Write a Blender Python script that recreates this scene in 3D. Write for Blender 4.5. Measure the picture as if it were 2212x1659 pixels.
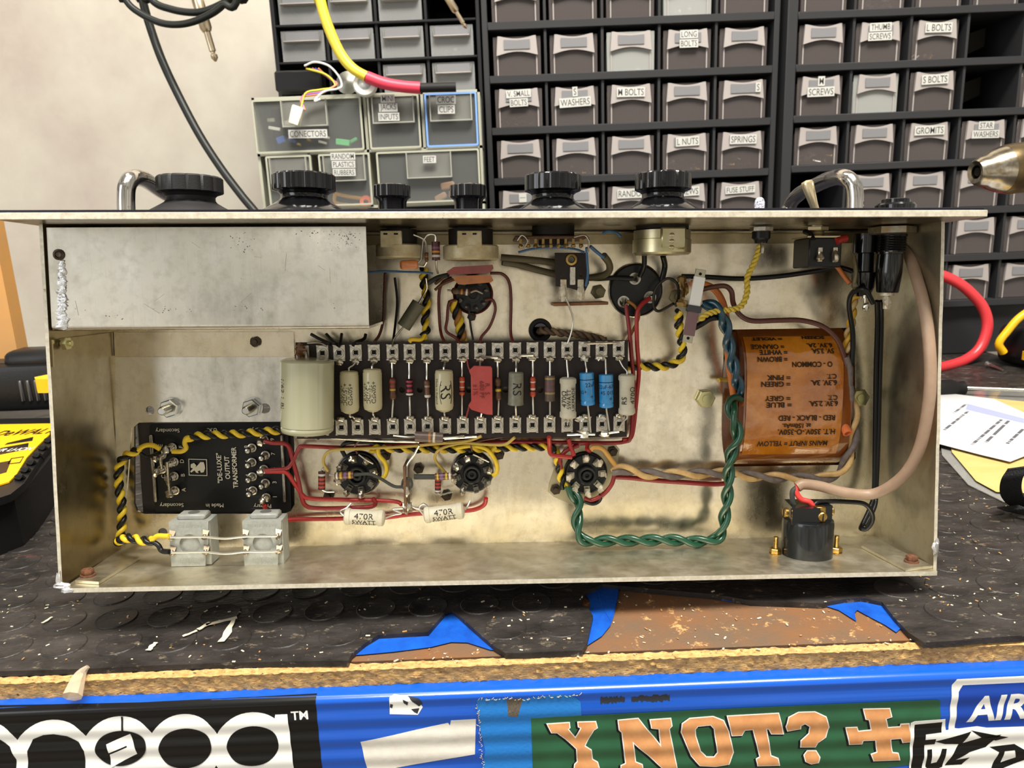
import bpy, bmesh, math, random
from mathutils import Vector, Matrix, noise
random.seed(7)
for _o in list(bpy.data.objects): bpy.data.objects.remove(_o)
SC = bpy.context.scene
COL = SC.collection
# ------------------------------------------------------------------ camera
FPX, CX, CY = 1620.0, 1106.0, 829.5          # pixels of the 2212 x 1659 frame
PITCH, ROLL, CAMZ = math.radians(13.0), math.radians(2.2), 202.5     # mm above the bench mat
CF = Vector((0, math.cos(PITCH), -math.sin(PITCH)))
_u = Vector((0, math.sin(PITCH), math.cos(PITCH)))
CR = Vector((1, 0, 0)) * math.cos(ROLL) - _u * math.sin(ROLL)
CU = Vector((1, 0, 0)) * math.sin(ROLL) + _u * math.cos(ROLL)
CP = Vector((0, 0, CAMZ))
cam = bpy.data.cameras.new('camera')
cam.sensor_width = 36.0
cam.lens = FPX / 2212 * 36
cam.clip_start = 0.02
cam.dof.use_dof = True
cam.dof.focus_distance = 0.42
cam.dof.aperture_fstop = 20
co = bpy.data.objects.new('camera', cam)
COL.objects.link(co)
co.matrix_world = Matrix.Translation(CP * 0.001) @ Matrix((CR, CU, -CF)).transposed().to_4x4()
SC.camera = co
# ------------------------------------------------------------------ world: dim warm workshop all round
wd = bpy.data.worlds.new('workshop'); SC.world = wd; wd.use_nodes = True
_n = wd.node_tree.nodes; _l = wd.node_tree.links
_bg = _n['Background']
_tc = _n.new('ShaderNodeTexCoord'); _sp = _n.new('ShaderNodeSeparateXYZ'); _rp = _n.new('ShaderNodeValToRGB')
_ns = _n.new('ShaderNodeTexNoise'); _ns.inputs['Scale'].default_value = 4.5; _ns.inputs['Detail'].default_value = 3
_mr = _n.new('ShaderNodeMapRange'); _mr.inputs['From Min'].default_value = -1; _mr.inputs['From Max'].default_value = 1
_l.new(_tc.outputs['Generated'], _sp.inputs[0]); _l.new(_sp.outputs['Z'], _mr.inputs['Value'])
_l.new(_mr.outputs[0], _rp.inputs[0])
_e = _rp.color_ramp.elements
_e[0].position = 0.0; _e[0].color = (0.30, 0.27, 0.21, 1)
_e[1].position = 1.0; _e[1].color = (0.4, 0.38, 0.34, 1)
for _p, _c in ((0.38, (0.84, 0.76, 0.62, 1)), (0.5, (0.9, 0.84, 0.72, 1)), (0.64, (0.5, 0.47, 0.41, 1))):
    _k = _e.new(_p); _k.color = _c
_nr = _n.new('ShaderNodeMapRange'); _nr.inputs['From Min'].default_value = 0.35; _nr.inputs['From Max'].default_value = 0.65
_nr.inputs['To Min'].default_value = 0.25; _nr.inputs['To Max'].default_value = 1.8
_l.new(_tc.outputs['Generated'], _ns.inputs['Vector']); _l.new(_ns.outputs['Fac'], _nr.inputs['Value'])
_vm = _n.new('ShaderNodeVectorMath'); _vm.operation = 'SCALE'
_l.new(_rp.outputs[0], _vm.inputs[0]); _l.new(_nr.outputs[0], _vm.inputs['Scale'])
_l.new(_vm.outputs[0], _bg.inputs['Color']); _bg.inputs['Strength'].default_value = 0.72
# ------------------------------------------------------------------ lamps of the workshop ceiling, and an added fill light
def area(name, loc, target, sx, sy, power, col):
    l = bpy.data.lights.new(name, 'AREA'); l.shape = 'RECTANGLE'; l.size = sx; l.size_y = sy
    l.energy = power; l.color = col
    o = bpy.data.objects.new(name, l); COL.objects.link(o); o.location = loc
    o.rotation_euler = (Vector(target) - Vector(loc)).to_track_quat('-Z', 'Y').to_euler()
area('ceiling_lamp', (0.2, -0.12, 1.7), (0, 0.38, 0.0), 1.2, 0.35, 64, (1.0, 0.95, 0.86))
area('ceiling_lamp_rear', (-0.3, 0.35, 1.7), (0.0, 0.7, 0.1), 1.2, 0.3, 9, (1.0, 0.93, 0.82))
area('left_fill_light', (-1.4, -0.7, 0.75), (0, 0.5, 0.1), 0.7, 1.1, 9, (0.93, 0.96, 1.0))  # cool fill added from the left front, no doorway is known there
SC.view_settings.view_transform = 'Standard'
SC.view_settings.look = 'None'
SC.view_settings.exposure = 0.27
SC.view_settings.gamma = 1.0
SC.view_settings.use_curve_mapping = False
# ------------------------------------------------------------------ frames (all modelling in mm)
WORLD = Matrix.Identity(4)
def _rotv(v):
    v = Vector(v); return Matrix.Rotation(v.length, 3, v.normalized())
HT, DP, XL, XR, ZB = 176.6, 59.74, -5.3, 440.0, -2.4     # chassis height, depth, splay of the bottom corners
_cam3 = Matrix((CR, -CU, CF)).transposed()
_r = _cam3 @ _rotv((0.1294, -0.0352, -0.0084)) @ Matrix(((1, 0, 0), (0, 0, -1), (0, 1, 0)))
CH = _r.to_4x4(); CH.translation = CP + _cam3 @ Vector((-219.85, 100.57, 373.08))
CHI = CH.inverted()
def ray(px, py): return CR * ((px - CX) / FPX) - CU * ((py - CY) / FPX) + CF
def wplane(px, py, ax, val):
    d = ray(px, py); t = (val - CP[ax]) / d[ax]; return CP + d * t
def wz(px, py, z=0.0): return wplane(px, py, 2, z)
def wy(px, py, y): return wplane(px, py, 1, y)
def cplane(px, py, ax, val):
    d = CHI.to_3x3() @ ray(px, py); o = CHI @ CP
    return o + d * ((val - o[ax]) / d[ax])
def P(px, py, h=0.0): return cplane(px, py, 1, DP - h)       # h mm in front of the chassis deck
def PZ(px, py, z=0.0): return cplane(px, py, 2, z)
def PX(px, py, x=0.0): return cplane(px, py, 0, x)
# ------------------------------------------------------------------ materials
MT = {}
def lin(c): return tuple(((x / 255) / 12.92 if x / 255 <= 0.04045 else ((x / 255 + 0.055) / 1.055) ** 2.4) for x in c)
def mat(name, rgb, rough=0.5, metal=0.0, var=None, vs=0.4, bump=0.0, bs=2.0, coat=0.0, trans=0.0, alpha=1.0, spots=None, stretch=None, amt=0.5, emit=0):
    """rgb sRGB 0-255. var: second colour mixed by noise (scale vs per mm). spots: (rgb, scale per mm, threshold)."""
    if name in MT: return MT[name]
    m = bpy.data.materials.new(name); m.use_nodes = True; MT[name] = m
    n = m.node_tree.nodes; l = m.node_tree.links; b = n['Principled BSDF']
    c = lin(rgb) + (1,)
    b.inputs['Base Color'].default_value = c
    b.inputs['Roughness'].default_value = rough; b.inputs['Metallic'].default_value = metal
    b.inputs['Coat Weight'].default_value = coat; b.inputs['Transmission Weight'].default_value = trans
    b.inputs['Alpha'].default_value = alpha
    if max(rgb) < 64 and metal == 0: b.inputs['Specular IOR Level'].default_value = 0.3; b.inputs['Coat Weight'].default_value = coat * 0.5
    if emit: b.inputs['Emission Color'].default_value = c; b.inputs['Emission Strength'].default_value = emit
    if var or bump or spots:
        tc = n.new('ShaderNodeTexCoord'); mp = n.new('ShaderNodeMapping'); l.new(tc.outputs['Object'], mp.inputs[0])
        mp.inputs['Scale'].default_value = tuple(1000 * s for s in (stretch or (1, 1, 1)))
    out = None
    if var:
        t = n.new('ShaderNodeTexNoise'); t.inputs['Scale'].default_value = vs; t.inputs['Detail'].default_value = 6
        t.inputs['Roughness'].default_value = 0.65
        l.new(mp.outputs[0], t.inputs['Vector'])
        r = n.new('ShaderNodeValToRGB'); r.color_ramp.elements[0].position = 0.5 - 0.25 * (1.2 - amt); r.color_ramp.elements[1].position = 0.5 + 0.25 * (1.2 - amt)
        r.color_ramp.elements[0].color = c; r.color_ramp.elements[1].color = lin(var) + (1,)
        l.new(t.outputs['Fac'], r.inputs[0]); out = r.outputs[0]
    if spots:
        for sc_rgb, ss, th in (spots if isinstance(spots, list) else [spots]):
            t = n.new('ShaderNodeTexNoise'); t.inputs['Scale'].default_value = ss; t.inputs['Detail'].default_value = 8
            t.inputs['Roughness'].default_value = 0.75
            l.new(mp.outputs[0], t.inputs['Vector'])
            r = n.new('ShaderNodeValToRGB'); r.color_ramp.elements[0].position = th; r.color_ramp.elements[1].position = th + 0.06
            r.color_ramp.elements[0].color = (0, 0, 0, 1); r.color_ramp.elements[1].color = (1, 1, 1, 1)
            l.new(t.outputs['Fac'], r.inputs[0])
            x = n.new('ShaderNodeMixRGB'); l.new(r.outputs[0], x.inputs[0])
            if out: l.new(out, x.inputs[1])
            else: x.inputs[1].default_value = c
            x.inputs[2].default_value = lin(sc_rgb) + (1,); out = x.outputs[0]
    if out: l.new(out, b.inputs['Base Color'])
    if bump:
        t = n.new('ShaderNodeTexNoise'); t.inputs['Scale'].default_value = bs; t.inputs['Detail'].default_value = 5
        l.new(mp.outputs[0], t.inputs['Vector'])
        k = n.new('ShaderNodeBump'); k.inputs['Strength'].default_value = bump; k.inputs['Distance'].default_value = 0.0005
        l.new(t.outputs['Fac'], k.inputs['Height']); l.new(k.outputs[0], b.inputs['Normal'])
    return m
def brushed(name, rgb, dirt, rough=0.3, warm=(0.95, 0.93, 0.87), dth=0.66, ds=0.5, scr=0.64):
    """aluminium sheet: soft warm stains, dirt specks, fine upright scratches, uneven roughness"""
    if name in MT: return MT[name]
    m = mat(name, rgb, rough, 1.0); n = m.node_tree.nodes; l = m.node_tree.links; b = n['Principled BSDF']
    tc = n.new('ShaderNodeTexCoord')
    def noise_(sc, det=6, ro=0.65):
        mp = n.new('ShaderNodeMapping'); l.new(tc.outputs['Object'], mp.inputs[0]); mp.inputs['Scale'].default_value = sc
        t = n.new('ShaderNodeTexNoise'); t.inputs['Scale'].default_value = 1; t.inputs['Detail'].default_value = det; t.inputs['Roughness'].default_value = ro
        l.new(mp.outputs[0], t.inputs['Vector']); return t.outputs['Fac']
    col = None
    def layer(fac, lo, hi, c, prev, amount=1.0):
        r = n.new('ShaderNodeMapRange'); r.inputs['From Min'].default_value = lo; r.inputs['From Max'].default_value = hi; r.inputs['To Max'].default_value = amount
        l.new(fac, r.inputs['Value']); x = n.new('ShaderNodeMixRGB'); l.new(r.outputs[0], x.inputs[0])
        if prev is None: x.inputs[1].default_value = lin(rgb) + (1,)
        else: l.new(prev, x.inputs[1])
        x.inputs[2].default_value = lin(c) + (1,); return x.outputs[0]
    wc = tuple(rgb[i] * warm[i] for i in range(3))
    col = layer(noise_((22, 22, 22)), 0.42, 0.62, wc, None, 0.8)
    col = layer(noise_((160, 160, 160)), 0.48, 0.72, tuple(v * 0.84 for v in wc), col, 0.5)
    col = layer(noise_((1000 * ds,) * 3, 8, 0.75), dth, dth + 0.05, dirt, col, 0.75)
    col = layer(noise_((2600, 900, 60), 3, 0.5), scr, scr + 0.04, tuple(v * 0.8 for v in dirt), col, 0.1)
    l.new(col, b.inputs['Base Color'])
    r = n.new('ShaderNodeMapRange'); r.inputs['From Min'].default_value = 0.3; r.inputs['From Max'].default_value = 0.7
    r.inputs['To Min'].default_value = rough - 0.08; r.inputs['To Max'].default_value = rough + 0.1
    l.new(noise_((60, 60, 30)), r.inputs['Value']); l.new(r.outputs[0], b.inputs['Roughness'])
    k = n.new('ShaderNodeBump'); k.inputs['Strength'].default_value = 0.12; k.inputs['Distance'].default_value = 0.0006
    l.new(noise_((45, 45, 45), 3), k.inputs['Height']); l.new(k.outputs[0], b.inputs['Normal'])
    return m
# ------------------------------------------------------------------ mesh builder
def frame_of(d):
    d = Vector(d).normalized(); a = Vector((0, 0, 1)) if abs(d.z) < 0.9 else Vector((1, 0, 0))
    x = a.cross(d).normalized(); return x, d.cross(x).normalized(), d
class MB:
    def __init__(s): s.v = []; s.f = []; s.mi = []; s.cur = 0; s.xf = None
    def m(s, k): s.cur = k; return s
    def raw(s, vs, fs):
        o = len(s.v); s.v += [Vector(v) for v in vs]; s.f += [tuple(i + o for i in f) for f in fs]; s.mi += [s.cur] * len(fs); return s
    def box(s, c, sz, R=None, bev=0.0, seg=1):
        c = Vector(c); sx, sy, sz_ = [q / 2 for q in sz]
        vs = [Vector((x, y, z)) for x in (-sx, sx) for y in (-sy, sy) for z in (-sz_, sz_)]
        fs = [(0, 1, 3, 2), (4, 6, 7, 5), (0, 4, 5, 1), (2, 3, 7, 6), (0, 2, 6, 4), (1, 5, 7, 3)]
        if bev:
            bm = bmesh.new(); q = [bm.verts.new(v) for v in vs]
            for f in fs: bm.faces.new([q[i] for i in f])
            bmesh.ops.bevel(bm, geom=list(bm.edges), offset=bev, segments=seg, affect='EDGES', profile=0.5)
            bm.verts.index_update(); vs = [v.co.copy() for v in bm.verts]; fs = [[v.index for v in f.verts] for f in bm.faces]; bm.free()
        if R is not None: vs = [R @ v for v in vs]
        return s.raw([v + c for v in vs], fs)
    def lathe(s, p0, d, prof, seg=24, close=True):
        """prof: list of (r, t) along d from p0"""
        x, y, z = frame_of(d); p0 = Vector(p0); vs = []; fs = []
        for r, t in prof:
            for k in range(seg):
                a = 2 * math.pi * k / seg; vs.append(p0 + z * t + (x * math.cos(a) + y * math.sin(a)) * max(r, 1e-4))
        for i in range(len(prof) - 1):
            for k in range(seg):
                k2 = (k + 1) % seg; fs.append((i * seg + k, i * seg + k2, (i + 1) * seg + k2, (i + 1) * seg + k))
        if close:
            if prof[0][0] > 0.01: fs.append(tuple(reversed(range(seg))))
            if prof[-1][0] > 0.01: fs.append(tuple((len(prof) - 1) * seg + k for k in range(seg)))
        return s.raw(vs, fs)
    def cyl(s, a, b, r, r2=None, seg=20, bev=0.0):
        a = Vector(a); b = Vector(b); L = (b - a).length; r2 = r if r2 is None else r2
        pr = [(r, 0), (r2, L)] if not bev else [(r - bev, 0), (r, bev), (r2, L - bev), (r2 - bev, L)]
        return s.lathe(a, b - a, pr, seg)
    def nut(s, p, d, r, h, hole=0.0, rot=0.0):
        x, y, z = frame_of(d); p = Vector(p); vs = []; fs = []
        for rr, t in ((r * .93, 0), (r, h * .12), (r, h * .88), (r * .9, h)):
            for k in range(6):
                a = math.pi / 3 * k + rot; vs.append(p + z * t + (x * math.cos(a) + y * math.sin(a)) * rr)
        for i in range(3):
            for k in range(6): k2 = (k + 1) % 6; fs.append((i * 6 + k, i * 6 + k2, i * 6 + 6 + k2, i * 6 + 6 + k))
        fs.append((5, 4, 3, 2, 1, 0)); fs.append(tuple(18 + k for k in range(6)))
        return s.raw(vs, fs)
    def ball(s, c, r, seg=10, jit=0.0, R=None):
        c = Vector(c); r = Vector(r) if hasattr(r, '__len__') else Vector((r, r, r)); n = max(4, seg // 2 + 1); vs = []; fs = []
        sd = random.random() * 99
        for i in range(n + 1):
            t = math.pi * i / n
            for k in range(seg):
                a = 2 * math.pi * k / seg; v = Vector((math.sin(t) * math.cos(a), math.sin(t) * math.sin(a), math.cos(t)))
                q = 1 + (jit * noise.noise(v * 1.7 + Vector((sd, 0, 0))) * 2 if jit else 0)
                w = Vector((v.x * r.x, v.y * r.y, v.z * r.z)) * q
                vs.append(c + (R @ w if R is not None else w))
        for i in range(n):
            for k in range(seg): k2 = (k + 1) % seg; fs.append((i * seg + k, (i + 1) * seg + k, (i + 1) * seg + k2, i * seg + k2))
        return s.raw(vs, fs)
    def tube(s, pts, r, seg=10, smooth=6, cap=True, rf=None):
        pts = catmull(pts, smooth) if smooth else [Vector(p) for p in pts]
        n = len(pts); vs = []; fs = []; t0 = (pts[1] - pts[0]).normalized(); x, y, _ = frame_of(t0)
        for i, p in enumerate(pts):
            t = (pts[min(i + 1, n - 1)] - pts[max(i - 1, 0)])
            if t.length < 1e-9: t = t0.copy()
            t.normalize(); q = t0.rotation_difference(t); x = q @ x; x = (x - t * x.dot(t)).normalized(); y = t.cross(x); t0 = t
            rr = r if rf is None else r * rf(i / (n - 1))
            for k in range(seg): a = 2 * math.pi * k / seg; vs.append(p + (x * math.cos(a) + y * math.sin(a)) * rr)
        for i in range(n - 1):
            for k in range(seg): k2 = (k + 1) % seg; fs.append((i * seg + k, i * seg + k2, (i + 1) * seg + k2, (i + 1) * seg + k))
        if cap: fs.append(tuple(reversed(range(seg)))); fs.append(tuple((n - 1) * seg + k for k in range(seg)))
        return s.raw(vs, fs)
    def prism(s, poly, holes, th, M, off=0.0):
        """flat shape (2D polys) filled with holes, thickness th centred, placed by callable M(x,y,z)->Vector"""
        vs, fs = fill2d(poly, holes, th, off); return s.raw([M(v.x, v.y, v.z) for v in vs], fs)
    def build(s, name, mats, parent=None, frame=None, origin=None):
        mats = mats if isinstance(mats, (list, tuple)) else [mats]
        me = bpy.data.meshes.new(name)
        if parent is not None:
            top = parent
            M = INV[top.name]
            frame = FRM[top.name]; vs = [(M @ (frame @ v)) * 0.001 for v in s.v]
        else:
            frame = frame or WORLD
            if origin is None:
                lo = Vector([min(v[i] for v in s.v) for i in range(3)]); hi = Vector([max(v[i] for v in s.v) for i in range(3)])
                origin = (lo + hi) / 2
            fr = frame @ Matrix.Translation(Vector(origin)); fi = fr.inverted() @ frame
            vs = [(fi @ v) * 0.001 for v in s.v]
        me.from_pydata(vs, [], s.f); 
        for q in mats: me.materials.append(q)
        me.polygons.foreach_set('material_index', s.mi)
        me.polygons.foreach_set('use_smooth', [True] * len(me.polygons)); me.set_sharp_from_angle(angle=math.radians(38))
        me.validate(); me.update()
        o = bpy.data.objects.new(name, me); COL.objects.link(o)
        if parent is not None:
            o.parent = parent; INV[o.name] = INV[parent.name]; FRM[o.name] = FRM[parent.name]
        else:
            m4 = fr.copy(); m4.translation = fr.translation * 0.001; o.matrix_world = m4
            FRM[o.name] = frame; INV[o.name] = fr.inverted()
        return o
INV = {}; FRM = {}
def catmull(pts, k=6):
    p = [Vector(q) for q in pts]
    if len(p) < 3: return p
    p = [p[0] * 2 - p[1]] + p + [p[-1] * 2 - p[-2]]; out = []
    for i in range(1, len(p) - 2):
        for j in range(k):
            t = j / k; a, b, c, d = p[i - 1], p[i], p[i + 1], p[i + 2]
            out.append(0.5 * ((2 * b) + (c - a) * t + (2 * a - 5 * b + 4 * c - d) * t * t + (3 * b - 3 * c + d - a) * t ** 3))
    out.append(p[-2]); return out
def curve2mesh(cu):
    o = bpy.data.objects.new('tmp', cu); COL.objects.link(o)
    me = bpy.data.meshes.new_from_object(o.evaluated_get(bpy.context.evaluated_depsgraph_get()))
    vs = [v.co.copy() for v in me.vertices]; fs = [tuple(p.vertices) for p in me.polygons]
    bpy.data.objects.remove(o); bpy.data.curves.remove(cu); bpy.data.meshes.remove(me); return vs, fs
def fill2d(poly, holes, th, off=0.0):
    cu = bpy.data.curves.new('c', 'CURVE'); cu.dimensions = '2D'; cu.fill_mode = 'BOTH'; cu.extrude = th / 2; cu.offset = off
    for q in [poly] + list(holes):
        sp = cu.splines.new('POLY'); sp.points.add(len(q) - 1)
        for i, a in enumerate(q): sp.points[i].co = (a[0], a[1], 0, 1)
        sp.use_cyclic_u = True
    return curve2mesh(cu)
TXC = {}
def text2d(body, size, bold=0.0, sx=1.0, shear=0.0, space=1.0, line=1.0, res=3):
    """text outlines centred on the origin; size = cap height in mm"""
    key = (body, size, bold, sx, shear, space, line)
    if key in TXC: return TXC[key]
    cu = bpy.data.curves.new('t', 'FONT'); cu.body = body; cu.size = size * 1.4; cu.offset = bold; cu.shear = shear
    cu.align_x = 'CENTER'; cu.align_y = 'CENTER'; cu.resolution_u = res; cu.space_character = space; cu.space_line = line
    vs, fs = curve2mesh(cu)
    if vs:
        x0 = min(v.x for v in vs); x1 = max(v.x for v in vs); y0 = min(v.y for v in vs); y1 = max(v.y for v in vs)
        vs = [Vector(((v.x - (x0 + x1) / 2) * sx, v.y - (y0 + y1) / 2, 0)) for v in vs]
    TXC[key] = (vs, fs); return vs, fs
def cyltext(mb, body, size, c, ax, facing, r, rot=0, shift=(0, 0), **k):
    """text wrapped on a cylinder: axis ax through c, centre of text faces `facing`; rot in degrees of text on the surface"""
    vs, fs = text2d(body, size, **k); ax = Vector(ax).normalized(); f = Vector(facing); f = (f - ax * f.dot(ax)).normalized(); t = ax.cross(f).normalized()
    a = math.radians(rot); out = []
    for v in vs:
        x = v.x * math.cos(a) - v.y * math.sin(a) + shift[0]; y = v.x * math.sin(a) + v.y * math.cos(a) + shift[1]
        th = x / r; out.append(Vector(c) + ax * y + (f * math.cos(th) + t * math.sin(th)) * (r + 0.06))
    mb.raw(out, fs)
def flattext(mb, body, size, c, dx, dy, rot=0, lift=0.0, **k):
    vs, fs = text2d(body, size, **k); dx = Vector(dx).normalized(); dy = Vector(dy).normalized(); n = dx.cross(dy)
    a = math.radians(rot)
    mb.raw([Vector(c) + dx * (v.x * math.cos(a) - v.y * math.sin(a)) + dy * (v.x * math.sin(a) + v.y * math.cos(a)) + n * lift for v in vs], fs)
def tag(o, label=None, cat=None, group=None, kind=None):
    if label: o['label'] = label
    if cat: o['category'] = cat
    if group: o['group'] = group
    if kind: o['kind'] = kind
    return o
def thing(name, label, cat, at, frame=None, group=None):
    frame = frame or CH; o = bpy.data.objects.new(name, None); COL.objects.link(o); o.empty_display_size = 0.005
    fr = frame @ Matrix.Translation(Vector(at)); m4 = fr.copy(); m4.translation = fr.translation * 0.001; o.matrix_world = m4
    FRM[o.name] = frame; INV[o.name] = fr.inverted(); return tag(o, label, cat, group)
def copy_tree(o, parent=None):
    c = o.copy(); COL.objects.link(c)
    if parent is not None: c.parent = parent
    FRM[c.name] = FRM[o.name]; INV[c.name] = INV[o.name]
    for ch in o.children: copy_tree(ch, c)
    return c
def rrect(x0, y0, x1, y1, r, n=5):
    out = []
    for cx, cy, a0 in ((x1 - r, y1 - r, 0), (x0 + r, y1 - r, 90), (x0 + r, y0 + r, 180), (x1 - r, y0 + r, 270)):
        for k in range(n + 1): a = math.radians(a0 + 90 * k / n); out.append((cx + r * math.cos(a), cy + r * math.sin(a)))
    return out
def circ(x, y, r, n=20, ry=None): return [(x + r * math.cos(2 * math.pi * k / n), y + (ry or r) * math.sin(2 * math.pi * k / n)) for k in range(n)]
UP = Vector((0, 0, 1)); FWD = Vector((0, -1, 0)); RT = Vector((1, 0, 0))       # chassis: FWD points at the viewer
# ================================================================== colours shared by many things
BLACKP = mat('black_plastic', (20, 20, 22), 0.32)
BLACKR = mat('black_rubber', (26, 25, 25), 0.62, bump=0.2, bs=1.0)
STEEL = mat('steel', (190, 186, 176), 0.28, 1.0, var=(150, 145, 132), vs=0.5)
BRIGHT = mat('bright_zinc', (215, 217, 215), 0.22, 1.0)
TIN = mat('tinned_wire', (205, 202, 192), 0.3, 0.9)
WHITEP = mat('white_plastic', (232, 231, 225), 0.45)
# ================================================================== wall and bench
m = MB(); m.box((0, 300, -870), (3200, 2600, 20)); tag(m.build('floor', mat('floor_vinyl', (120, 108, 92), .5)), kind='structure')
m = MB(); m.box((0, 1125, 300), (3000, 20, 2320))
tag(m.build('wall_back', mat('wall_paint', (192, 188, 174), 0.55, var=(168, 156, 146), vs=0.004, bump=0.25, bs=0.12)), kind='structure')
# torn rubber mat, seen front edge traced on its own plane
EDGE = [(-260, 1462), (0, 1450), (200, 1444), (345, 1437), (480, 1432), (620, 1429), (752, 1427), (760, 1412), (790, 1388), (818, 1371), (870, 1368), (925, 1365), (945, 1342), (962, 1322), (976, 1317), (992, 1330), (1030, 1364), (1066, 1395), (1092, 1411), (1160, 1409), (1258, 1405), (1268, 1388), (1281, 1330), (1270, 1312), (1254, 1308), (1262, 1280), (1300, 1262), (1545, 1284), (1620, 1297), (1700, 1300), (1775, 1303), (1822, 1294), (1862, 1291), (1905, 1300), (1932, 1334), (1962, 1366), (1996, 1388), (2060, 1384), (2120, 1378), (2330, 1366)]
E2 = [wz(x, y, 0) for x, y in EDGE]
MP = [(v.x, v.y) for v in E2] + [(620, 300), (620, 1110), (-640, 1110), (-640, 300)]
m = MB(); m.prism(MP, [], 3.0, lambda x, y, z: Vector((x, y, z - 1.5)))
def inside(x, y, poly):
    r = False; j = len(poly) - 1
    for i in range(len(poly)):
        a, b = poly[i], poly[j]
        if (a[1] > y) != (b[1] > y) and x < (b[0] - a[0]) * (y - a[1]) / (b[1] - a[1]) + a[0]: r = not r
        j = i
    return r
rnd = random.Random(3)
for j in range(27):
    for i in range(-19, 20):
        x = i * 27.5 + (13.7 if j % 2 else 0) + 6; y = 312 + j * 24.5
        if all(inside(x + dx, y + dy, MP) for dx, dy in ((-11, 0), (11, 0), (0, 11), (0, -11))):
            m.lathe((x, y, -0.2), (0, 0, 1), [(10.6, 0), (10.4, 0.5), (10.0, 0.75), (9.4, 0.5), (0, 0.45)], 26, close=False)
RUB = mat('worn_rubber', (58, 54, 52), 0.42, var=(28, 25, 24), vs=0.06, bump=0.8, bs=0.45, stretch=(.6, 1.2, 1), spots=[((104, 94, 80), 0.2, 0.58), ((150, 138, 116), 0.7, 0.66), ((88, 50, 44), 0.018, 0.66)])
tag(m.build('bench_mat', RUB), 'black studded rubber mat with a torn front edge covering the workbench', 'mat')
rnd = random.Random(11)
m = MB()
for k in range(420):
    px = rnd.uniform(-20, 2230); py = rnd.uniform(1270, 1440); v = wz(px, py, 0.4)
    if rnd.random() < .3: v = wz(rnd.uniform(1950, 2200), rnd.uniform(1000, 1300), 0.4)
    if not inside(v.x, v.y, MP): v.z = -2.7
    if v.y < 314: continue
    s = rnd.uniform(.25, .8); m.cur = 0 if rnd.random() < .7 else 1
    m.box(v, (s * rnd.uniform(1, 3.2), s, s * .5), Matrix.Rotation(rnd.uniform(0, 3.1), 3, 'Z'))
tag(m.build('sawdust', [mat('crumb_pale', (214, 204, 176), 0.8), mat('crumb_tan', (168, 128, 78), 0.8)]), 'pale crumbs and swarf scattered over the mat and bare board', 'debris', kind='stuff')
m = MB()
for a, b, w in (((480, 1386), (505, 1338), 4.5), ((428, 1360), (455, 1345), 3.), ((320, 1405), (338, 1388), 3.4), ((395, 1375), (425, 1362), 2.), ((92, 1346), (112, 1333), 2.2), ((445, 1350), (512, 1334), 2.4)):
    A = wz(a[0], a[1], 1.1); B = wz(b[0], b[1], 1.1); d = B - A; n = Vector((-d.y, d.x, 0)).normalized()
    pts = [(A + d * t + n * w * .5 * s * rnd.uniform(.4, 1.1)) for s, ts in ((1, (0, .2, .4, .6, .8, 1)), (-1, (1, .8, .6, .4, .2, 0))) for t in ts]
    m.prism([(p.x, p.y) for p in pts], [], .3, lambda x, y, z: Vector((x, y, 1.2 + z)))
tag(m.build('plaster_flakes', mat('plaster_flake', (205, 196, 172), 0.85)), 'cream flakes of dried filler stuck on the mat below the left of the chassis', 'flakes', kind='stuff')
# board under the mat
CHIP = mat('chipboard', (204, 168, 106), 0.8, var=(156, 112, 60), vs=0.6, bump=1.0, bs=0.9, spots=[((48, 32, 18), 0.8, 0.58), ((232, 206, 152), 0.7, 0.6)], stretch=(.5, 1, 1.3))
TOPW = mat('stained_board', (128, 84, 48), 0.55, var=(96, 84, 70), vs=0.018, bump=0.4, bs=0.8, spots=[((190, 148, 96), 0.12, 0.58), ((60, 42, 30), 0.09, 0.64)])
root = thing('workbench', 'particle board workbench with stained top and a ribbed blue metal front rail', 'workbench', (0, 600, -30), frame=WORLD)
m = MB(); m.box((0, 718, -14), (1260, 800, 21.6)); m.build('board_top', TOPW, root)
m = MB(); NX, NZ = 420, 9; vs = []; fs = []
def edgeY(x, z):
    k = noise.noise(Vector((x * .35, z * .9, 1))) * 1.1 + noise.noise(Vector((x * 1.1, z * 2, 5))) * .7
    return 312.9 + k + (.5 if z < -5.2 else 0) + max(0, (-4.0 - z)) * .05
for j in range(NZ + 1):
    z = -3.0 - 14.5 * j / NZ
    for i in range(NX + 1):
        x = -330 + 660 * i / NX; vs.append((x, edgeY(x, z) + (3 if j in (0,) else 0), z))
for j in range(NZ):
    for i in range(NX): a = j * (NX + 1) + i; fs.append((a, a + NX + 1, a + NX + 2, a + 1))
m.raw(vs, fs); m.build('board_edge', CHIP, root)
# blue rail
def railY(z):
    t = max(0.0, min(1.0, (z + 16.5) / 3.2)); y = 306.0 + 5.5 * (1 - math.sqrt(max(0, 1 - t * t)))
    return y + 0.3 * math.cos((z + 20.5) * 2 * math.pi / 10.4) * (1 if z < -17 else max(0, (-13.5 - z) / 3.5))
m = MB(); zs = [-13.3 - .55 * k for k in range(120)]; vs = []; fs = []
for z in zs: vs += [(-330, railY(z), z), (330, railY(z), z)]
for i in range(len(zs) - 1): fs.append((2 * i, 2 * i + 2, 2 * i + 3, 2 * i + 1))
n0 = len(vs); vs += [(-330, 320, -13.3), (330, 320, -13.3)]; fs.append((n0, 0, 1, n0 + 1))
m.raw(vs, fs)
BLUE = mat('blue_paint', (4, 80, 186), 0.24, coat=0.5, bump=0.06, bs=0.12, spots=[((30, 34, 52), 0.12, 0.73)])
m.build('front_rail', BLUE, root)
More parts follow.
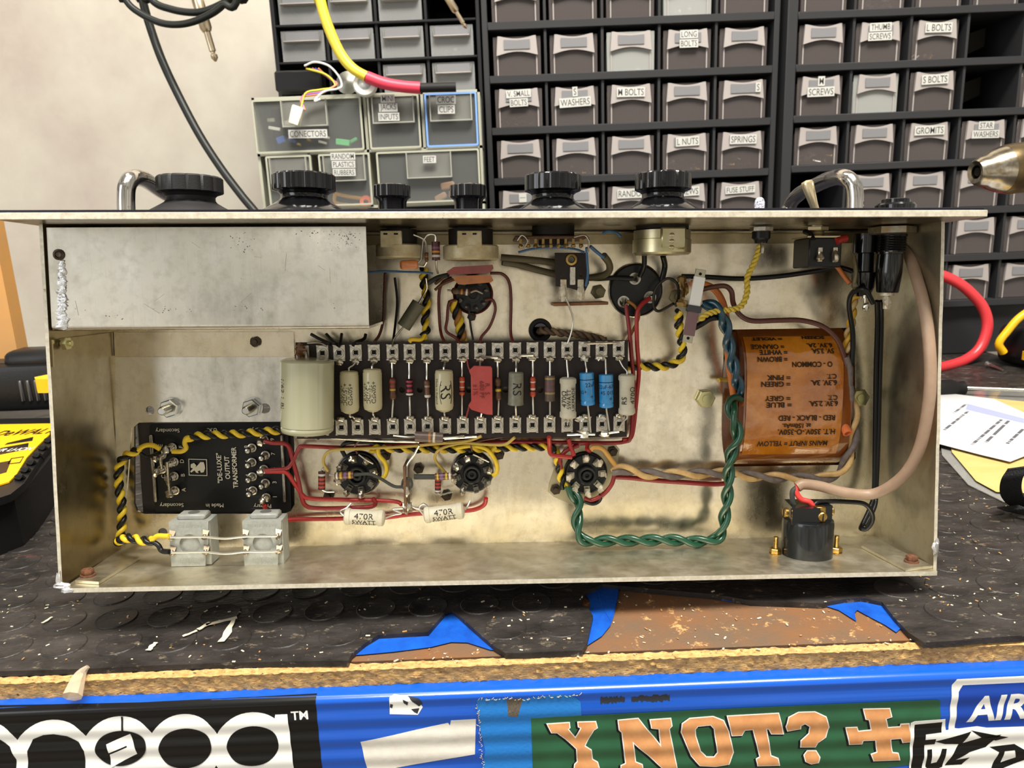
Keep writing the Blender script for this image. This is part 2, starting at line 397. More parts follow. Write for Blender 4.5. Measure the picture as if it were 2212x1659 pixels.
# ---- stickers on the rail
def slab(vs, fs, step=0.8):
    bm = bmesh.new(); q = [bm.verts.new(v) for v in vs]
    for f in fs:
        try: bm.faces.new([q[i] for i in f])
        except ValueError: pass
    z0 = min(v.y for v in vs); z1 = max(v.y for v in vs); z = math.ceil(z0 / step) * step
    while z < z1:
        bmesh.ops.bisect_plane(bm, geom=list(bm.verts) + list(bm.edges) + list(bm.faces), plane_co=(0, z, 0), plane_no=(0, 1, 0)); z += step
    bm.verts.index_update(); vs = [v.co.copy() for v in bm.verts]; fs = [[v.index for v in f.verts] for f in bm.faces]; bm.free(); return vs, fs
def onrail(mb, vs, fs, off, th=0.06):
    vs, fs = slab(vs, fs); mb.raw([Vector((v.x, railY(v.y) - off - v.z, v.y)) for v in vs], fs)
def R2(p): v = wy(p[0], p[1], 306.0); return (v.x, v.z)
def railpoly(mb, pix, off, holes=(), grow=0.0, shift=(0, 0)):
    vs, fs = fill2d([(R2(p)[0] + shift[0], R2(p)[1] + shift[1]) for p in pix], [[(R2(p)[0] + shift[0], R2(p)[1] + shift[1]) for p in h] for h in holes], 0.06, grow); onrail(mb, vs, fs, off)
def railtext(mb, body, size, px, py, off, rot=2.0, **k):
    vs, fs = text2d(body, size, **k); a = math.radians(rot); c = R2((px, py))
    onrail(mb, [Vector((c[0] + v.x * math.cos(a) - v.y * math.sin(a), c[1] + v.x * math.sin(a) + v.y * math.cos(a), 0)) for v in vs], fs, off)
INK = mat('sticker_black', (12, 12, 13), 0.25, coat=0.3); VIN = mat('vinyl_white', (234, 234, 230), 0.35, bump=0.15, bs=0.1)
def stk(label, at): return thing('sticker', label, 'sticker', wy(at[0], at[1], 306), frame=WORLD)
s = stk('black sticker with big rounded white letters at the left end of the rail', (350, 1600))
m = MB(); railpoly(m, [(-60, 1536), (0, 1534), (300, 1524), (681, 1508), (688, 1580), (700, 1700), (-60, 1700)], .12); m.build('backing', INK, s)
m = MB()
def ell(cx, cy, rx, ry, n=44): return [(cx + rx * math.cos(2 * math.pi * k / n), cy + ry * math.sin(2 * math.pi * k / n) - .036 * rx * math.cos(2 * math.pi * k / n)) for k in range(n)]
for i_, q in enumerate((ell(113, 1640, 88, 85), ell(-42, 1645, 92, 88), ell(258, 1630, 84, 83), ell(397, 1620, 79, 78), ell(545, 1616, 84, 78))): railpoly(m, q, .22 + .07 * i_)
railpoly(m, [(595, 1543), (621, 1542), (625, 1570), (640, 1700), (560, 1700), (590, 1580)], .57)
railpoly(m, [(20, 1625), (75, 1625), (75, 1700), (20, 1700)], .36)
railtext(m, 'TM', 4.2, 647, 1545, .22, rot=2, bold=.12)
m.build('lettering', VIN, s)
m = MB()
for q in (ell(262, 1614, 55, 38), ell(401, 1614, 57, 43), ell(547, 1609, 56, 43)): railpoly(m, q, .66)
railpoly(m, [(62, 1700), (61, 1620), (72, 1596), (95, 1586), (117, 1584), (145, 1589), (170, 1602), (183, 1620), (190, 1700)], .45)
railpoly(m, [(-60, 1590), (-30, 1588), (0, 1596), (22, 1612), (36, 1640), (38, 1700), (-60, 1700)], .45)
railpoly(m, [(262, 1547), (266, 1547), (269, 1586), (265, 1586)], .6)
m.build('letter_counters', INK, s)
m = MB(); railpoly(m, [(231, 1606), (283, 1583), (298, 1626), (242, 1655), (239, 1628), (277, 1611), (275, 1608), (237, 1624)], .78); m.build('keyhole_mark', VIN, s)
# green sticker
GRN = mat('sticker_green', (34, 92, 60), 0.42, var=(28, 78, 50), vs=.05, coat=.2, spots=((120, 150, 120), .5, .74)); ORG = mat('sticker_orange', (216, 158, 104), 0.45, var=(196, 134, 84), vs=.1)
s = stk('green sticker reading Y NOT? in cream slab letters with a cross emblem', (1590, 1600))
m = MB(); railpoly(m, [(1147, 1551), (1250, 1545), (1600, 1528), (2022, 1510), (2030, 1513), (2031, 1544), (2020, 1600), (1966, 1652), (1900, 1660), (1500, 1700), (1152, 1700)], .24); m.build('backing', GRN, s)
SL = {
 'Y': [[(1183, 1564), (1229, 1561), (1230, 1570), (1226, 1573), (1243, 1594), (1256, 1570), (1250, 1568), (1249, 1560), (1286, 1559), (1289, 1570), (1281, 1575), (1262, 1610), (1276, 1618), (1279, 1640), (1290, 1646), (1295, 1662), (1240, 1664), (1242, 1650), (1248, 1645), (1246, 1615), (1204, 1580), (1192, 1580)]],
 'N': [[(1336, 1556), (1378, 1552), (1428, 1612), (1424, 1572), (1408, 1570), (1405, 1555), (1448, 1552), (1450, 1566), (1444, 1572), (1462, 1662), (1440, 1664), (1366, 1600), (1372, 1645), (1386, 1650), (1388, 1664), (1342, 1666), (1342, 1652), (1352, 1648), (1344, 1580), (1338, 1574)]],
 'O': [[(1490, 1552), (1540, 1548), (1562, 1556), (1573, 1580), (1583, 1625), (1573, 1648), (1545, 1653), (1512, 1651), (1494, 1632), (1472, 1580), (1474, 1562)], [(1506, 1566), (1535, 1563), (1543, 1572), (1547, 1600), (1551, 1625), (1543, 1635), (1525, 1635), (1512, 1622), (1502, 1590), (1500, 1574)]],
 'T': [[(1572, 1547), (1681, 1541), (1691, 1584), (1667, 1584), (1661, 1573), (1654, 1572), (1664, 1632), (1679, 1637), (1682, 1651), (1637, 1652), (1634, 1638), (1642, 1634), (1627, 1574), (1608, 1576), (1602, 1587), (1582, 1588)]],
 'Q': [[(1698, 1568), (1704, 1549), (1725, 1539), (1760, 1538), (1783, 1548), (1789, 1570), (1782, 1590), (1764, 1602), (1760, 1612), (1730, 1612), (1730, 1598), (1748, 1584), (1750, 1568), (1738, 1560), (1728, 1566), (1728, 1573), (1702, 1578)]],
 'D': [[(1744, 1622), (1762, 1622), (1769, 1634), (1766, 1645), (1752, 1648), (1740, 1642), (1737, 1630)]],
 'X': [[(1866, 1532), (1921, 1531), (1924, 1546), (1911, 1550), (1917, 1572), (1945, 1570), (1946, 1564), (1962, 1563), (1968, 1600), (1950, 1602), (1946, 1592), (1921, 1594), (1926, 1625), (1938, 1626), (1941, 1639), (1887, 1641), (1882, 1628), (1895, 1624), (1891, 1596), (1862, 1597), (1860, 1605), (1835, 1606), (1828, 1572), (1850, 1571), (1853, 1580), (1883, 1577), (1877, 1552), (1870, 1551)]]}
for nm, off, grow, sh, mt in (('letter_shadow', .32, .75, (-.7, -.5), INK), ('letter_outline', .42, .45, (0, 0), VIN), ('lettering', .52, 0, (0, 0), ORG)):
    m = MB()
    for q in SL.values(): railpoly(m, q[0], off, q[1:], grow if nm == 'lettering' else grow, sh)
    m.build(nm, mt, s)
# torn sky blue tape, white tape, scrap, chipped paint, air and fuzz stickers
s = stk('sky blue cloth tape with frayed torn edges left of the green sticker', (1110, 1580))
m = MB(); railpoly(m, [(1030, 1512), (1050, 1509), (1090, 1508), (1112, 1514), (1140, 1508), (1200, 1499), (1235, 1500), (1254, 1516), (1256, 1546), (1160, 1552), (1155, 1700), (1036, 1700), (1048, 1620), (1034, 1560)], .16); m.build('tape', mat('cloth_tape_blue', (22, 112, 190), .5, bump=.3, bs=.6), s)
m = MB()
fr = random.Random(5)
for a, b, n in (((1030, 1512), (1112, 1507), 16), ((1112, 1512), (1254, 1500), 26), ((1030, 1520), (1044, 1660), 34)):
    for k in range(n):
        t = (k + fr.random()) / n; x = a[0] + (b[0] - a[0]) * t; y = a[1] + (b[1] - a[1]) * t; c = R2((x, y)); dx, dz = fr.uniform(-1.2, 1.2), fr.uniform(-.4, 1.6)
        m.tube([(c[0], railY(c[1]) - .3, c[1]), (c[0] + dx * .6, railY(c[1]) - .6, c[1] + dz * .6), (c[0] + dx, railY(c[1] + dz) - .4, c[1] + dz)], .12, 4, 2)
m.build('frayed_threads', mat('thread', (196, 186, 160), .9), s)
m = MB(); railpoly(m, [(1094, 1510), (1130, 1508), (1118, 1548), (1098, 1546)], .2); m.build('bare_weave', mat('weave', (112, 100, 84), .9, var=(60, 56, 52), vs=1.5), s)
s = stk('long wrinkled white tape strip slanting up beside the sky blue tape', (910, 1610))
m = MB(); railpoly(m, [(779, 1602), (968, 1562), (972, 1568), (974, 1556), (1028, 1553), (1026, 1628), (975, 1637), (855, 1659), (815, 1700), (800, 1690)], .14); m.build('tape', mat('tape_white', (222, 220, 212), .6, var=(208, 202, 190), vs=.05, bump=.4, bs=.2), s)
s = stk('small torn white sticker scrap high on the rail', (875, 1524))
m = MB(); railpoly(m, [(841, 1508), (850, 1504), (880, 1506), (905, 1515), (913, 1528), (903, 1543), (842, 1542)], .14); m.build('scrap', VIN, s)
m = MB()
for q in ([(843, 1520), (849, 1522), (847, 1530), (842, 1528)], [(870, 1510), (882, 1516), (880, 1524), (872, 1518)], [(882, 1505), (905, 1508), (913, 1520), (905, 1526), (892, 1516)], [(888, 1532), (906, 1530), (902, 1541), (895, 1538)]): railpoly(m, q, .22)
m.build('print', mat('scrap_grey', (46, 48, 54), .6), s)
m = MB()
def ragged(x0, x1, yc, h, n=26, sd=1):
    q = random.Random(sd); top = [(x0 + (x1 - x0) * i / n, yc - h * q.uniform(.4, 1) - .036 * (x1 - x0) * (i / n - .5)) for i in range(n + 1)]
    return top + [(x0 + (x1 - x0) * i / n, yc + h * q.uniform(.4, 1) - .036 * (x1 - x0) * (i / n - .5)) for i in range(n, -1, -1)]
railpoly(m, ragged(1297, 1350, 1512, 9), .05); railpoly(m, ragged(1364, 1447, 1509, 9, sd=4), .05)
tag(m.build('paint_chip', mat('bare_primer', (42, 46, 54), .8, bump=.4)), 'dark chipped patch in the blue paint above the green sticker', 'chipped paint')
s = stk('blue sticker with white rounded border and the letters AIR', (2150, 1530))
m = MB(); railpoly(m, [(2048, 1582), (2050, 1556), (2056, 1480), (2066, 1466), (2212, 1459), (2300, 1455), (2300, 1580), (2060, 1588)], .3); m.build('border', VIN, s)
m = MB(); railpoly(m, [(2062, 1572), (2070, 1494), (2080, 1480), (2212, 1474), (2300, 1470), (2300, 1565), (2072, 1573)], .38); m.build('panel', mat('sticker_blue', (10, 62, 160), .3), s)
m = MB(); railtext(m, 'AIR', 13.2, 2154, 1527, .46, rot=2, bold=.55, sx=.95, shear=.15); m.build('lettering', VIN, s)
s = stk('white cut-out sticker with jagged black FUZZ lettering in the lower right corner', (2090, 1610))
m = MB(); railpoly(m, [(1962, 1700), (1966, 1560), (1974, 1556), (2040, 1551), (2042, 1576), (2110, 1568), (2180, 1578), (2205, 1580), (2212, 1566), (2300, 1560), (2300, 1700)], .55); m.build('backing', VIN, s)
m = MB()
railpoly(m, [(1975, 1564), (2034, 1558), (2032, 1580), (1998, 1584), (1997, 1596), (2020, 1594), (2018, 1606), (1996, 1608), (1994, 1635), (1988, 1668), (1966, 1668), (1972, 1600)], .64)
railpoly(m, [(2002, 1618), (2012, 1617), (2010, 1648), (2022, 1645), (2034, 1616), (2044, 1616), (2034, 1655), (2008, 1664), (1998, 1655)], .64)
railpoly(m, [(2018, 1600), (2096, 1578), (2078, 1604), (2120, 1590), (2160, 1584), (2128, 1612), (2092, 1622), (2062, 1640), (2092, 1634), (2076, 1650), (2040, 1652), (2070, 1606), (2040, 1606)], .64)
railpoly(m, [(2096, 1576), (2176, 1590), (2150, 1598), (2120, 1592)], .64)
railpoly(m, [(2136, 1612), (2190, 1606), (2212, 1618), (2212, 1640), (2150, 1662), (2138, 1660), (2156, 1622)], .64, holes=[[(2168, 1620), (2190, 1618), (2192, 1634), (2160, 1646)]])
m.build('lettering', INK, s)
# ---- blue tape under the mat
TAPE = mat('blue_masking_tape', (18, 92, 196), .45, var=(10, 66, 158), vs=.06, bump=.6, bs=.25, coat=.2)
def boardpoly(mb, pix, z, th=.15, wave=0):
    vs, fs = fill2d([(wz(x, y, z).x, wz(x, y, z).y) for x, y in pix], [], th)
    mb.raw([Vector((v.x, v.y, z + v.z + wave * noise.noise(Vector((v.x * .07, v.y * .07, 0))))) for v in vs], fs)
m = MB(); boardpoly(m, [(752, 1416), (775, 1398), (812, 1366), (925, 1360), (970, 1300), (990, 1318), (1030, 1355), (1072, 1404), (1060, 1404), (1010, 1388), (975, 1387), (930, 1398), (850, 1408), (785, 1414)], -2.4)
tag(m.build('masking_tape', TAPE), 'blue masking tape showing in the peaked tear of the mat', 'tape')
m = MB(); boardpoly(m, [(1255, 1270), (1337, 1262), (1336, 1285), (1326, 1330), (1318, 1352), (1300, 1374), (1266, 1396), (1266, 1370), (1275, 1300)], -2.35)
m.cur = 1; boardpoly(m, [(1288, 1265), (1337, 1262), (1332, 1300), (1318, 1340), (1300, 1310)], -2.1)
tag(m.build('masking_tape', [TAPE, TAPE]), 'blue masking tape strip right of the torn black mat flap', 'tape')
m = MB(); boardpoly(m, [(1548, 1284), (1620, 1292), (1700, 1294), (1775, 1298), (1822, 1290), (1870, 1288), (1910, 1298), (1935, 1335), (1945, 1358), (1936, 1366), (1912, 1350), (1870, 1328), (1852, 1318), (1846, 1324), (1850, 1342), (1812, 1318), (1780, 1308), (1700, 1306), (1620, 1304), (1560, 1297)], -2.4)
tag(m.build('masking_tape', TAPE), 'thin ragged blue masking tape along the mat edge at the right', 'tape')
m = MB(); 
m.tube([wz(190, 1440, 1), wz(178, 1452, -1), wy(168, 1470, 311), wy(160, 1500, 306) + Vector((0, -1.5, 0))], 2.6, 8, 6, rf=lambda t: .4 + t * 1.3)
tag(m.build('glue_blob', mat('dried_glue', (214, 196, 170), .2, alpha=.55, coat=.8)), 'clear dried glue drip over the board edge at the left', 'glue')
# ================================================================== things on the bench at the sides
# charger on the left
YEL = mat('tool_yellow', (232, 178, 10), .4); CHB = mat('charger_black', (20, 20, 21), .38, bump=.25, bs=1.2)
root = thing('battery_charger', 'black and yellow battery charger with ribbed corner at the left edge of the bench', 'charger', wz(40, 1080, 0), frame=WORLD)
def zp(pix, z): return [(wz(x, y, z).x, wz(x, y, z).y) for x, y in pix]
m = MB()
body = zp([(-260, 910), (128, 902), (150, 940), (112, 985), (62, 1048), (30, 1075), (-40, 1098), (-260, 1110)], 34)
m.prism(body, [], 34, lambda x, y, z: Vector((x, y, 17 + z)))
body2 = zp([(-260, 912), (126, 905), (132, 935), (92, 978), (52, 1040), (22, 1064), (-40, 1084), (-260, 1096)], 40)
m.prism(body2, [], 5, lambda x, y, z: Vector((x, y, 36.4 + z))); m.build('housing', CHB, root)
m = MB()
for k in range(7):
    t = k / 6; a = Vector(wz(122 - 74 * t, 938 + 96 * t, 39)); b = Vector(wz(146 - 74 * t, 968 + 104 * t, 12))
    m.tube([a + Vector((-3, 0, 1)), a, b], 2.3, 8, 3)
m.build('rib', CHB, root)
m = MB(); yl = zp([(-260, 920), (0, 918), (114, 916), (118, 930), (84, 962), (58, 990), (36, 1026), (20, 1042), (-20, 1054), (-260, 1062)], 39.5)
m.prism(yl, [], 1.0, lambda x, y, z: Vector((x, y, 39.6 + z))); pl = m.build('label_plate', YEL, root)
m = MB(); c = wz(66, 932, 40.4)
flattext(m, 'DeWALT', 16, wz(58, 933, 40.35), (1, .06, 0), (0, 1, 0), bold=.3, sx=.52, shear=.1)
for q in ([(2, 968), (62, 957), (60, 970), (-20, 986)], [(16, 957), (72, 944), (70, 952), (10, 961)], [(-60, 1010), (24, 995), (14, 1020), (-60, 1040)]):
    m.prism(zp(q, 40.2), [], .3, lambda x, y, z: Vector((x, y, 40.2 + z)))
for x, y in ((38, 992), (20, 1006)):
    q = zp([(x - 14, y - 2), (x + 14, y - 6), (x + 6, y + 8), (x - 22, y + 11)], 40.2); q2 = zp([(x - 12, y - 1), (x + 12, y - 4.5), (x + 4.5, y + 6.5), (x - 19, y + 9.5)], 40.2)
    if x > 30: m.prism(q, [q2], .3, lambda x, y, z: Vector((x, y, 40.2 + z)))
m.build('printing', INK, pl)
m = MB(); flattext(m, 'XR LI-ION', 8, wz(30, 971, 40.5), (1, .06, 0), (0, 1, 0), bold=.1, sx=.55); m.build('white_printing', VIN, pl)
m = MB(); a = wz(-260, 902, 40); b = wz(140, 896, 40); yb = a.y + 6
m.box(((a.x + 175 - 430) / 2 - 110, yb + 22, 60), (470, 40, 44), bev=6, seg=2); m.build('battery_dock', CHB, root)
m = MB()
for k in range(8): v = wy(48 + k * 16.5, 862, yb); m.box((v.x, yb + 1.2, 58), (2.6, 3.2, 20), bev=.8)
m.build('vent_slats', mat('vent_dark', (66, 66, 68), .3), root)
m = MB(); v = wy(88, 812, yb + 20); m.box((v.x, yb + 24, 84), (54, 34, 20), bev=9, seg=3); v = wy(20, 830, yb + 20); m.box((v.x, yb + 24, 79), (70, 30, 8), bev=3); m.build('dock_rails', CHB, root)
m = MB(); v = wy(100, 836, yb); m.prism(zp([(82, 838), (130, 828), (130, 842), (84, 843)], 70), [], 12, lambda x, y, z: Vector((x, y - 2, 74 + z))); m.build('yellow_corner', YEL, root)
# plank against the wall
m = MB(); q = [(wy(x, y, 760).x, wy(x, y, 760).z) for x, y in ((-120, 470), (-6, 470), (58, 800), (66, 842), (-120, 842))]
m.prism(q, [], 18, lambda x, y, z: Vector((x, 760 + z, y)))
tag(m.build('wooden_plank', mat('pine_edge', (206, 148, 74), .5, var=(186, 142, 92), vs=.01)), 'tan wooden board leaning upright behind the charger at the left edge', 'plank')
# right hand clutter
root = thing('cutter', 'yellow and black tool with a curved bumper at the right edge of the bench', 'tool', wz(2200, 790, 0), frame=WORLD)
c = wz(2205, 800, 0); m = MB(); m.box((c.x + 45, c.y + 30, 26), (96, 56, 50), Matrix.Rotation(.3, 3, 'Z'), bev=14, seg=3); m.build('housing', BLACKP, root)
m = MB(); yy = c.y - 2; m.tube([wy(2168, 762, yy), wy(2158, 742, yy), wy(2176, 716, yy), wy(2205, 684, yy), wy(2260, 650, yy)], 4.4, 10, 6); m.build('bumper', YEL, root)
m = MB(); m.box(wy(2216, 768, yy - 4), (6, 4, 10)); m.build('yellow_button', YEL, root)
m = MB(); pts = [wy(1960, 660, 925), wy(1990, 610, 920), wy(2020, 594, 915), wy(2048, 600, 912), wy(2085, 622, 908), wy(2122, 662, 904), wy(2133, 705, 900), wy(2118, 750, 896), wy(2088, 776, 890), wy(2045, 791, 870), wz(1985, 802, 7)]
m.tube(pts, 6.3, 14, 8); tag(m.build('test_lead', mat('red_cable', (206, 56, 62), .35)), 'thick bright red cable looping out behind the right wall of the chassis', 'cable')
root = thing('screwdriver', 'screwdriver with black handle lying behind the white paper', 'screwdriver', wz(2060, 845, 0), frame=WORLD)
a = wz(2010, 842, 9) ; b = wz(2084, 838, 9); e = wz(2290, 846, 9); m = MB(); m.lathe(a, b - a, [(8, 0), (9.5, 6), (9.5, (b - a).length * .6), (6.5, (b - a).length * .8), (7.5, (b - a).length * .95), (3, (b - a).length)], 12); m.build('handle', BLACKR, root)
m = MB(); m.cyl(b, e, 1.9); m.build('shaft', mat('chrome_shaft', (225, 224, 220), .25, 1), root)
root = thing('screw', 'small loose silver screw lying on the mat near the red cable', 'screw', wz(2150, 792, 2), frame=WORLD)
a = wz(2137, 788, 3.5); b = wz(2166, 799, 2.2); m = MB(); m.cyl(a, b, 1.9, 1.3); m.build('shank', BRIGHT, root); m = MB(); m.cyl(a - (b - a) * .12, a, 4.0, 3); m.build('head', BRIGHT, root)
root = thing('plastic_bag', 'clear zip bag with pale yellow card inside, under the white paper', 'bag', wz(2150, 960, 0), frame=WORLD)
m = MB(); m.prism(zp([(2020, 866), (2078, 846), (2212, 842), (2330, 860), (2330, 1090), (2212, 1088), (2168, 1084), (2092, 1048), (2035, 984)], 1.2), [], .5, lambda x, y, z: Vector((x, y, 1.4 + z + .9 * noise.noise(Vector((x * .05, y * .05, 0)))))); m.build('film', mat('clear_film', (190, 190, 186), .12, alpha=.38, coat=.8), root)
m = MB(); m.prism(zp([(2040, 880), (2145, 862), (2330, 880), (2330, 1072), (2152, 1064), (2108, 1040), (2056, 978)], 2.4), [], .3, lambda x, y, z: Vector((x, y, 2.9 + z))); m.build('card', mat('yellow_card', (200, 176, 116), .5, var=(186, 160, 92), vs=.08, stretch=(.3, 1, 1)), root)
root = thing('paper', 'white printed paper slip lying on the plastic bag', 'paper', wz(2120, 920, 5), frame=WORLD)
m = MB(); pp = zp([(2000, 846), (2040, 849), (2146, 862), (2212, 892), (2212, 918), (2330, 940), (2182, 998), (2115, 982), (2000, 952)], 5)
m.prism(pp, [], .3, lambda x, y, z: Vector((x, y, 5.2 + z))); m.build('sheet', mat('paper_white', (200, 200, 203), .7), root)
rr = random.Random(2)
for (x0, y0), (x1, y1) in (((2038, 930), (2094, 886)), ((2060, 892), (2088, 872)), ((2100, 960), (2165, 905)), ((2130, 955), (2180, 908)), ((2176, 958), (2212, 925))):
    A = wz(x0, y0, 5.5); B = wz(x1, y1, 5.5); n = int((B - A).length / 1.5); d = (B - A).normalized(); m = MB()
    for k in range(n):
        if rr.random() < .82: m.box(A + d * (k * 1.5), (1.0, 2.4, .1), Matrix.Rotation(math.atan2(d.y, d.x), 3, 'Z'))
    m.build('printed_line', mat('print_grey', (92, 92, 100), .8), root)
m = MB(); m.prism(zp([(2090, 872), (2212, 904), (2212, 914), (2086, 884)], 5.5), [], .15, lambda x, y, z: Vector((x, y, 5.5 + z))); m.build('blue_band', mat('band_lilac', (150, 156, 196), .7), root)
m = MB()
for k in range(2):
    A = [wz(2200 + 40 * k, 1012, 40), wz(2184, 1040, 30), wz(2186 + 6 * k, 1072, 14), wz(2215, 1095, 6), wz(2290, 1104, 5)] if k == 0 else [wz(2176, 1096, 6), wz(2200, 1104, 6), wz(2240, 1112, 6), wz(2290, 1118, 5)]
    A = catmull(A, 8)
    for i in range(len(A) - 1):
        w = Vector((2.5, -6, 3)); m.raw([A[i] - w, A[i] + w, A[i + 1] + w, A[i + 1] - w, A[i] - w + Vector((.5, .5, .8)), A[i] + w + Vector((.5, .5, .8)), A[i + 1] + w + Vector((.5, .5, .8)), A[i + 1] - w + Vector((.5, .5, .8))], [(0, 1, 2, 3), (7, 6, 5, 4), (0, 4, 5, 1), (3, 2, 6, 7), (0, 3, 7, 4), (1, 5, 6, 2)])
tag(m.build('braided_strap', mat('braid', (22, 22, 24), .6, var=(60, 60, 62), vs=1.2, bump=1, bs=1.5)), 'black braided strap curling in from the right edge', 'strap')
# drill chuck
root = thing('drill_chuck', 'worn steel drill chuck pointing left in front of the right drawer cabinet', 'drill chuck', wy(2160, 365, 640), frame=WORLD)
a = wy(2106, 372, 640); b = wy(2320, 352, 650); m = MB(); K = 2.2
m.lathe(a, b - a, [(5, 6), (5.5, 1), (9, 0), (11.5, 3), (12.5, 8), (14.5, 11), (17.5, 18), (19, 24)], 32, close=False); m.build('nose', mat('chuck_steel', (200, 194, 180), .22, 1, var=(150, 134, 106), vs=.15), root)
m = MB(); m.lathe(a, b - a, [(19, 23.5), (20, 27), (20.5, 33), (20.5, 60), (20, 90)], 32); m.build('sleeve', mat('chuck_sleeve', (126, 108, 78), .35, .9, var=(92, 78, 56), vs=.1), root)
m = MB(); m.lathe(a + (b - a).normalized() * 2, b - a, [(3.6, 0), (3.6, 8)], 8); m.build('jaws', mat('jaw_dark', (40, 34, 28), .5, .8), root)
# ================================================================== cables on the wall
CAB = mat('cable_black', (24, 26, 24), .42)
def bgtube(name, label, cat, pix, r, mt, seg=12):
    m = MB(); m.tube([wy(*p) for p in pix], r, seg, 8); return tag(m.build(name, mt), label, cat)
bgtube('cable', 'long black cable running down the white wall to the control panel', 'cable', [(290, -600, 900), (296, -60, 900), (308, 0, 900), (325, 60, 900), (350, 130, 895), (385, 205, 890), (430, 290, 880), (475, 360, 870), (520, 420, 860), (545, 450, 855), (570, 480, 850)], 4.6, CAB)
bgtube('cable', 'lower black cable loop hanging at the top of the wall', 'cable', [(225, -600, 860), (255, -60, 860), (272, 0, 860), (305, 30, 860), (350, 50, 858), (395, 52, 856), (440, 38, 854), (480, 12, 852), (520, -40, 850), (560, -600, 850)], 3.6, CAB)
bgtube('cable', 'upper black cable loop crossing the jack plug', 'cable', [(270, -600, 872), (300, -60, 872), (328, 0, 872), (370, 20, 870), (420, 27, 868), (460, 18, 866), (505, -8, 864), (540, -50, 862), (590, -600, 862)], 3.8, CAB)
def jack(label, a, b, Y):
    A = wy(a[0], a[1], Y); B = wy(b[0], b[1], Y + 4); d = B - A; L = d.length; r = L / 13
    root = thing('jack_plug', label, 'plug', (A + B) / 2, frame=WORLD); m = MB(); m.lathe(A, d, [(r * .8, 0), (r * 1.1, L * .03), (r * 1.1, L * .55), (r * .8, L * .6)], 16); m.build('barrel', mat('nickel_warm', (206, 190, 164), .3, 1), root)
    m = MB(); m.lathe(A, d, [(r * .62, L * .6), (r * .62, L * .86), (r * .4, L * .87), (r * .4, L * .89), (r * .62, L * .91), (r * .62, L * .95), (r * .2, L)], 14); m.build('tip', mat('nickel_warm', (206, 190, 164), .3, 1), root)
jack('nickel jack plug hanging on the white wall behind the cables', (418, -30), (466, 133), 905)
jack('nickel jack plug hanging in front of the top of the small drawer cabinet', (952, -30), (1008, 62), 860)
# ================================================================== drawer cabinets
DRK = mat('cabinet_dark', (46, 46, 48), .45, bump=.08, bs=1); DIN = mat('cabinet_inside', (16, 15, 15), .7)
def cabinet(label, xs, zs, Y, depth, fmat, bandf=.09, sidef=.05, zbot=None, mats=None, name='drawer_cabinet', wall=3.0):
    """xs: (left,right,n) inner grid, zs: list of shelf lines top to bottom"""
    x0, x1, n = xs; px = (x1 - x0) / n; root = thing(name, label, 'drawer cabinet', ((x0 + x1) / 2, Y, zs[-1]), frame=WORLD)
    zt, zb = zs[0], (zbot if zbot is not None else zs[-1]); pz = zs[0] - zs[1]; bw = pz * bandf; m = MB()
    ow = px * sidef * 2
    for x in (x0 - ow / 2, x1 + ow / 2): m.box((x, Y + depth / 2, (zt + zb) / 2), (ow, depth, zt - zb), bev=.8)
    for z in zs: m.box(((x0 + x1) / 2, Y + depth / 2 - .6, z), (x1 - x0 + .1, depth, bw), bev=.7)
    for k in range(1, n): m.box((x0 + px * k, Y + depth / 2 + 1.5, (zt + zs[-1]) / 2), (wall, depth - 2, zt - zs[-1]))
    if zb < zs[-1] - 2: m.box(((x0 + x1) / 2, Y + depth / 2 + 6, (zs[-1] + zb) / 2), (x1 - x0, depth - 12, zs[-1] - zb))
    m.cur = 1; m.box(((x0 + x1) / 2, Y + depth - 2, (zt + zb) / 2), (x1 - x0, 3, zt - zb)); m.build('frame', [fmat, DIN], root)
    return root, px, pz, bw
def clearmat(nm, rgb, a, r=.3): return mat(nm, rgb, r, alpha=a, coat=.3)
TR_D = clearmat('tray_smoke', (96, 88, 87), .45); TR_F = clearmat('tray_frost', (166, 159, 156), .85, .45); TR_W = clearmat('tray_window', (124, 124, 127), .92, .35)
TR_P = clearmat('tray_pale', (172, 174, 170), .55, .4); TR_G = clearmat('tray_clear', (168, 170, 170), .38, .2)
LBW = mat('label_tape', (186, 186, 181), .5); LBT = mat('label_letter_shade', (70, 69, 68), .6)  # embossed letters are white; their relief shadow is put into the letter colour
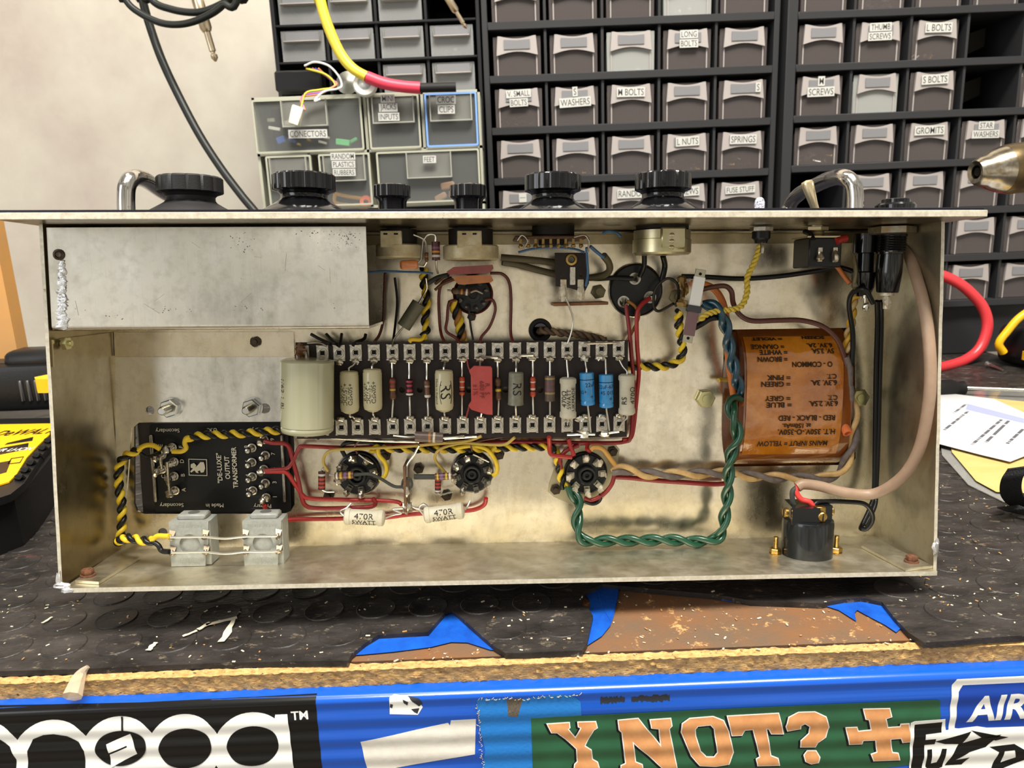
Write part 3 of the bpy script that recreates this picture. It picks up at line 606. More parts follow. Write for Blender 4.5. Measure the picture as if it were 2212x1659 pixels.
def bin_proto(root, cx, zc, Y, w, h, style, tray_mat=None, name='drawer'):
    """a bin front + tray, centred at cx, bottom zc"""
    m = MB(); T = 1.6; D = 60
    m.box((cx, Y + 1, zc + h / 2), (w, T, h), bev=.5)
    m.box((cx, Y + D / 2 + 2, zc + T / 2), (w, D, T)); 
    for s in (-1, 1): m.box((cx + s * (w / 2 - .8), Y + D / 2 + 2, zc + h * .42), (T, D, h * .84))
    dr = m.build(name, tray_mat or TR_D, root)
    m = MB()
    if style == 'arch':
        W = w * .4; n = 10
        top = [(cx - W, zc + h * 1.0), (cx - W * .88, zc + h * 1.0)] + [(cx - W * .88 + W * 1.76 * i / n, zc + h * (1.0 - .07 * math.sin(math.pi * i / n))) for i in range(n + 1)] + [(cx + W, zc + h)]
        bot = [(cx + W * 1.08 - W * 2.16 * i / n, zc + h * (.5 + .1 * math.sin(math.pi * i / n))) for i in range(n + 1)]
        m.prism(top + bot, [], 3.2, lambda x, y, z: Vector((x, Y - 1.2 + z - (zc + h - y) * .05, y)))
        m.cur = 1; m.prism([(cx - W * .68, zc + h * .66), (cx + W * .68, zc + h * .66), (cx + W * .68, zc + h * .9), (cx, zc + h * .88), (cx - W * .68, zc + h * .9)], [], .6, lambda x, y, z: Vector((x, Y - 4.3 + z, y)))
        m.cur = 0
        for s in (-1, 1): m.box((cx + s * w * .41, Y - .2, zc + h * .25), (w * .025, 1.2, h * .5))
    elif style == 'lip':
        m.box((cx, Y - 3.5, zc + h * .62), (w * .84, 8, 1.4), bev=.4)
        for s in (-1, 1): m.raw([(cx + s * w * .42, Y - 7, zc + h * .62), (cx + s * w * .42, Y, zc + h * .62), (cx + s * w * .46, Y, zc + h * .97), (cx + s * w * .44, Y, zc + h * .62)], [(0, 1, 2), (0, 2, 3), (1, 3, 2), (0, 3, 1)])
        m.cur = 1; m.box((cx, Y - .3, zc + h * .8), (w * .78, .8, h * .28))
    else:
        m.box((cx, Y - 3, zc + h * .5), (w * .62, 5, 1.6), bev=.4)
        for s in (-1, 1): m.box((cx + s * w * .31, Y - 2.5, zc + h * .72), (1.4, 4, h * .44))
        m.cur = 1; m.box((cx, Y - .4, zc + h * .72), (w * .6, .6, h * .4))
    hd = m.build('handle', [TR_F, TR_W], dr); return dr
def put(dr, dx, dz, tray=None, dy=0, rz=0):
    c = copy_tree(dr, dr.parent); c.location = (dx * .001, dy * .001, dz * .001)
    if tray: 
        for q in [c]: q.data = q.data.copy(); q.data.materials[0] = tray
    return c
def label(dr, text, cx, z, Y, size=7.0, tilt=0, one=True, sx=.74, w=None):
    m = MB(); lines = text.split('\n')
    for i, t in enumerate(lines):
        zz = z - i * size * 1.35; vs, fs = text2d(t, size * .86, sx=sx, bold=.04); ww = max(v.x for v in vs) - min(v.x for v in vs) + 3
        R = Matrix.Rotation(tilt, 3, 'Y'); m.cur = 0; m.box((cx, Y - 5.2, zz), (w or ww, .6, size * 1.22), R); m.cur = 1
        m.raw([R @ Vector((v.x, 0, v.y)) + Vector((cx, Y - 5.6, zz)) for v in vs], fs)
    return m.build('label', [LBW, LBT], dr)
# --- middle cabinet
Y2 = 950
gx0 = wy(1055, 104, Y2).x; gx1 = wy(1671, 96, Y2).x; zz = [wy(1060, y, Y2).z for y in (57, 173, 286, 394)]; pz = (zz[0] - zz[3]) / 3
zs = [zz[0] + 3 * pz - k * pz for k in range(3 + 1 + 4)]; nb = max(0, int((zs[-1] - 0) // pz)); zs += [zs[-1] - pz * (k + 1) for k in range(nb)]
c2, px2, pz2, bw2 = cabinet('middle dark grey cabinet of smoky drawers, labelled SPRINGS and M BOLTS among others', (gx0, gx1, 5), zs, Y2, 150, DRK, .15, .05, 1.2)
w2, h2 = px2 * .84, pz2 * .74; cx0 = gx0 + px2 * .5; zb0 = zs[2] - pz2 + bw2 / 2 + .3     # prototype in row 0 (bottom shelf line zs[3])
D2 = bin_proto(c2, cx0, zb0, Y2 + 6, w2, h2, 'arch')
L2 = {(1, 3): 'LONG\nBOLTS', (2, 0): 'V. SMALL\nBOLTS', (2, 1): 'S\nWASHERS', (2, 2): 'M BOLTS', (3, 3): 'L NUTS', (3, 4): 'SPRINGS', (4, 2): 'RANDOM', (4, 3): 'SCREWS', (4, 4): 'FUSE STUFF', (2, 4): 'S', (4, 0): '....'}
def fillgrid(cab, D, rows, cols, px_, pz_, L, cx, z0, Y, h, pale=(), miss=()  , lsz=8.8, yoff=None):
    rr = random.Random(cols); out = {}
    for r in range(rows):
        for c in range(cols):
            if (r, c) in miss: continue
            d = D if (r, c) == (0, 0) else put(D, c * px_, -r * pz_, TR_P if (r, c) in pale else None, dy=rr.uniform(-2.2, .8))
            out[(r, c)] = d
            if (r, c) in L:
                t = L[(r, c)]; x = cx + (w2 * .3 if t == 'S' else rr.uniform(-1, 1)); label(d, t, x, z0 + h * (.86 if '\n' in t else .79), Y, lsz if len(t) < 10 else lsz * .85, tilt=rr.uniform(-.04, .02))
    return out
G2 = fillgrid(c2, D2, 5, 5, px2, pz2, L2, cx0, zb0, Y2 + 6, h2, pale=((1, 2), (0, 0), (0, 3)))
def heap(label_, cab, cx, zc, Y, w, h, n, mts, seed, l=6, grp=None):
    m = MB(); r = random.Random(seed)
    for k in range(n):
        x = cx + r.uniform(-w / 2, w / 2); z = zc + 2 + abs(r.gauss(0, h * .4)); y = Y + 5 + r.uniform(0, 12); m.cur = r.randrange(len(mts))
        d = Vector((r.uniform(-1, 1), r.uniform(-.5, .5), r.uniform(-.5, .5))).normalized() * l; p = Vector((x, y, z)); m.cyl(p - d / 2, p + d / 2, 1.1, 1.1, 8); m.cyl(p - d / 2 - d * .15, p - d / 2, 2.2, 2.2, 8)
    return tag(m.build('hardware', mts), label_, 'hardware', kind='stuff')
BRS = mat('brass', (190, 158, 92), .35, 1, var=(150, 118, 62), vs=.3)
def cell2(r, c): return cx0 + c * px2, zb0 - r * pz2
for (r, c), n, lb, l in (((0, 3), 34, 'silver hardware filling the fourth drawer of the top row, middle cabinet', 7), ((1, 2), 14, 'bright screws in the pale drawer of the middle cabinet', 8), ((3, 3), 18, 'loose nuts in the L NUTS drawer', 5), ((3, 1), 4, 'few bright nuts in the drawer left of centre, fourth row', 4), ((3, 4), 8, 'springs lying in the SPRINGS drawer', 9), ((2, 0), 14, 'tiny bolts in the V. SMALL BOLTS drawer', 4)):
    x, z = cell2(r, c); heap(lb, c2, x, z, Y2 + 8, w2 * .7, h2 * .28, n, [BRIGHT, BRS] if r == 3 else [BRIGHT, STEEL], r * 7 + c, l)
# --- right cabinet
Y3 = 940
hx0 = wy(1722, 87, Y3).x; hp = (wy(2092, 87, Y3).x - hx0) / 3; za = [wy(1722, y, Y3).z for y in (34, 148, 258, 365)]; pz3 = (za[0] - za[3]) / 3
zs = [za[0] + 2 * pz3 - k * pz3 for k in range(8)]; zs.append(max(8, zs[-1] - pz3))
c3, px3, pz3, bw3 = cabinet('right dark grey cabinet with drawers labelled THUMB SCREWS and GROMITS', (hx0, hx0 + hp * 5, 5), zs, Y3, 150, DRK, .15, .09, 1.2)
w3, h3 = px3 * .8, pz3 * .76; dx0 = hx0 + px3 * .47; zc0 = zs[1] - pz3 + bw3 / 2 + .3
D3 = bin_proto(c3, dx0, zc0, Y3 + 6, w3, h3, 'arch')
L3 = {(1, 1): 'THUMB\nSCREWS', (1, 2): 'L BOLTS', (2, 0): 'M\nSCREWS', (2, 2): 'S BOLTS', (3, 2): 'GROMITS', (3, 3): 'STAR\nWASHERS'}
G3 = fillgrid(c3, D3, 7, 5, px3, pz3, L3, dx0, zc0, Y3 + 6, h3, pale=((2, 1),), miss=((1, 3), (2, 3), (4, 0), (6, 0), (6, 1), (6, 2)))
for lb, r, c, n in (('silver bolts filling the second drawer of the top row, right cabinet', 0, 1, 26), ('brass and steel bits in the unlabelled drawer above the bent handle', 3, 0, 16), ('brass spacers in the L BOLTS drawer', 1, 2, 6), ('white plastic clips in the unlabelled drawer left of S BOLTS', 2, 1, 5)):
    heap(lb, c3, dx0 + c * px3, zc0 - r * pz3, Y3 + 8, w3 * .7, h3 * .3, n, [BRS, BRIGHT] if r else [BRIGHT, STEEL], r * 5 + c, 8)
m = MB(); xx = dx0 + 3 * px3
for r in (1, 2):
    z = zc0 - r * pz3
    m.raw([(xx - 22, Y3 + 50, z + 4), (xx + 24, Y3 + 60, z + 22), (xx + 24, Y3 + 60, z + 44), (xx - 22, Y3 + 50, z + 30), (xx - 22, Y3 + 52, z + 4), (xx + 24, Y3 + 62, z + 22), (xx + 24, Y3 + 62, z + 44), (xx - 22, Y3 + 52, z + 30)], [(0, 1, 2, 3), (7, 6, 5, 4), (0, 4, 5, 1), (1, 5, 6, 2), (2, 6, 7, 3), (3, 7, 4, 0)])
m.build('tilted_drawer', clearmat('smoke_deep', (60, 56, 48), .6), c3)
# --- small black cabinet behind the organiser
Y1 = 950
ax0 = wy(596, 87, Y1).x; ax1 = wy(1029, 75, Y1).x; zz = [wy(600, y, Y1).z for y in (55, 136)]; pz1 = zz[0] - zz[1]
zs = [zz[0] + 2 * pz1 - k * pz1 for k in range(6)]
BLK = mat('cabinet_black', (28, 28, 30), .4)
c1, px1, pz1, bw1 = cabinet('small black drawer cabinet with clear lipped drawers at the back left', (ax0, ax1, 4), zs, Y1 + 4, 140, BLK, .07, .04, 1.2)
w1, h1 = px1 * .86, pz1 * .84; ex0 = ax0 + px1 * .5; ez0 = zs[1] - pz1 + bw1 / 2 + .3
D1 = bin_proto(c1, ex0, ez0, Y1 + 8, w1, h1, 'lip', TR_G)
fillgrid(c1, D1, 4, 4, px1, pz1, {}, ex0, ez0, Y1 + 8, h1, miss=((0, 3), (2, 0), (2, 1), (3, 0), (3, 1), (3, 2), (3, 3)))
heap('silver bits in the clear drawer at the right of the small black cabinet', c1, ex0 + 3 * px1, ez0 - 2 * pz1 + pz1, Y1 + 10, w1 * .6, 8, 10, [BRIGHT, STEEL], 3, 6)
# --- clear organiser
YO = 880
def oz(px, py): return wy(px, py, YO)
root = thing('clear_organizer', 'grey see-through plastic organizer with labelled bins standing left of the middle cabinet', 'organizer', oz(790, 455), frame=WORLD)
ORGF = mat('organizer_frame', (168, 168, 152), .35, coat=.4); ORGB = mat('organizer_back', (44, 46, 46), .4)
A, B = oz(543, 214), oz(1036, 190); ztop = (A.z + B.z) / 2; xl, xr = A.x, B.x; zm = (oz(560, 330).z + oz(1036, 322).z) / 2; r2 = ztop - zm
m = MB(); m.box(((xl + xr) / 2, YO + 62, (ztop) / 2), (xr - xl, 3, ztop)); m.cur = 1
for z in (ztop - 1.5, zm, zm - r2, zm - 2 * r2): m.box(((xl + xr) / 2, YO + 31, z), (xr - xl, 62, 3))
for x in (xl + 1.5, xr - 1.5): m.box((x, YO + 31, ztop / 2), (3, 62, ztop))
m.box((oz(790, 260).x, YO + 31, (ztop + zm) / 2), (3, 62, r2)); m.box((oz(914, 260).x, YO + 31, (ztop + zm) / 2), (3, 62, r2))
m.box((oz(672, 390).x, YO + 31, zm - r2 / 2), (3, 62, r2)); m.box((oz(800, 390).x, YO + 31, zm - r2 / 2), (3, 62, r2))
m.build('frame', [ORGB, ORGF], root)
def obin(x0, x1, row, lab=None, blue=False, lz=.8, lx=.5, sz=7.5, hand=None):
    a = oz(x0, 260).x; b = oz(x1, 260).x; zt = (ztop - 3) if row == 0 else zm - 2; zb = zt - r2 + 4; h = zt - zb
    m = MB(); m.box(((a + b) / 2, YO - 2, (zt + zb) / 2), (b - a - 3, 1.4, h), bev=.4); d = m.build('bin', clearmat('bin_clear', (150, 152, 150), .17, .15), root)
    m = MB()
    rim = rrect(a + 1, zb, b - 1, zt, 2, 3); inn = rrect(a + 3, zb + 2, b - 3, zt - 2, 1, 3)
    m.prism(rim, [inn], 3, lambda x, y, z: Vector((x, YO - 3.5 + z, y))); m.build('rim', mat('blue_rim', (120, 160, 224), .3, coat=.5) if blue else ORGF, d)
    hx0, hx1 = hand or (.12, .88); w = b - a; m = MB(); m.box((a + w * (hx0 + hx1) / 2, YO - 7, zb + h * .48), (w * (hx1 - hx0), 7, 1.2)); 
    for q in (hx0, hx1): m.box((a + w * q, YO - 6, zb + h * .72), (1.2, 6, h * .5))
    m.cur = 1; m.box((a + w * (hx0 + hx1) / 2, YO - 3.4, zb + h * .72), (w * (hx1 - hx0), .8, h * .46)); m.build('handle', [clearmat('bin_lip', (186, 186, 176), .55), clearmat('bin_window', (150, 150, 144), .32)], d)
    if lab: label(d, lab, a + w * lx, zb + h * lz, YO - 4.5, sz, tilt=.02)
    return a, b, zb, h
obin(548, 786, 0, 'CONECTORS', lz=.33, lx=.5, sz=7.5, hand=(.28, .68))
obin(795, 910, 0, 'MINI\nJACKS\nINPUTS', lz=.92, lx=.42, sz=7); obin(918, 1034, 0, 'CROC\nCLIPS', True, lz=.86, lx=.42, sz=7.5)
obin(565, 668, 1); obin(680, 796, 1, 'RANDOM\nPLASTICS\nRUBBERS', lz=.94, sz=6.4); obin(806, 1034, 1, 'FEET', lz=.82, lx=.52, sz=6.5, hand=(.3, .72))
m = MB(); rr = random.Random(8); cols = [mat('bit_white', (220, 218, 206), .5), mat('bit_blue', (40, 84, 160), .5), mat('bit_green', (96, 190, 120), .5), BRS, mat('bit_orange', (228, 110, 70), .5)]
for px, py, k, s in [(585, 275, 0, 8), (600, 300, 1, 9), (575, 255, 0, 7), (630, 285, 1, 10), (640, 310, 3, 5), (660, 300, 3, 6), (700, 295, 0, 5), (735, 305, 2, 11), (755, 300, 2, 8), (620, 300, 1, 8), (610, 262, 0, 7), (690, 305, 0, 6)]:
    m.cur = k; m.box(oz(px, py) + Vector((0, 12 + rr.random() * 10, 0)), (s * rr.uniform(.8, 1.7), s * .6, s * rr.uniform(.4, .8)), Matrix.Rotation(rr.uniform(-.5, .5), 3, 'Y'), bev=.6)
tag(m.build('connector', cols), 'assorted coloured connectors heaped in the CONECTORS bin', 'connectors', kind='stuff')
m = MB(); c = oz(757, 432) + Vector((0, 14, 0)); q = [c + Vector((x, 0, z)) for x, z in ((-20, 8), (-4, 4), (12, 1), (20, -3), (14, -9), (-2, -6), (-20, -2), (-20, 8))]
m.tube(q, 2.2, 8, 4); tag(m.build('rubber_band', mat('band_ochre', (206, 150, 40), .5)), 'ochre rubber band in the RANDOM PLASTICS bin', 'rubber band')
m = MB(); c = oz(789, 436) + Vector((0, 8, 0)); m.lathe(c, (0, -1, 0), [(3, 0), (7, 0), (7.5, 2), (7, 4), (3, 4), (3, 0)], 18, False); tag(m.build('grommet', mat('bit_orange', (228, 110, 70), .5)), 'orange rubber ring in the RANDOM PLASTICS bin', 'ring')
m = MB(); 
for px, py, s in ((965, 400, 10), (985, 420, 11), (950, 425, 9), (1010, 405, 8)): m.box(oz(px, py) + Vector((0, 16, 0)), (s * 1.6, s, s * .8), Matrix.Rotation(s * .3, 3, 'Y'), bev=1.5)
tag(m.build('feet', mat('tan_feet', (190, 150, 118), .6)), 'tan furniture feet heaped in the FEET bin', 'feet', kind='stuff')
# --- things on top of the organiser
bgtube('cable', 'thick yellow cable with red sleeve sweeping across the small drawer cabinet', 'cable', [(660, -600, 870), (682, -60, 870), (692, 0, 868), (708, 55, 866), (735, 115, 864), (762, 148, 862), (792, 166, 860)], 5.6, mat('yellow_cable', (224, 200, 60), .4))
m = MB(); m.tube([wy(792, 166, 860), wy(830, 180, 860), wy(870, 187, 860), wy(908, 190, 860)], 6.2, 12, 6); tag(m.build('cable_sleeve', mat('red_sleeve', (214, 60, 84), .45)), 'pink-red heat shrink sleeve on the end of the yellow cable', 'sleeve')
m = MB(); m.tube([wy(908, 190, 860), wy(945, 189, 861), wy(985, 188, 862)], 5, 12, 4); tag(m.build('plug_body', BLACKR), 'black plug body at the end of the red sleeve', 'plug')
root = thing('ribbon_lead', 'black multi-pin plug with thin coloured wires on the organizer', 'connector', oz(660, 185), frame=WORLD)
m = MB(); m.box(wy(650, 178, 905), (52, 26, 22), bev=2); m.build('socket_block', BLACKP, root)
for k, (cn, col) in enumerate((('white', (232, 232, 232)), ('yellow', (220, 196, 60)), ('green', (30, 110, 60)), ('pink', (220, 100, 120)), ('blue', (40, 80, 190)), ('orange', (226, 130, 60)))):
    m = MB(); j = k * 2.2
    if k == 0: pts = [(658, 142, 880), (680, 134, 876), (710, 142, 872), (732, 165, 870), (738, 185, 868), (728, 192, 866), (705, 196, 864), (690, 205, 862), (680, 218, 860), (692, 214, 860)]
    else: pts = [(655 + j * 3, 148, 882), (700 + j, 158 + j, 874), (722 + j * .5, 180, 870), (716, 190, 866), (690, 192 + j, 864), (662 - j, 200 + j, 862), (648 + j, 238, 858)]
    m.tube([wy(*p) for p in pts], 1.1, 8, 6); m.build('wire', mat('thin_' + cn, col, .45), root)
m = MB(); m.box(wy(640, 250, 857), (12, 8, 20), Matrix.Rotation(.35, 3, 'Y'), bev=1); m.build('white_plug', mat('nylon', (226, 220, 200), .5), root)
root = thing('spacer_ring', 'white plastic ring with a clear knob lying on the organizer', 'ring', wy(790, 184, 872), frame=WORLD); c = wy(790, 184, 870)
m = MB(); m.lathe(c, (0, -1, .15), [(6, 0), (13, 0), (13.5, 3), (12, 6), (8, 7), (6, 5)], 24, False); m.build('ring', WHITEP, root); m = MB(); m.ball(c + Vector((0, -4, 0)), (7, 6, 7), 14); m.build('knob', mat('clear_knob', (196, 200, 200), .15, coat=.8), root)
m = MB(); c = wy(752, 180, 900); m.lathe(c, (0, -1, .2), [(0, 0), (12, 0), (13, 2), (9, 3), (4, 6), (0, 6)], 22, False); tag(m.build('washer', mat('dull_metal', (124, 124, 116), .4, .8)), 'dull round metal cap on the organizer left of the white ring', 'cap')
# ================================================================== the amplifier chassis
ALU = brushed('alu_sheet', (226, 217, 198), (120, 104, 80), .25)
ALU2 = brushed('alu_cover', (234, 232, 226), (84, 80, 74), .2, warm=(.96, .96, .93), dth=.68, ds=.35)
ALU3 = brushed('alu_shaded', (160, 148, 120), (96, 84, 60), .33)  # same aluminium darkened: dim reflections of the left wall put into the colour
ALU4 = brushed('alu_mid_shaded', (196, 192, 176), (110, 100, 80), .42)  # same aluminium, right wall's milder shade put into the colour
ALU5 = brushed('alu_bottom', (228, 222, 204), (130, 116, 90), .42)
ALUE = mat('alu_edge', (222, 216, 198), .5, .35, var=(188, 180, 160), vs=.35, spots=((150, 112, 66), .12, .66))
SOLD = mat('solder', (205, 200, 188), .25, .9, var=(150, 138, 112), vs=.8)
SOLW = mat('white_solder', (226, 218, 198), .5, .3, var=(180, 168, 140), vs=.6)
RUST = mat('rust', (120, 78, 52), .8, .3, var=(84, 52, 36), vs=.6, bump=.6)
DKST = mat('dark_screw', (86, 76, 62), .45, .8, var=(56, 48, 40), vs=.6)
YPAS = mat('yellow_passivate', (206, 200, 150), .3, .9)
def xl_(z): return XL * (1 - z / HT)
def xr_(z): return 432 + (XR - 432) * (1 - z / HT)
V3 = Vector
chs = thing('amplifier_chassis', 'open aluminium amplifier chassis on its back edge with wiring side facing forward', 'amplifier', (216, 60, 0))
def xz(pix, h=0): return [(P(x, y, h).x, P(x, y, h).z) for x, y in pix]
m = MB()
hole_ot = [(p[0], p[1]) for p in xz([(290, 922), (300, 913), (330, 912), (618, 910), (632, 918), (636, 960), (636, 1090), (628, 1104), (612, 1110), (312, 1110), (296, 1104), (290, 1088)])]
hole_mt = xz([(1572, 712), (1835, 708), (1846, 720), (1848, 990), (1836, 1004), (1578, 1008), (1566, 998), (1562, 730)])
c1_ = P(325, 886); c2_ = P(573, 882); cg = P(1167, 713)
c3_ = P(352, 1150)
m.prism([(xl_(0), ZB), (xr_(0), ZB), (432, HT), (0, HT)], [hole_ot, hole_mt, circ(c1_.x, c1_.z, 2.4), circ(c2_.x, c2_.z, 2.9), circ(cg.x, cg.z, 4.6), circ(c3_.x, c3_.z, 2.6)], 1.6, lambda x, y, z: V3((x, DP + .8 - z, y)))
m.build('back_panel', ALU, chs)
for s, nm in ((0, 'l'), (1, 'r')):
    f = xr_ if s else xl_; k = -1 if s else 1; m = MB(); n = 14; vs = []; fs = []
    rr = random.Random(4 + s)
    for i in range(n + 1):
        z = -1.0 + (HT + 1) * i / n; j = rr.uniform(-.25, .25)
        vs += [V3((f(z), j, z)), V3((f(z) + k * 1.7, j, z)), V3((f(z) + k * 1.7, DP + .2, z - (1.4 if i == 0 else 0))), V3((f(z), DP + .2, z - (1.4 if i == 0 else 0)))]
    for i in range(n):
        for q in range(4): m.cur = 0; a = i * 4; b = a + 4; q2 = (q + 1) % 4; fs.append(((a + q, a + q2, b + q2, b + q), 1 if q == 0 else 0))
    o0 = len(m.v); m.v += vs
    for g, c in fs: m.f.append(g if not s else tuple(reversed(g))); m.mi.append(c)
    m.f += [(0, 3, 2, 1), tuple(4 * n + q for q in (0, 1, 2, 3))]; m.mi += [0, 0]
    m.build('side_wall', [ALU4 if s else ALU3, ALUE], chs)
m = MB(); sl = ZB / DP
m.raw([(xl_(0) + 3.5, -3, .15), (xr_(0) - 1.5, -3, .15), (xr_(0) - 1, DP, ZB), (xl_(0) + 1, DP, ZB), (xl_(0) + 3.5, -3, -2.2), (xr_(0) - 1.5, -3, -2.2), (xr_(0) - 1, DP, ZB - 2), (xl_(0) + 1, DP, ZB - 2)], [(0, 1, 2, 3), (7, 6, 5, 4), (1, 5, 6, 2), (2, 6, 7, 3), (3, 7, 4, 0)])
m.cur = 1; m.raw([(xl_(0) + 3.5, -3, .15), (xr_(0) - 1.5, -3, .15), (xr_(0) - 1.5, -3, -2.2), (xl_(0) + 3.5, -3, -2.2)], [(0, 3, 2, 1)])
m.build('bottom_plate', [ALU5, ALUE], chs)
# top panel with black fascia
yf = PZ(1106, 471.5, HT).y; xre = PZ(2151, 466, HT).x; xle = 432 - xre
m = MB(); m.box(((xle + xre) / 2, yf / 2 + 90.2, HT + 1.55), (xre - xle - .4, 179.6 - yf, 3.1)); m.build('front_panel', [brushed('alu_panel_shaded', (132, 120, 98), (70, 58, 40), .3)], chs)  # panel metal darkened, shade of its underside put into the colour
m = MB(); m.box(((xle + xre) / 2, yf + .4, HT + 1.55), (xre - xle, .8, 3.12), bev=.3); m.build('panel_edge', [ALUE], chs)
m = MB(); m.box(((xle + xre) / 2 - .3, yf / 2 + 90.4, HT + 3.7), (xre - xle - 1.6, 179 - yf, 1.1), bev=.15); m.build('fascia', mat('fascia_black', (24, 24, 34), .3, coat=.3), chs)
# inner top flange and thin bend line
m = MB(); m.box((216, DP - 5, HT - 1.3), (426, 10, .8)); m.box((216, DP - .5, HT - 4), (426, .8, 6)); m.build('top_flange', ALU3, chs)
# strip plates left
m = MB(); q = xz([(249, 718), (634, 717), (636, 769), (249, 769)], 1.2); m.prism(q, [circ(P(553, 738, 1).x, P(553, 738, 1).z, 3.3)], 1.2, lambda x, y, z: V3((x, DP - .6 - z, y))); m.build('joint_strip', ALU, chs)
m = MB(); z0, z1 = P(249, 769, 1).z, P(249, 718, 1).z; m.raw([V3((xl_(z) + a, y, z)) for z in (z0, z1) for a in (1.7, 2.9) for y in (1, DP - .5)], [(0, 1, 3, 2), (4, 6, 7, 5), (0, 4, 5, 1), (2, 3, 7, 6), (0, 2, 6, 4), (1, 5, 7, 3)]); m.build('joint_strip', ALU3, chs)
m = MB(); q = xz([(249, 771), (633, 771), (634, 909), (624, 911), (300, 912), (284, 925), (270, 1110), (250, 1110)], .6); m.prism(q, [circ(c1_.x, c1_.z, 2.5), circ(c2_.x, c2_.z, 3.0)], .6, lambda x, y, z: V3((x, DP - .35 - z, y))); m.build('inner_plate', ALU2, chs)
# gussets
for pts in ([(162, 1252), (213, 1256), (302, 1196), (255, 1190)], [(1861, 1172), (1956, 1228), (2016, 1221), (1893, 1158)]):
    q = [PZ(x, y, 1.8) for x, y in pts]; m = MB(); m.prism([(v.x, v.y) for v in q], [], 1.5, lambda x, y, z: V3((x, y, .95 + z + y * sl))); m.build('corner_bracket', [ALU5], chs)
for px, py in ((190, 1243), (1969, 1213)):
    c = PZ(px, py, 1.6); m = MB(); m.cyl(c, c + V3((0, 0, .8)), 3.6); m.nut(c + V3((0, 0, .6)), (0, 0, 1), 3.0, 2.8); m.ball(c + V3((0, 0, 3.2)), (1.8, 1.8, .8), 8); m.build('corner_bolt', RUST, chs)
for q_ in ((V3((xl_(0) + 2, -1, .6)), (3.6, 2, 1.6), 12, .35), (V3((xl_(3) + .6, -.6, 3)), (1.3, 1.4, 4.5), 10, .3), (V3((xr_(12) - 1, -.4, 12)), (1.5, 1.4, 4), 10, .4), (V3((xl_(0) + 5.5, -3.1, -1)), (3.0, 1, 1.4), 10, .3)):
    m = MB(); m.ball(*q_); m.build('weld_bead', mat('weld', (214, 214, 214), .35, .8, bump=.5), chs)
def handle(pts):
    m = MB(); m.tube([cplane(*[a, b, 1, c]) for a, b, c in pts], 4.1, 16, 8); return m.build('handle', mat('worn_chrome', (200, 196, 190), .16, 1, spots=[((128, 74, 34), .16, .58), ((40, 34, 30), .5, .66)]), chs)
handle([(273, 470, 12), (272, 425, 12), (275, 400, 13), (288, 385, 18), (312, 388, 34), (342, 408, 60), (372, 428, 85), (388, 448, 98), (390, 470, 100)])
handle([(1846, 470, 12), (1847, 425, 12), (1842, 398, 13), (1824, 383, 18), (1795, 386, 34), (1762, 400, 58), (1728, 418, 82), (1708, 440, 98), (1700, 465, 100)])
def panelscrew(px, py, label):
    c = cplane(px, py, 1, 14); c.z = HT + 4.2; return c
m = MB(); c = cplane(190, 458, 1, 10); c.z = HT + 4.1; m.lathe(c, (0, 0, 1), [(3, 0), (3.1, .8), (2, 1.7), (0, 1.9)], 16, False)
m.build('panel_screw', mat('blue_zinc', (190, 214, 232), .25, 1), chs)
m = MB(); c = cplane(214, 458, 1, 18); c.z = HT + 4.1; m.lathe(c, (0, 0, 1), [(4.4, 0), (4.4, .9), (3, 1.4), (0, 1.4)], 16, False); m.build('panel_washer', STEEL, chs)
# small captive fixings of the chassis left area
def nutbolt(name, px, py, h, r, L, label=None, mt=None, ax=FWD, wash=None, parent=None):
    c = P(px, py, h); m = MB()
    if wash: m.cyl(c, c + ax * .6, wash)
    m.nut(c + ax * (.5 if wash else 0), ax, r, r * .75, rot=.4); m.cyl(c, c + ax * L, r * .5, seg=12); return m.build(name, mt or BRIGHT, parent or chs)
nutbolt('flange_screw', 553, 738, .4, 3.0, 3.4, mt=DKST)
c = PX(132, 742, 1.5); m = MB(); m.nut(c + V3((1.2, 0, 0)), (1, 0, 0), 3.4, 2.6); m.cyl(c, c + V3((5.2, 0, 0)), 1.4); m.build('wall_nut', YPAS, chs)
# screening cover
root = thing('screening_cover', 'scratched aluminium screening cover bent over the upper left of the chassis', 'metal cover', (85, 2, 130))
zb_ = cplane(450, 713, 1, 1.5).z; xc1 = cplane(797, 700, 1, 1.5).x; xc2 = cplane(790, 480, 1, 1.5).x; m = MB(); n = 8
prof = [(1.2, HT - 1.4)] + [(1.2 + 2.6 * (1 - math.cos(math.pi / 2 * i / n)), zb_ + 2.6 - 2.6 * math.sin(math.pi / 2 * i / n)) for i in range(n + 1)] + [(DP - 2, zb_ + .0)]
prof2 = [(y + 1.3, z) for y, z in prof[:1]] + [(1.2 + 2.6 - 1.3 * math.cos(math.pi / 2 * i / n), zb_ + 2.6 - 1.3 * math.sin(math.pi / 2 * i / n)) for i in range(n + 1)] + [(DP - 2, zb_ + 1.3)]
vs = []; NX = 24
for i in range(NX + 1):
    for k, (y, z) in enumerate(prof + prof2):
        kk = k % len(prof); t = i / NX; z_ = z; x0 = xl_(z) + 2.6; x1 = xc1 + (xc2 - xc1) * (z - zb_) / (HT - zb_); x = x0 + (x1 - x0) * t
        dent = .6 * noise.noise(V3((x * .03, z * .03, 3))) if kk == 0 else 0
        vs.append(V3((x, y + (0 if kk else 0) + dent, z_)))
L = len(prof) * 2; K = len(prof)
fs = []
for i in range(NX):
    a = i * L; b = a + L
    for k in range(K - 1): fs.append((a + k, a + k + 1, b + k + 1, b + k)); fs.append((a + K + k, b + K + k, b + K + k + 1, a + K + k + 1))
    fs.append((a, b, b + K, a + K)); fs.append((a + K - 1, a + L - 1, b + L - 1, b + K - 1))
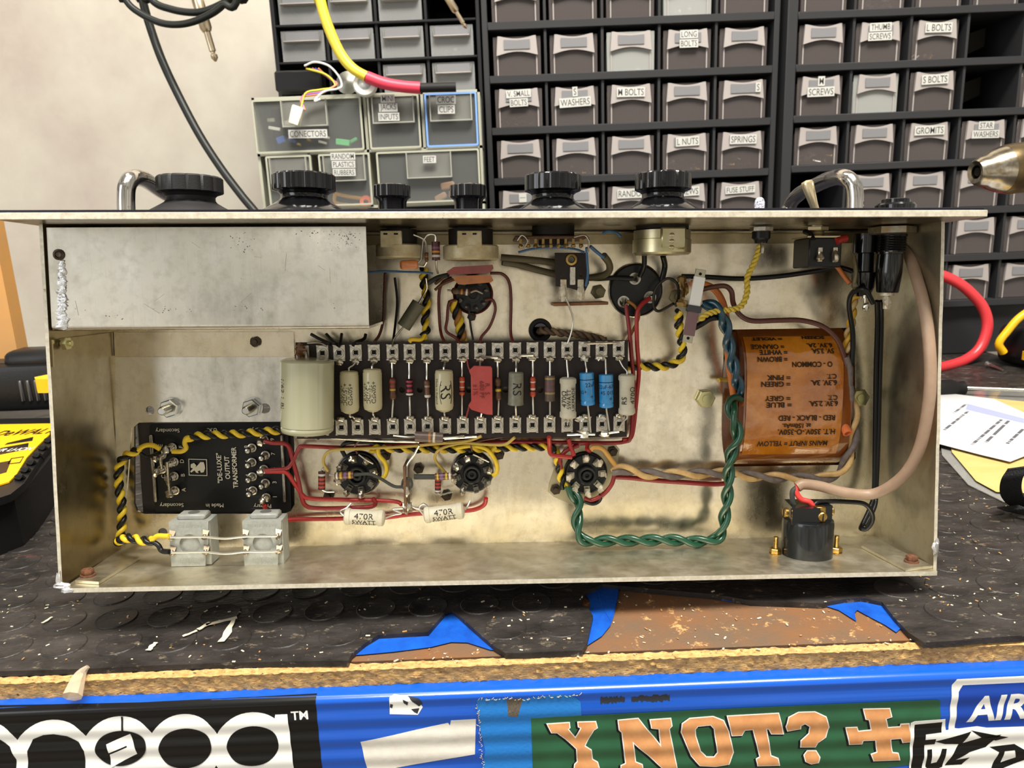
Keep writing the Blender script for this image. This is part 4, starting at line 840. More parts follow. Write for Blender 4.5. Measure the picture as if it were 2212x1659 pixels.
for a in (0, NX * L):
    for k in range(K - 1): fs.append((a + k, a + K + k, a + K + k + 1, a + k + 1) if a == 0 else (a + k, a + k + 1, a + K + k + 1, a + K + k))
m.raw(vs, fs); m.build('cover_sheet', ALU2, root)
m = MB(); rr = random.Random(9)
for k in range(22): c = cplane(134 + rr.uniform(-3, 3), 566 + k * 6.6, 1, 1.0); m.ball(c, (1.3 + k * .07, .5, 1.5), 8, .4)
m.build('weld_bead', mat('weld', (214, 214, 214), .35, .8, bump=.5), root)
m = MB(); rr = random.Random(31)
for cx_, cy_, sx_, sy_, n_ in ((745, 500, 22, 16, 60), (700, 498, 40, 7, 40), (525, 520, 22, 16, 30), (450, 668, 130, 5, 60), (258, 672, 10, 12, 16), (420, 610, 60, 14, 24), (740, 522, 24, 8, 26)):
    for k in range(n_):
        c = cplane(cx_ + rr.gauss(0, sx_), cy_ + rr.gauss(0, sy_), 1, 1.2)
        if not (5 < c.x < xc1 - 2 and zb_ + 4 < c.z < HT - 3): continue
        c.y = 1.2 + .6 * noise.noise(V3((c.x * .03, c.z * .03, 3))); s_ = rr.uniform(.1, .38); m.box(c, (s_ * rr.uniform(.6, 2.4), .12, s_), Matrix.Rotation(rr.uniform(0, 3), 3, 'Y'))
o_ = m.build('scuff_marks', mat('scuff_dark', (92, 90, 88), .5, .5), root); o_['kind'] = 'stuff'
m = MB()
for k in range(26):
    c = cplane(rr.uniform(160, 780), rr.uniform(500, 695), 1, 1.2); a_ = rr.choice((0, 1.5, 1.57, .7, -.6)) + rr.uniform(-.15, .15); l_ = rr.uniform(2, 9); c.y = 1.2 + .6 * noise.noise(V3((c.x * .03, c.z * .03, 3)))
    if 8 < c.x < xc1 - 8 and zb_ + 8 < c.z < HT - 8: m.box(c, (l_, .1, .09), Matrix.Rotation(a_, 3, 'Y'))
o_ = m.build('scratches', mat('scratch_grey', (120, 118, 112), .4, .7), root); o_['kind'] = 'stuff'
c = cplane(127, 550, 1, 1); m = MB(); m.lathe(c, FWD, [(2.6, 0), (2.6, .5), (1.6, .9), (1.2, .4), (0, .3)], 16, False); m.build('rivet', DKST, root)
# ------------------------------------------------------------------ knobs
def Cz_(px, py, y): return cplane(px, py, 1, y - 8)
def knob_big(px, ptop, w, label, rot, y=34, dusty=False):
    zt = cplane(px, ptop, 1, y - 8).z; base = cplane(px, 458, 1, y); base.z = HT + 4.3; H = zt - base.z
    root = thing('control_knob', label, 'knob', base, group=None); R = w / 2 / 4.02
    mt = mat('bakelite_dusty', (34, 33, 34), .5, bump=.3) if dusty else mat('bakelite', (14, 14, 16), .16, coat=.8)
    zq = lambda py: Cz_(px, py + (ptop - 378) * .8, y).z - base.z
    zv, z43, z42, g0 = zq(456), zq(433), zq(422), zq(415); m = MB(); seg = 96; vs = []; fs = []; prof = [(.86, g0 - .2), (1, g0 + .6), (1, H - .8), (.95, H), (0.01, H)]
    for r, z in prof:
        for k in range(seg): a = 2 * math.pi * k / seg + rot; f = 1 - .055 * max(0, math.cos(a * 14)) ** 4 if r > .5 else 1; vs.append(base + V3((math.cos(a) * R * r * f, math.sin(a) * R * r * f, z)))
    for i in range(len(prof) - 1):
        for k in range(seg): k2 = (k + 1) % seg; fs.append((i * seg + k, i * seg + k2, (i + 1) * seg + k2, (i + 1) * seg + k))
    fs.append(tuple(reversed(range(seg)))); m.raw(vs, fs); m.build('grip', mt, root)
    m = MB(); m.lathe(base, (0, 0, 1), [(R * 1.42, 0), (R * 1.4, zv * .7), (R * 1.3, zv), (R * 1.02, zv + (z43 - zv) * .5), (R * .8, zv + (z43 - zv) * .9), (R * .74, z43 + .8), (R * .74, z42), (R * .84, g0)], 48); m.build('skirt', mt, root)
    return root
knob_big(414, 378, 129, 'dusty black fluted control knob beside the bent left handle', .1, dusty=True)
knob_big(659, 372, 128, 'glossy black fluted knob above the right end of the screening cover', .25)
knob_big(1194, 373, 118, 'glossy black fluted knob in front of the first column of the middle cabinet', .4)
knob_big(1431, 370, 117, 'glossy black fluted knob hiding part of the RANDOM drawer', .05)
def knob_small(px, label, rot):
    y = 32; zt = cplane(px, 398, 1, y - 4).z; base = cplane(px, 458, 1, y); base.z = HT + 4.3; H = zt - base.z; root = thing('small_knob', label, 'knob', base); R = 77 / 8.04
    mt = mat('bakelite', (14, 14, 16), .16, coat=.8); m = MB(); seg = 60; vs = []; fs = []; prof = [(.8, H * .58), (1, H * .66), (1, H - .5), (.93, H), (.01, H)]
    for r, z in prof:
        for k in range(seg): a = 2 * math.pi * k / seg + rot; f = 1 - .08 * max(0, math.cos(a * 10)) ** 2 if r > .5 else 1; vs.append(base + V3((math.cos(a) * R * r * f, math.sin(a) * R * r * f, z)))
    for i in range(len(prof) - 1):
        for k in range(seg): k2 = (k + 1) % seg; fs.append((i * seg + k, i * seg + k2, (i + 1) * seg + k2, (i + 1) * seg + k))
    fs.append(tuple(reversed(range(seg)))); m.raw(vs, fs); m.build('grip', mt, root)
    m = MB(); m.lathe(base, (0, 0, 1), [(R * .72, 0), (R * .75, 2), (R * .76, H * .5), (R * .82, H * .6)], 32); m.build('collar', mt, root)
knob_small(848, 'smaller black pointerless knob, left one of the two short knobs', .1)
knob_small(1012, 'smaller black pointerless knob, right one of the two short knobs', .5)
root = thing('toggle_switch', 'toggle switch with cream-coloured metal lever and black body under the panel', 'switch', cplane(1760, 458, 1, 26))
a = cplane(1764, 462, 1, 26); b = cplane(1742, 392, 1, 24); m = MB(); m.lathe(a, b - a, [(1.9, 0), (2.1, (b - a).length * .3), (3.2, (b - a).length * .93), (2.6, (b - a).length), (0, (b - a).length + .6)], 16, False); m.build('lever', mat('lever_cream', (226, 208, 168), .25, .8), root)
c = cplane(1768, 505, 1, 26); m = MB(); m.box(V3((c.x, 27, HT - 14)), (17, 20, 15), bev=.6); m.build('body', mat('switch_body', (26, 26, 28), .4), root)
m = MB(); m.box(V3((c.x - 1, 27, HT - 6)), (17, 20, .8)); m.lathe(V3((c.x - 2, 25, HT - 6)), (0, 0, 1), [(4, 0), (4.4, .7), (4, 1.2), (4.4, 1.9), (4, 2.4), (4.4, 3), (4, 3.4), (4, 6)], 20); m.nut(V3((c.x - 2, 25, HT - 2.6)), (0, 0, 1), 6.2, 2.2); m.build('bushing', mat('brassy_zinc', (196, 184, 150), .35, .9), root)
m = MB(); 
for dx in (-3.2, 4.6): q = V3((c.x + dx, 16.4, HT - 15)); m.box(q, (2.2, 1.6, 7)); m.ball(q + V3((0, -1, -1)), (2.0, 1.6, 2.6), 9, .3)
m.build('solder_lug', SOLD, root)
root = thing('pilot_lamp', 'panel indicator lamp with faceted clear jewel and hex nut below', 'lamp', cplane(1641, 458, 1, 20))
c = cplane(1641, 437, 1, 22); b0 = V3((c.x, c.y, HT + 4)); m = MB(); m.lathe(b0, (0, 0, 1), [(2.7, 0), (2.7, c.z - b0.z), (2.2, c.z - b0.z + 1.5), (1.2, c.z - b0.z + 2.4), (0, c.z - b0.z + 2.6)], 9, False); m.build('jewel', mat('jewel', (206, 206, 220), .08, coat=1, spots=((90, 88, 104), .9, .5)), root)
c = cplane(1645, 485, 1, 22); m = MB(); m.nut(V3((c.x, 22, HT - 3)), (0, 0, 1), 5.8, 2.4); m.build('hex_nut', STEEL, root); m = MB(); m.lathe(V3((c.x, 22, HT - 3)), (0, 0, -1), [(4.6, 0), (4.6, 3.5), (3.6, 4.4), (3.2, 6)], 20); m.build('holder', BLACKP, root)
m = MB(); m.tube([V3((c.x - .5, 20, HT - 8)), V3((c.x - .3, 19, HT - 11)), V3((c.x - .6, 19, HT - 14))], 1.0, 8, 3); m.build('solder_tag', SOLD, root)
root = thing('fuse_holder', 'large black panel fuse holder with hex nut and tapered barrel near the right wall', 'fuse holder', (418, 24, 170))
c = cplane(1935, 440, 1, 24); fx = c.x; m = MB(); b0 = V3((fx, 24, HT + 4.3)); hh = cplane(1935, 428, 1, 20).z - b0.z; hq = cplane(1935, 438, 1, 20).z - b0.z
m.lathe(b0, (0, 0, 1), [(9.4, 0), (9.8, hq - 1), (9, hq), (6.8, hq + .2), (6.8, hh - .3), (6.2, hh), (0, hh)], 40, False); m.build('cap', mat('bakelite', (14, 14, 16), .16), root)
c = cplane(1928, 482, 1, 24); fx = c.x; m = MB(); m.nut(V3((fx, 24, HT - 4.6)), (0, 0, 1), 11.4, 4.2, rot=.1); m.build('hex_nut', mat('cad_nut', (176, 174, 164), .35, .9, var=(150, 130, 96), vs=.2), root)
zb2 = cplane(1922, 632, 1, 22).z; m = MB(); L = HT - 4.5 - zb2; pr = [(7.4, 0)]
for k in range(7): pr += [(7.5, 1 + k * 1.25), (6.9, 1.6 + k * 1.25)]
pr += [(6.9, 10), (6.2, 10.2), (6.4, L * .65), (5.4, L - .6), (5, L)]; m.lathe(V3((fx, 24, HT - 4.6)), (-.02, 0, -1), pr, 32); m.build('barrel', mat('bakelite', (14, 14, 16), .16), root)
e = V3((fx - .8, 24, zb2)); m = MB(); m.cyl(e + V3((0, 0, .3)), e - V3((0, 0, 1.6)), 3.6); m.cyl(e, e - V3((0, 0, 8.5)), 1.6); m.ball(e - V3((0, 0.8, 4.6)), (2.2, 2, 3.4), 10, .3); m.build('end_terminal', SOLW, root)
root = thing('fuse_holder', 'slimmer black fuse holder hanging left of the large one, with clip arms', 'fuse holder', (405, 34, 150))
c = cplane(1868, 560, 1, 34); fx = c.x; zt = cplane(1868, 505, 1, 34).z; zb3 = cplane(1866, 640, 1, 34).z; m = MB(); m.lathe(V3((fx, 34, zt)), (0, 0, -1), [(6.6, 0), (6.6, 10), (4.8, 10.5), (5, (zt - zb3) * .6), (6.2, (zt - zb3) * .62), (5.6, (zt - zb3) * .85), (3.5, zt - zb3)], 28); m.build('barrel', mat('bakelite', (14, 14, 16), .16), root)
m = MB(); e = V3((fx + .6, 32, zb3)); m.cyl(e + V3((0, 0, .6)), e - V3((0, 0, 1)), 2.6); m.cyl(e, e - V3((0, 0, 7.4)), 1.3); m.ball(e - V3((0, .6, 5.4)), (1.9, 1.6, 2.2), 9, .3); m.build('end_terminal', SOLD, root)
m = MB()
for s in (-1, 1): m.tube([V3((fx + s * 8, 30, zt - 12)), V3((fx + s * 7.4, 28, zt - 20)), V3((fx + s * 8.4, 27, zt - 26))], 1.2, 6, 4); m.ball(V3((fx + s * 8.2, 27, zt - 27)), (1.8, 1.4, 2.4), 8, .3)
m.build('clip_arm', mat('dull_brass', (120, 110, 84), .5, .7), root)
# ================================================================== parts fixed inside the chassis
def pth(pts): return [P(*p) for p in pts]
def wire(label, pts, r, mt, name='wire', cat='wire', seg=10, group=None, sm=6):
    m = MB(); m.tube(pth(pts), r, seg, sm); return tag(m.build(name, mt, frame=CH), label, cat, group)
def twisted(label, pts, r, mts, turn, name='twisted_wires', phase=0.0, names=None, loose=1.0):
    c = catmull(pth(pts), 14); L = [0]
    for i in range(1, len(c)): L.append(L[-1] + (c[i] - c[i - 1]).length)
    root = thing(name, label, 'wires', c[len(c) // 2]); n = len(mts); S = [[] for _ in mts]
    t0 = (c[1] - c[0]).normalized(); x, y, _ = frame_of(t0); N = max(12, int(L[-1] / .8)); j = 0
    rr = random.Random(len(pts))
    for i in range(N + 1):
        s = L[-1] * i / N
        while j < len(c) - 2 and L[j + 1] < s: j += 1
        u = (s - L[j]) / max(1e-6, L[j + 1] - L[j]); p = c[j].lerp(c[j + 1], min(1, u)); t = (c[j + 1] - c[j]).normalized()
        q = t0.rotation_difference(t); x = q @ x; x = (x - t * x.dot(t)).normalized(); y = t.cross(x); t0 = t
        for k in range(n):
            a = 2 * math.pi * (s / turn + k / n) + phase; w = r * (1.0 if n == 2 else 1.15) * loose
            S[k].append(p + (x * math.cos(a) + y * math.sin(a)) * w)
    for k, q in enumerate(S):
        m = MB(); m.tube(q, r, 10, 0); m.build((names or ['strand'] * n)[k], mts[k], root)
    return root
WY = mat('wire_yellow', (236, 204, 44), .38, var=(216, 180, 40), vs=.08); WB = mat('wire_black', (22, 22, 22), .35); WR = mat('wire_red', (180, 46, 42), .38, var=(150, 34, 32), vs=.06)
WDR = mat('wire_dark_red', (136, 30, 30), .4); WG = mat('wire_green', (22, 72, 48), .3, var=(20, 66, 46), vs=.05, coat=.3); WT = mat('wire_teal', (18, 62, 80), .3, coat=.3)
WO = mat('wire_orange', (204, 116, 56), .42); WBR = mat('wire_brown', (84, 44, 36), .4); WGY = mat('wire_grey', (118, 106, 100), .6, var=(90, 80, 76), vs=.3); WCR = mat('wire_cream', (212, 178, 120), .45, var=(176, 138, 84), vs=.15)
WBE = mat('cable_beige', (170, 144, 122), .45, var=(150, 124, 102), vs=.05); WBL = mat('wire_blue', (56, 96, 136), .4); WTH = mat('wire_old_yellow', (186, 158, 74), .45); WSL = mat('sleeving_olive', (88, 80, 56), .5); WST = mat('sleeving_slate', (60, 62, 58), .6)
# ---- tag board
BRD = mat('paxolin', (46, 36, 33), .5, var=(34, 27, 25), vs=.1, bump=.15, bs=.6, spots=((110, 100, 92), .8, .74)); TAGM = mat('tag_metal', (226, 222, 212), .4, .6, var=(176, 168, 150), vs=.5)
tb = thing('tag_board', 'long dark brown tag board with two rows of riveted square tags', 'circuit board', P(1000, 840, 0))
q = xz([(638, 740), (1357, 735), (1354, 944), (641, 948)], 16); hol = [circ(P(x, 842, 16).x, P(x, 842, 16).z, 1.7) for x in (869, 907, 1013, 1092, 1167, 1304)]
m = MB(); m.prism(q, hol, 2.0, lambda x, y, z: V3((x, DP - 15 - z, y))); m.build('board', BRD, tb)
m = MB(); 
for x in (700, 1000, 1300): c = P(x, 842, 0); m.cyl(c, c + FWD * 14, 2.5)
m.build('standoffs', DKST, tb)
DARK = mat('hole_shade', (12, 10, 8), .8)  # for solid insets; the shade inside holes and slots put into the colour
def mktag(px, py, up):
    c = P(px, py, 16.3); s = 1 if up else -1; root = tb
    m = MB(); m.box(c + V3((0, -.3, 0)), (6.4, .7, 8.2), bev=.15); m.lathe(c + V3((0, -.5, 0)), FWD, [(2.9, 0), (2.6, .7), (2.0, .8), (1.7, .2)], 16, False)
    for k in (-1, 1): m.box(c + V3((k * 2.4, -.8, s * -4.1)), (1.6, 1.8, .6)); m.box(c + V3((k * 2.6, -.6, s * 4.0)), (1.2, 1.4, .5))
    m.cur = 1; m.box(c + V3((0, -.75, 0)), (2.3, .3, 2.3)); t = m.build('tag', [TAGM, DARK], root)
    m = MB(); m.ball(c + V3((0, -1.5, s * -4.6)), (2.5, 1.5, 1.7), 12, .18); m.build('solder_joint', SOLD, t); return t, c
TX = [733, 769, 808, 848, 885, 923, 962, 1000, 1037, 1075, 1113, 1150, 1187, 1225, 1262, 1299, 1336]
BX = [738, 773, 810, 849, 886, 924, 962, 1000, 1038, 1075, 1113, 1150, 1187, 1225, 1264, 1300, 1337]
rr = random.Random(12)
for xs_, y0, y1, up in (([655, 697] + TX, 763, 753, True), ([656, 698] + BX, 924, 915, False)):
    pr, c0 = mktag(xs_[0], y0, up)
    for x in xs_[1:]:
        t = (x - xs_[0]) / (xs_[-1] - xs_[0]); c = P(x, y0 + (y1 - y0) * t, 16.3); cp = copy_tree(pr, tb); cp.location = (c - c0) * .001
        for ch in cp.children: ch.location = V3((rr.uniform(-.3, .3), 0, rr.uniform(-.4, .4))) * .001; ch.scale = (rr.uniform(.8, 1.2), 1, 1) if False else (1, 1, 1)
m = MB(); m.tube(pth([(1262, 742, 18), (1300, 741, 18.5), (1338, 740, 18)]), .7, 6, 2); m.build('link_wire', TIN, tb); m = MB(); m.tube(pth([(1225, 939, 18), (1264, 938, 18.5), (1285, 938, 18)]), .7, 6, 2); m.build('link_wire', TIN, tb); m = MB(); m.tube(pth([(1300, 937, 18), (1337, 932, 18)]), .7, 6, 2); m.build('link_wire', TIN, tb)
m = MB(); m.tube(pth([(1040, 771, 19), (1075, 772, 19)]), .8, 6, 2); m.build('link_wire', TIN, tb)
m = MB(); m.tube(pth([(1120, 768, 19), (1152, 767, 19)]), .8, 6, 2); m.build('link_wire', TIN, tb)
m = MB(); m.tube(pth([(716, 946, 15), (800, 952, 16), (905, 955, 15)]), .6, 6, 4); m.build('link_wire', STEEL, tb); m = MB(); m.tube(pth([(1030, 943, 17), (960, 948, 17)]), .6, 6, 2); m.build('link_wire', STEEL, tb)
rr = random.Random(4)
for x, y, s in ((1255, 905, 3), (1262, 935, 3.4), (1300, 902, 2.4), (1308, 937, 3), (1262, 773, 2.4), (1298, 773, 2.6)):
    m = MB(); m.ball(P(x, y, 18.5), (s * .9, 1.6, s * .7), 9, .5); m.build('cold_solder', mat('bright_solder', (236, 232, 220), .3, .8), tb)
m = MB(); m.ball(P(650, 757, 19), (3, 2, 4), 12, .3); m.ball(P(645, 768, 19), (2, 2, 3), 10, .3); m.build('burnt_flux', mat('flux', (120, 70, 24), .3, coat=.5, var=(70, 44, 24), vs=.6), tb)
# ---- axial parts
def axial(name, label, cat, a, b, rpx, h, prof, mats, bands=(), leads=(), text=(), group=None, lr=.55, seg=24, stock=4.05, lm=None):
    A = P(*a, h); B = P(*b, h); d = B - A; L = d.length; R = rpx / stock; root = thing(name, label, cat, (A + B) / 2, group=group)
    m = MB(); ts = sorted(set([p[0] for p in prof] + [q for x in bands for q in x[:2]])); pr = []
    def rad(t):
        for i in range(len(prof) - 1):
            if prof[i][0] <= t <= prof[i + 1][0]:
                u = (t - prof[i][0]) / max(1e-6, prof[i + 1][0] - prof[i][0]); return prof[i][1] + (prof[i + 1][1] - prof[i][1]) * u
        return prof[-1][1]
    pts = []
    for t in ts:
        same = [p for p in prof if p[0] == t]; pts += [(p[1], t) for p in same] if same else [(rad(t), t)]
    m.lathe(A, d, [(R * r, L * t) for r, t in pts], seg, close=True)
    for i in range(len(pts) - 1):
        tm = (pts[i][1] + pts[i + 1][1]) / 2; k = 0
        for x in bands:
            if x[0] <= tm <= x[1] and pts[i + 1][1] - pts[i][1] > 1e-6: k = x[2]
        for f in range(seg): m.mi[i * seg + f] = k
    m.build('body', mats, root)
    for ld in leads:
        m = MB(); m.tube([P(*p) for p in ld], lr, 8, 4); m.build('lead', lm or TIN, root)
    if text:
        m = MB(); ax = -d.normalized() if abs(d.z) > abs(d.x) and d.z < 0 else d.normalized()
        for t in text:
            body, size, rot, sh, tt, kw = t; cyltext(m, body, size, A + d * tt, ax, FWD, R, rot, sh, **kw)
        m.build('printing', mat('print_black', (30, 28, 26), .6), root)
    return root
CREAM = mat('cap_cream', (196, 188, 152), .32, coat=.3, spots=((150, 130, 90), .3, .76)); CREAMB = mat('cap_cream_big', (172, 170, 140), .25, coat=.5, spots=((90, 80, 56), .5, .78))
can = [(0, .3), (.0, .9), (.02, 1), (.97, 1), (1, .88), (1, .2)]
waxed = [(0, .5), (.015, .86), (.05, .98), (.07, .94), (.1, 1), (.85, 1), (.93, .92), (.985, .5), (1, .3)]
dumb = [(0, .35), (.05, .8), (.12, 1), (.25, .96), (.3, .86), (.7, .86), (.75, .96), (.88, 1), (.95, .8), (1, .35)]
sq = [(0, .2), (0, 1), (1, 1), (1, .2)]
def upd(x, yt, yb, hb=19): return [(x, yt, hb)]
root = axial('can_capacitor', 'very large cream-green can capacitor at the left end of the tag board', 'capacitor', (664, 776), (664, 934), 55, 30, [(0, .2), (0, .84), (.012, .95), (.03, 1), (.9, 1), (.91, .975), (.93, 1), (.97, .98), (.99, .93), (1, .86), (1, .2)], [CREAMB], leads=[[(664, 776, 30), (662, 765, 24), (655, 760, 18)], [(664, 934, 30), (662, 942, 22), (656, 940, 18)]], seg=56, stock=4.02, text=[('1/62 1 BI', 3.2, -90, (-12.4, 0), .45, {})], lr=.9)
def P2(x, y0, y1, hb=21, ht=21, xt=None, yt=None): return None
def vert(name, label, cat, x, y0, y1, r, prof, mats, tt=None, tb_=None, dx=0, h=None, **k):
    h = h or (16 + r / 4.05 + 1); tt = tt or (x, 775, 18); tb_ = tb_ or (x, 903, 18)
    return axial(name, label, cat, (x, y0), (x + dx, y1), r, h, prof, mats, leads=[[(x, y0 + 2, h), (x, y0 - 6, h - .5), ((x + tt[0]) / 2, (y0 + tt[1]) / 2, (h + 18) / 2), tt], [(x + dx, y1 - 2, h), (x + dx, y1 + 6, h - .5), ((x + dx + tb_[0]) / 2, (y1 + tb_[1]) / 2, (h + 18) / 2), tb_]], **k)
m50 = [('+50MFD', 2.4, -90, (1.2, 0), .52, {}), ('+15VDC', 2.4, -90, (-1.6, 0), .52, {}), ('+P-WB', 2.4, -90, (-4.0, 0), .52, {})]
vert('electrolytic_capacitor', 'cream 50MFD capacitor nearest the big can, first of the two', 'capacitor', 754, 801, 894, 20.5, waxed, [CREAM], tt=(771, 778, 18), tb_=(768, 907, 18), dx=2, text=m50)
vert('electrolytic_capacitor', 'cream 50MFD capacitor second from the big can, longer print', 'capacitor', 804, 796, 890, 20.5, waxed, [CREAM], tt=(808, 778, 18), tb_=(810, 905, 18), dx=2, text=m50)
RB = lambda *c: [mat('res_' + '_'.join(map(str, q)), q, .4, var=tuple(int(v * .85) for v in q), vs=.6) for q in c]
vert('resistor', 'thin brown resistor with two red bands and a yellow one, right of the cream pair', 'resistor', 847, 815, 864, 8, dumb, RB((96, 58, 34), (150, 50, 44), (196, 160, 56)), bands=[(.14, .24, 1), (.34, .44, 1), (.5, .58, 2)], dx=2)
vert('resistor', 'dark resistor with three crimson bands and a white one', 'resistor', 884, 818, 857, 8, dumb, RB((48, 34, 34), (190, 44, 66), (226, 222, 208)), bands=[(.1, .2, 1), (.32, .43, 1), (.58, .72, 1), (.8, .9, 2)], tb_=(886, 903, 18), dx=1)
vert('resistor', 'brown resistor with a silver band and a white end band, left of the RS capacitor', 'resistor', 922, 820, 861, 7, dumb, RB((112, 74, 56), (168, 150, 136), (232, 228, 214)), bands=[(.3, .4, 1), (.8, .93, 2)], tb_=(925, 903, 18), dx=2)
vert('electrolytic_capacitor', 'cream waxed capacitor printed RS between curved lines', 'capacitor', 959, 798, 890, 20, waxed, [CREAM], tt=(962, 778, 18), tb_=(962, 907, 18), dx=1, text=[('RS', 6, -90, (1.2, 0), .5, {}), ('Made in England', 1.5, -90, (-4.4, 0), .5, {})])
m = MB()
for s in (-1, 1):
    c = P(960, 846, 22.5); R = 20 / 4.05 + .1; pts = []
    for k in range(9): a = -1 + k / 4; xx = 1.2 + s * (3.6 - .9 * a * a); pts.append(c + V3((R * math.sin(xx / R), -(R * math.cos(xx / R)) + .6, a * 6.2)))
    m.tube(pts, .16, 5, 2)
m.build('printed_arcs', mat('print_black', (30, 28, 26), .6), bpy.data.objects['electrolytic_capacitor.002'])
vert('resistor', 'small orange-red resistor left of the flat red capacitor', 'resistor', 998, 813, 855, 6.8, dumb, RB((196, 78, 46), (216, 200, 176), (40, 26, 24)), bands=[(.24, .3, 1), (.52, .58, 1), (.72, .8, 2)], tb_=(998, 900, 18))
root = thing('film_capacitor', 'flat rectangular pink-red capacitor printed R. S. with wrinkled ends', 'capacitor', P(1041, 840, 20)); q = xz([(1013, 800), (1024, 790), (1060, 791), (1063, 795), (1064, 895), (1050, 894), (1018, 884), (1012, 875), (1018, 866), (1017, 810)], 21)
m = MB(); m.prism([(x + .0, z) for x, z in q], [], 4.2, lambda x, y, z: V3((x, DP - 20.5 - z + .5 * noise.noise(V3((x * .2, y * .2, 0))), y))); m.build('body', mat('dip_red', (186, 80, 74), .5, var=(176, 60, 56), vs=.08, bump=.3), root)
for ld in ([(1037, 792, 20), (1037, 778, 18)], [(1040, 892, 20), (1038, 905, 18)], [(1015, 800, 20), (1011, 790, 19), (1009, 776, 18)], [(1015, 872, 20), (1010, 890, 19), (1006, 905, 18)]): m = MB(); m.tube(pth(ld), .55, 6, 3); m.build('lead', TIN if ld[0][0] > 1020 else WDR, root)
m = MB()
for t, x, s in (('R.  S.', 1053, 2.5), ('680 PF', 1041, 2.5), ('±1%', 1027, 2.5)): flattext(m, t, s, P(x, 842, 23), RT, UP, -90)
m.build('printing', mat('print_dark_red', (110, 34, 34), .6), root)
vert('resistor', 'dark brown resistor with a bright yellow band right of the red capacitor', 'resistor', 1075, 815, 865, 8, dumb, RB((92, 60, 38), (36, 24, 20), (214, 182, 40)), bands=[(.36, .46, 1), (.5, .6, 2)], tb_=(1076, 903, 18), dx=2)
vert('paper_capacitor', 'grey-green tubular capacitor with black curved print', 'capacitor', 1115, 803, 875, 17, [(0, .2), (0, .8), (.04, .96), (.92, 1), (.98, 1.04), (1, .9), (1, .2)], RB((132, 130, 112)), dx=-1, text=[('RS', 5, -90, (0.6, 0), .5, {})])
vert('resistor', 'small orange-red resistor left of the square-ended brown one', 'resistor', 1151, 813, 858, 6.8, dumb, RB((196, 74, 44), (226, 214, 196), (40, 26, 24)), bands=[(.24, .3, 1), (.56, .64, 1), (.68, .73, 2)], tb_=(1152, 900, 18))
vert('resistor', 'square-ended dark brown resistor with purple and gold bands', 'resistor', 1188, 811, 866, 11.5, sq, RB((94, 78, 68), (166, 140, 84), (120, 70, 84)), bands=[(.08, .15, 1), (.28, .36, 2), (.5, .58, 2), (.65, .72, 1)])
CER = mat('ceramic_body', (204, 198, 178), .55, var=(186, 178, 154), vs=.1, bump=.25)
pot = [(0, .3), (.0, .7), (.03, .95), (.06, 1), (.14, 1), (.15, .92), (.2, .9), (.8, .9), (.82, .93), (.84, 1), (.94, 1), (.98, .8), (1, .3)]
vert('wirewound_resistor', 'white ceramic resistor printed 5WATT UK MADE left of the blue pair', 'resistor', 1227, 815, 905, 18.5, pot, [CER], tt=(1224, 776, 18), tb_=(1226, 918, 18), text=[('470Ω', 2.9, 90, (-2.9, 0), .5, {}), ('5WATT', 2.3, 90, (0, 0), .5, {}), ('UKMADE', 2.3, 90, (2.7, 0), .5, {})])
BLC = mat('cap_blue', (58, 150, 206), .22, coat=.7, var=(36, 126, 190), vs=.08); BLL = mat('cap_blue_line', (16, 34, 60), .4)
blp = [(0, .3), (0, .86), (.02, 1), (.83, 1), (.86, .93), (.89, 1), (.98, .98), (1, .85), (1, .3)]
vert('blue_capacitor', 'bright blue electrolytic, left of the blue pair', 'capacitor', 1267, 804, 875, 16, blp, [BLC, BLL], bands=[(.2, .225, 1)], tt=(1264, 776, 18), tb_=(1276, 934, 18), dx=3, text=[('22uF', 2.2, 4, (1.5, 0), .36, {}), ('RS+', 2, 4, (-3, 0), .58, {}), ('+', 2.8, 0, (2, 0), .73, {})])
vert('blue_capacitor', 'bright blue electrolytic, right of the blue pair, beside the last white resistor', 'capacitor', 1309, 808, 880, 16, blp, [BLC, BLL], bands=[(.22, .245, 1)], tt=(1308, 776, 18), tb_=(1316, 930, 18), dx=1, text=[('22uF-63V', 2, 2, (0, 0), .36, {}), ('45 015', 2.1, 0, (0, 0), .54, {}), ('+', 2.8, 0, (2, 0), .72, {})])
vert('wirewound_resistor', 'white ceramic resistor overhanging the right end of the tag board', 'resistor', 1354, 808, 897, 18.5, pot, [CER], tt=(1337, 776, 18), tb_=(1338, 925, 18), dx=0, text=[('470Ω', 3, 90, (2.6, 0), .5, {}), ('RS', 3, 90, (-2.4, 0), .62, {})])
axial('resistor', 'brown cylindrical resistor lying across the bottom edge of the tag board', 'resistor', (897, 943), (957, 946), 11.5, 24, sq, RB((104, 86, 78), (180, 120, 70), (224, 212, 180)), bands=[(.48, .56, 1), (.64, .72, 2)], leads=[[(897, 943, 24), (880, 944, 21), (850, 941, 18)], [(957, 946, 24), (985, 944, 22), (1002, 942, 18)]])
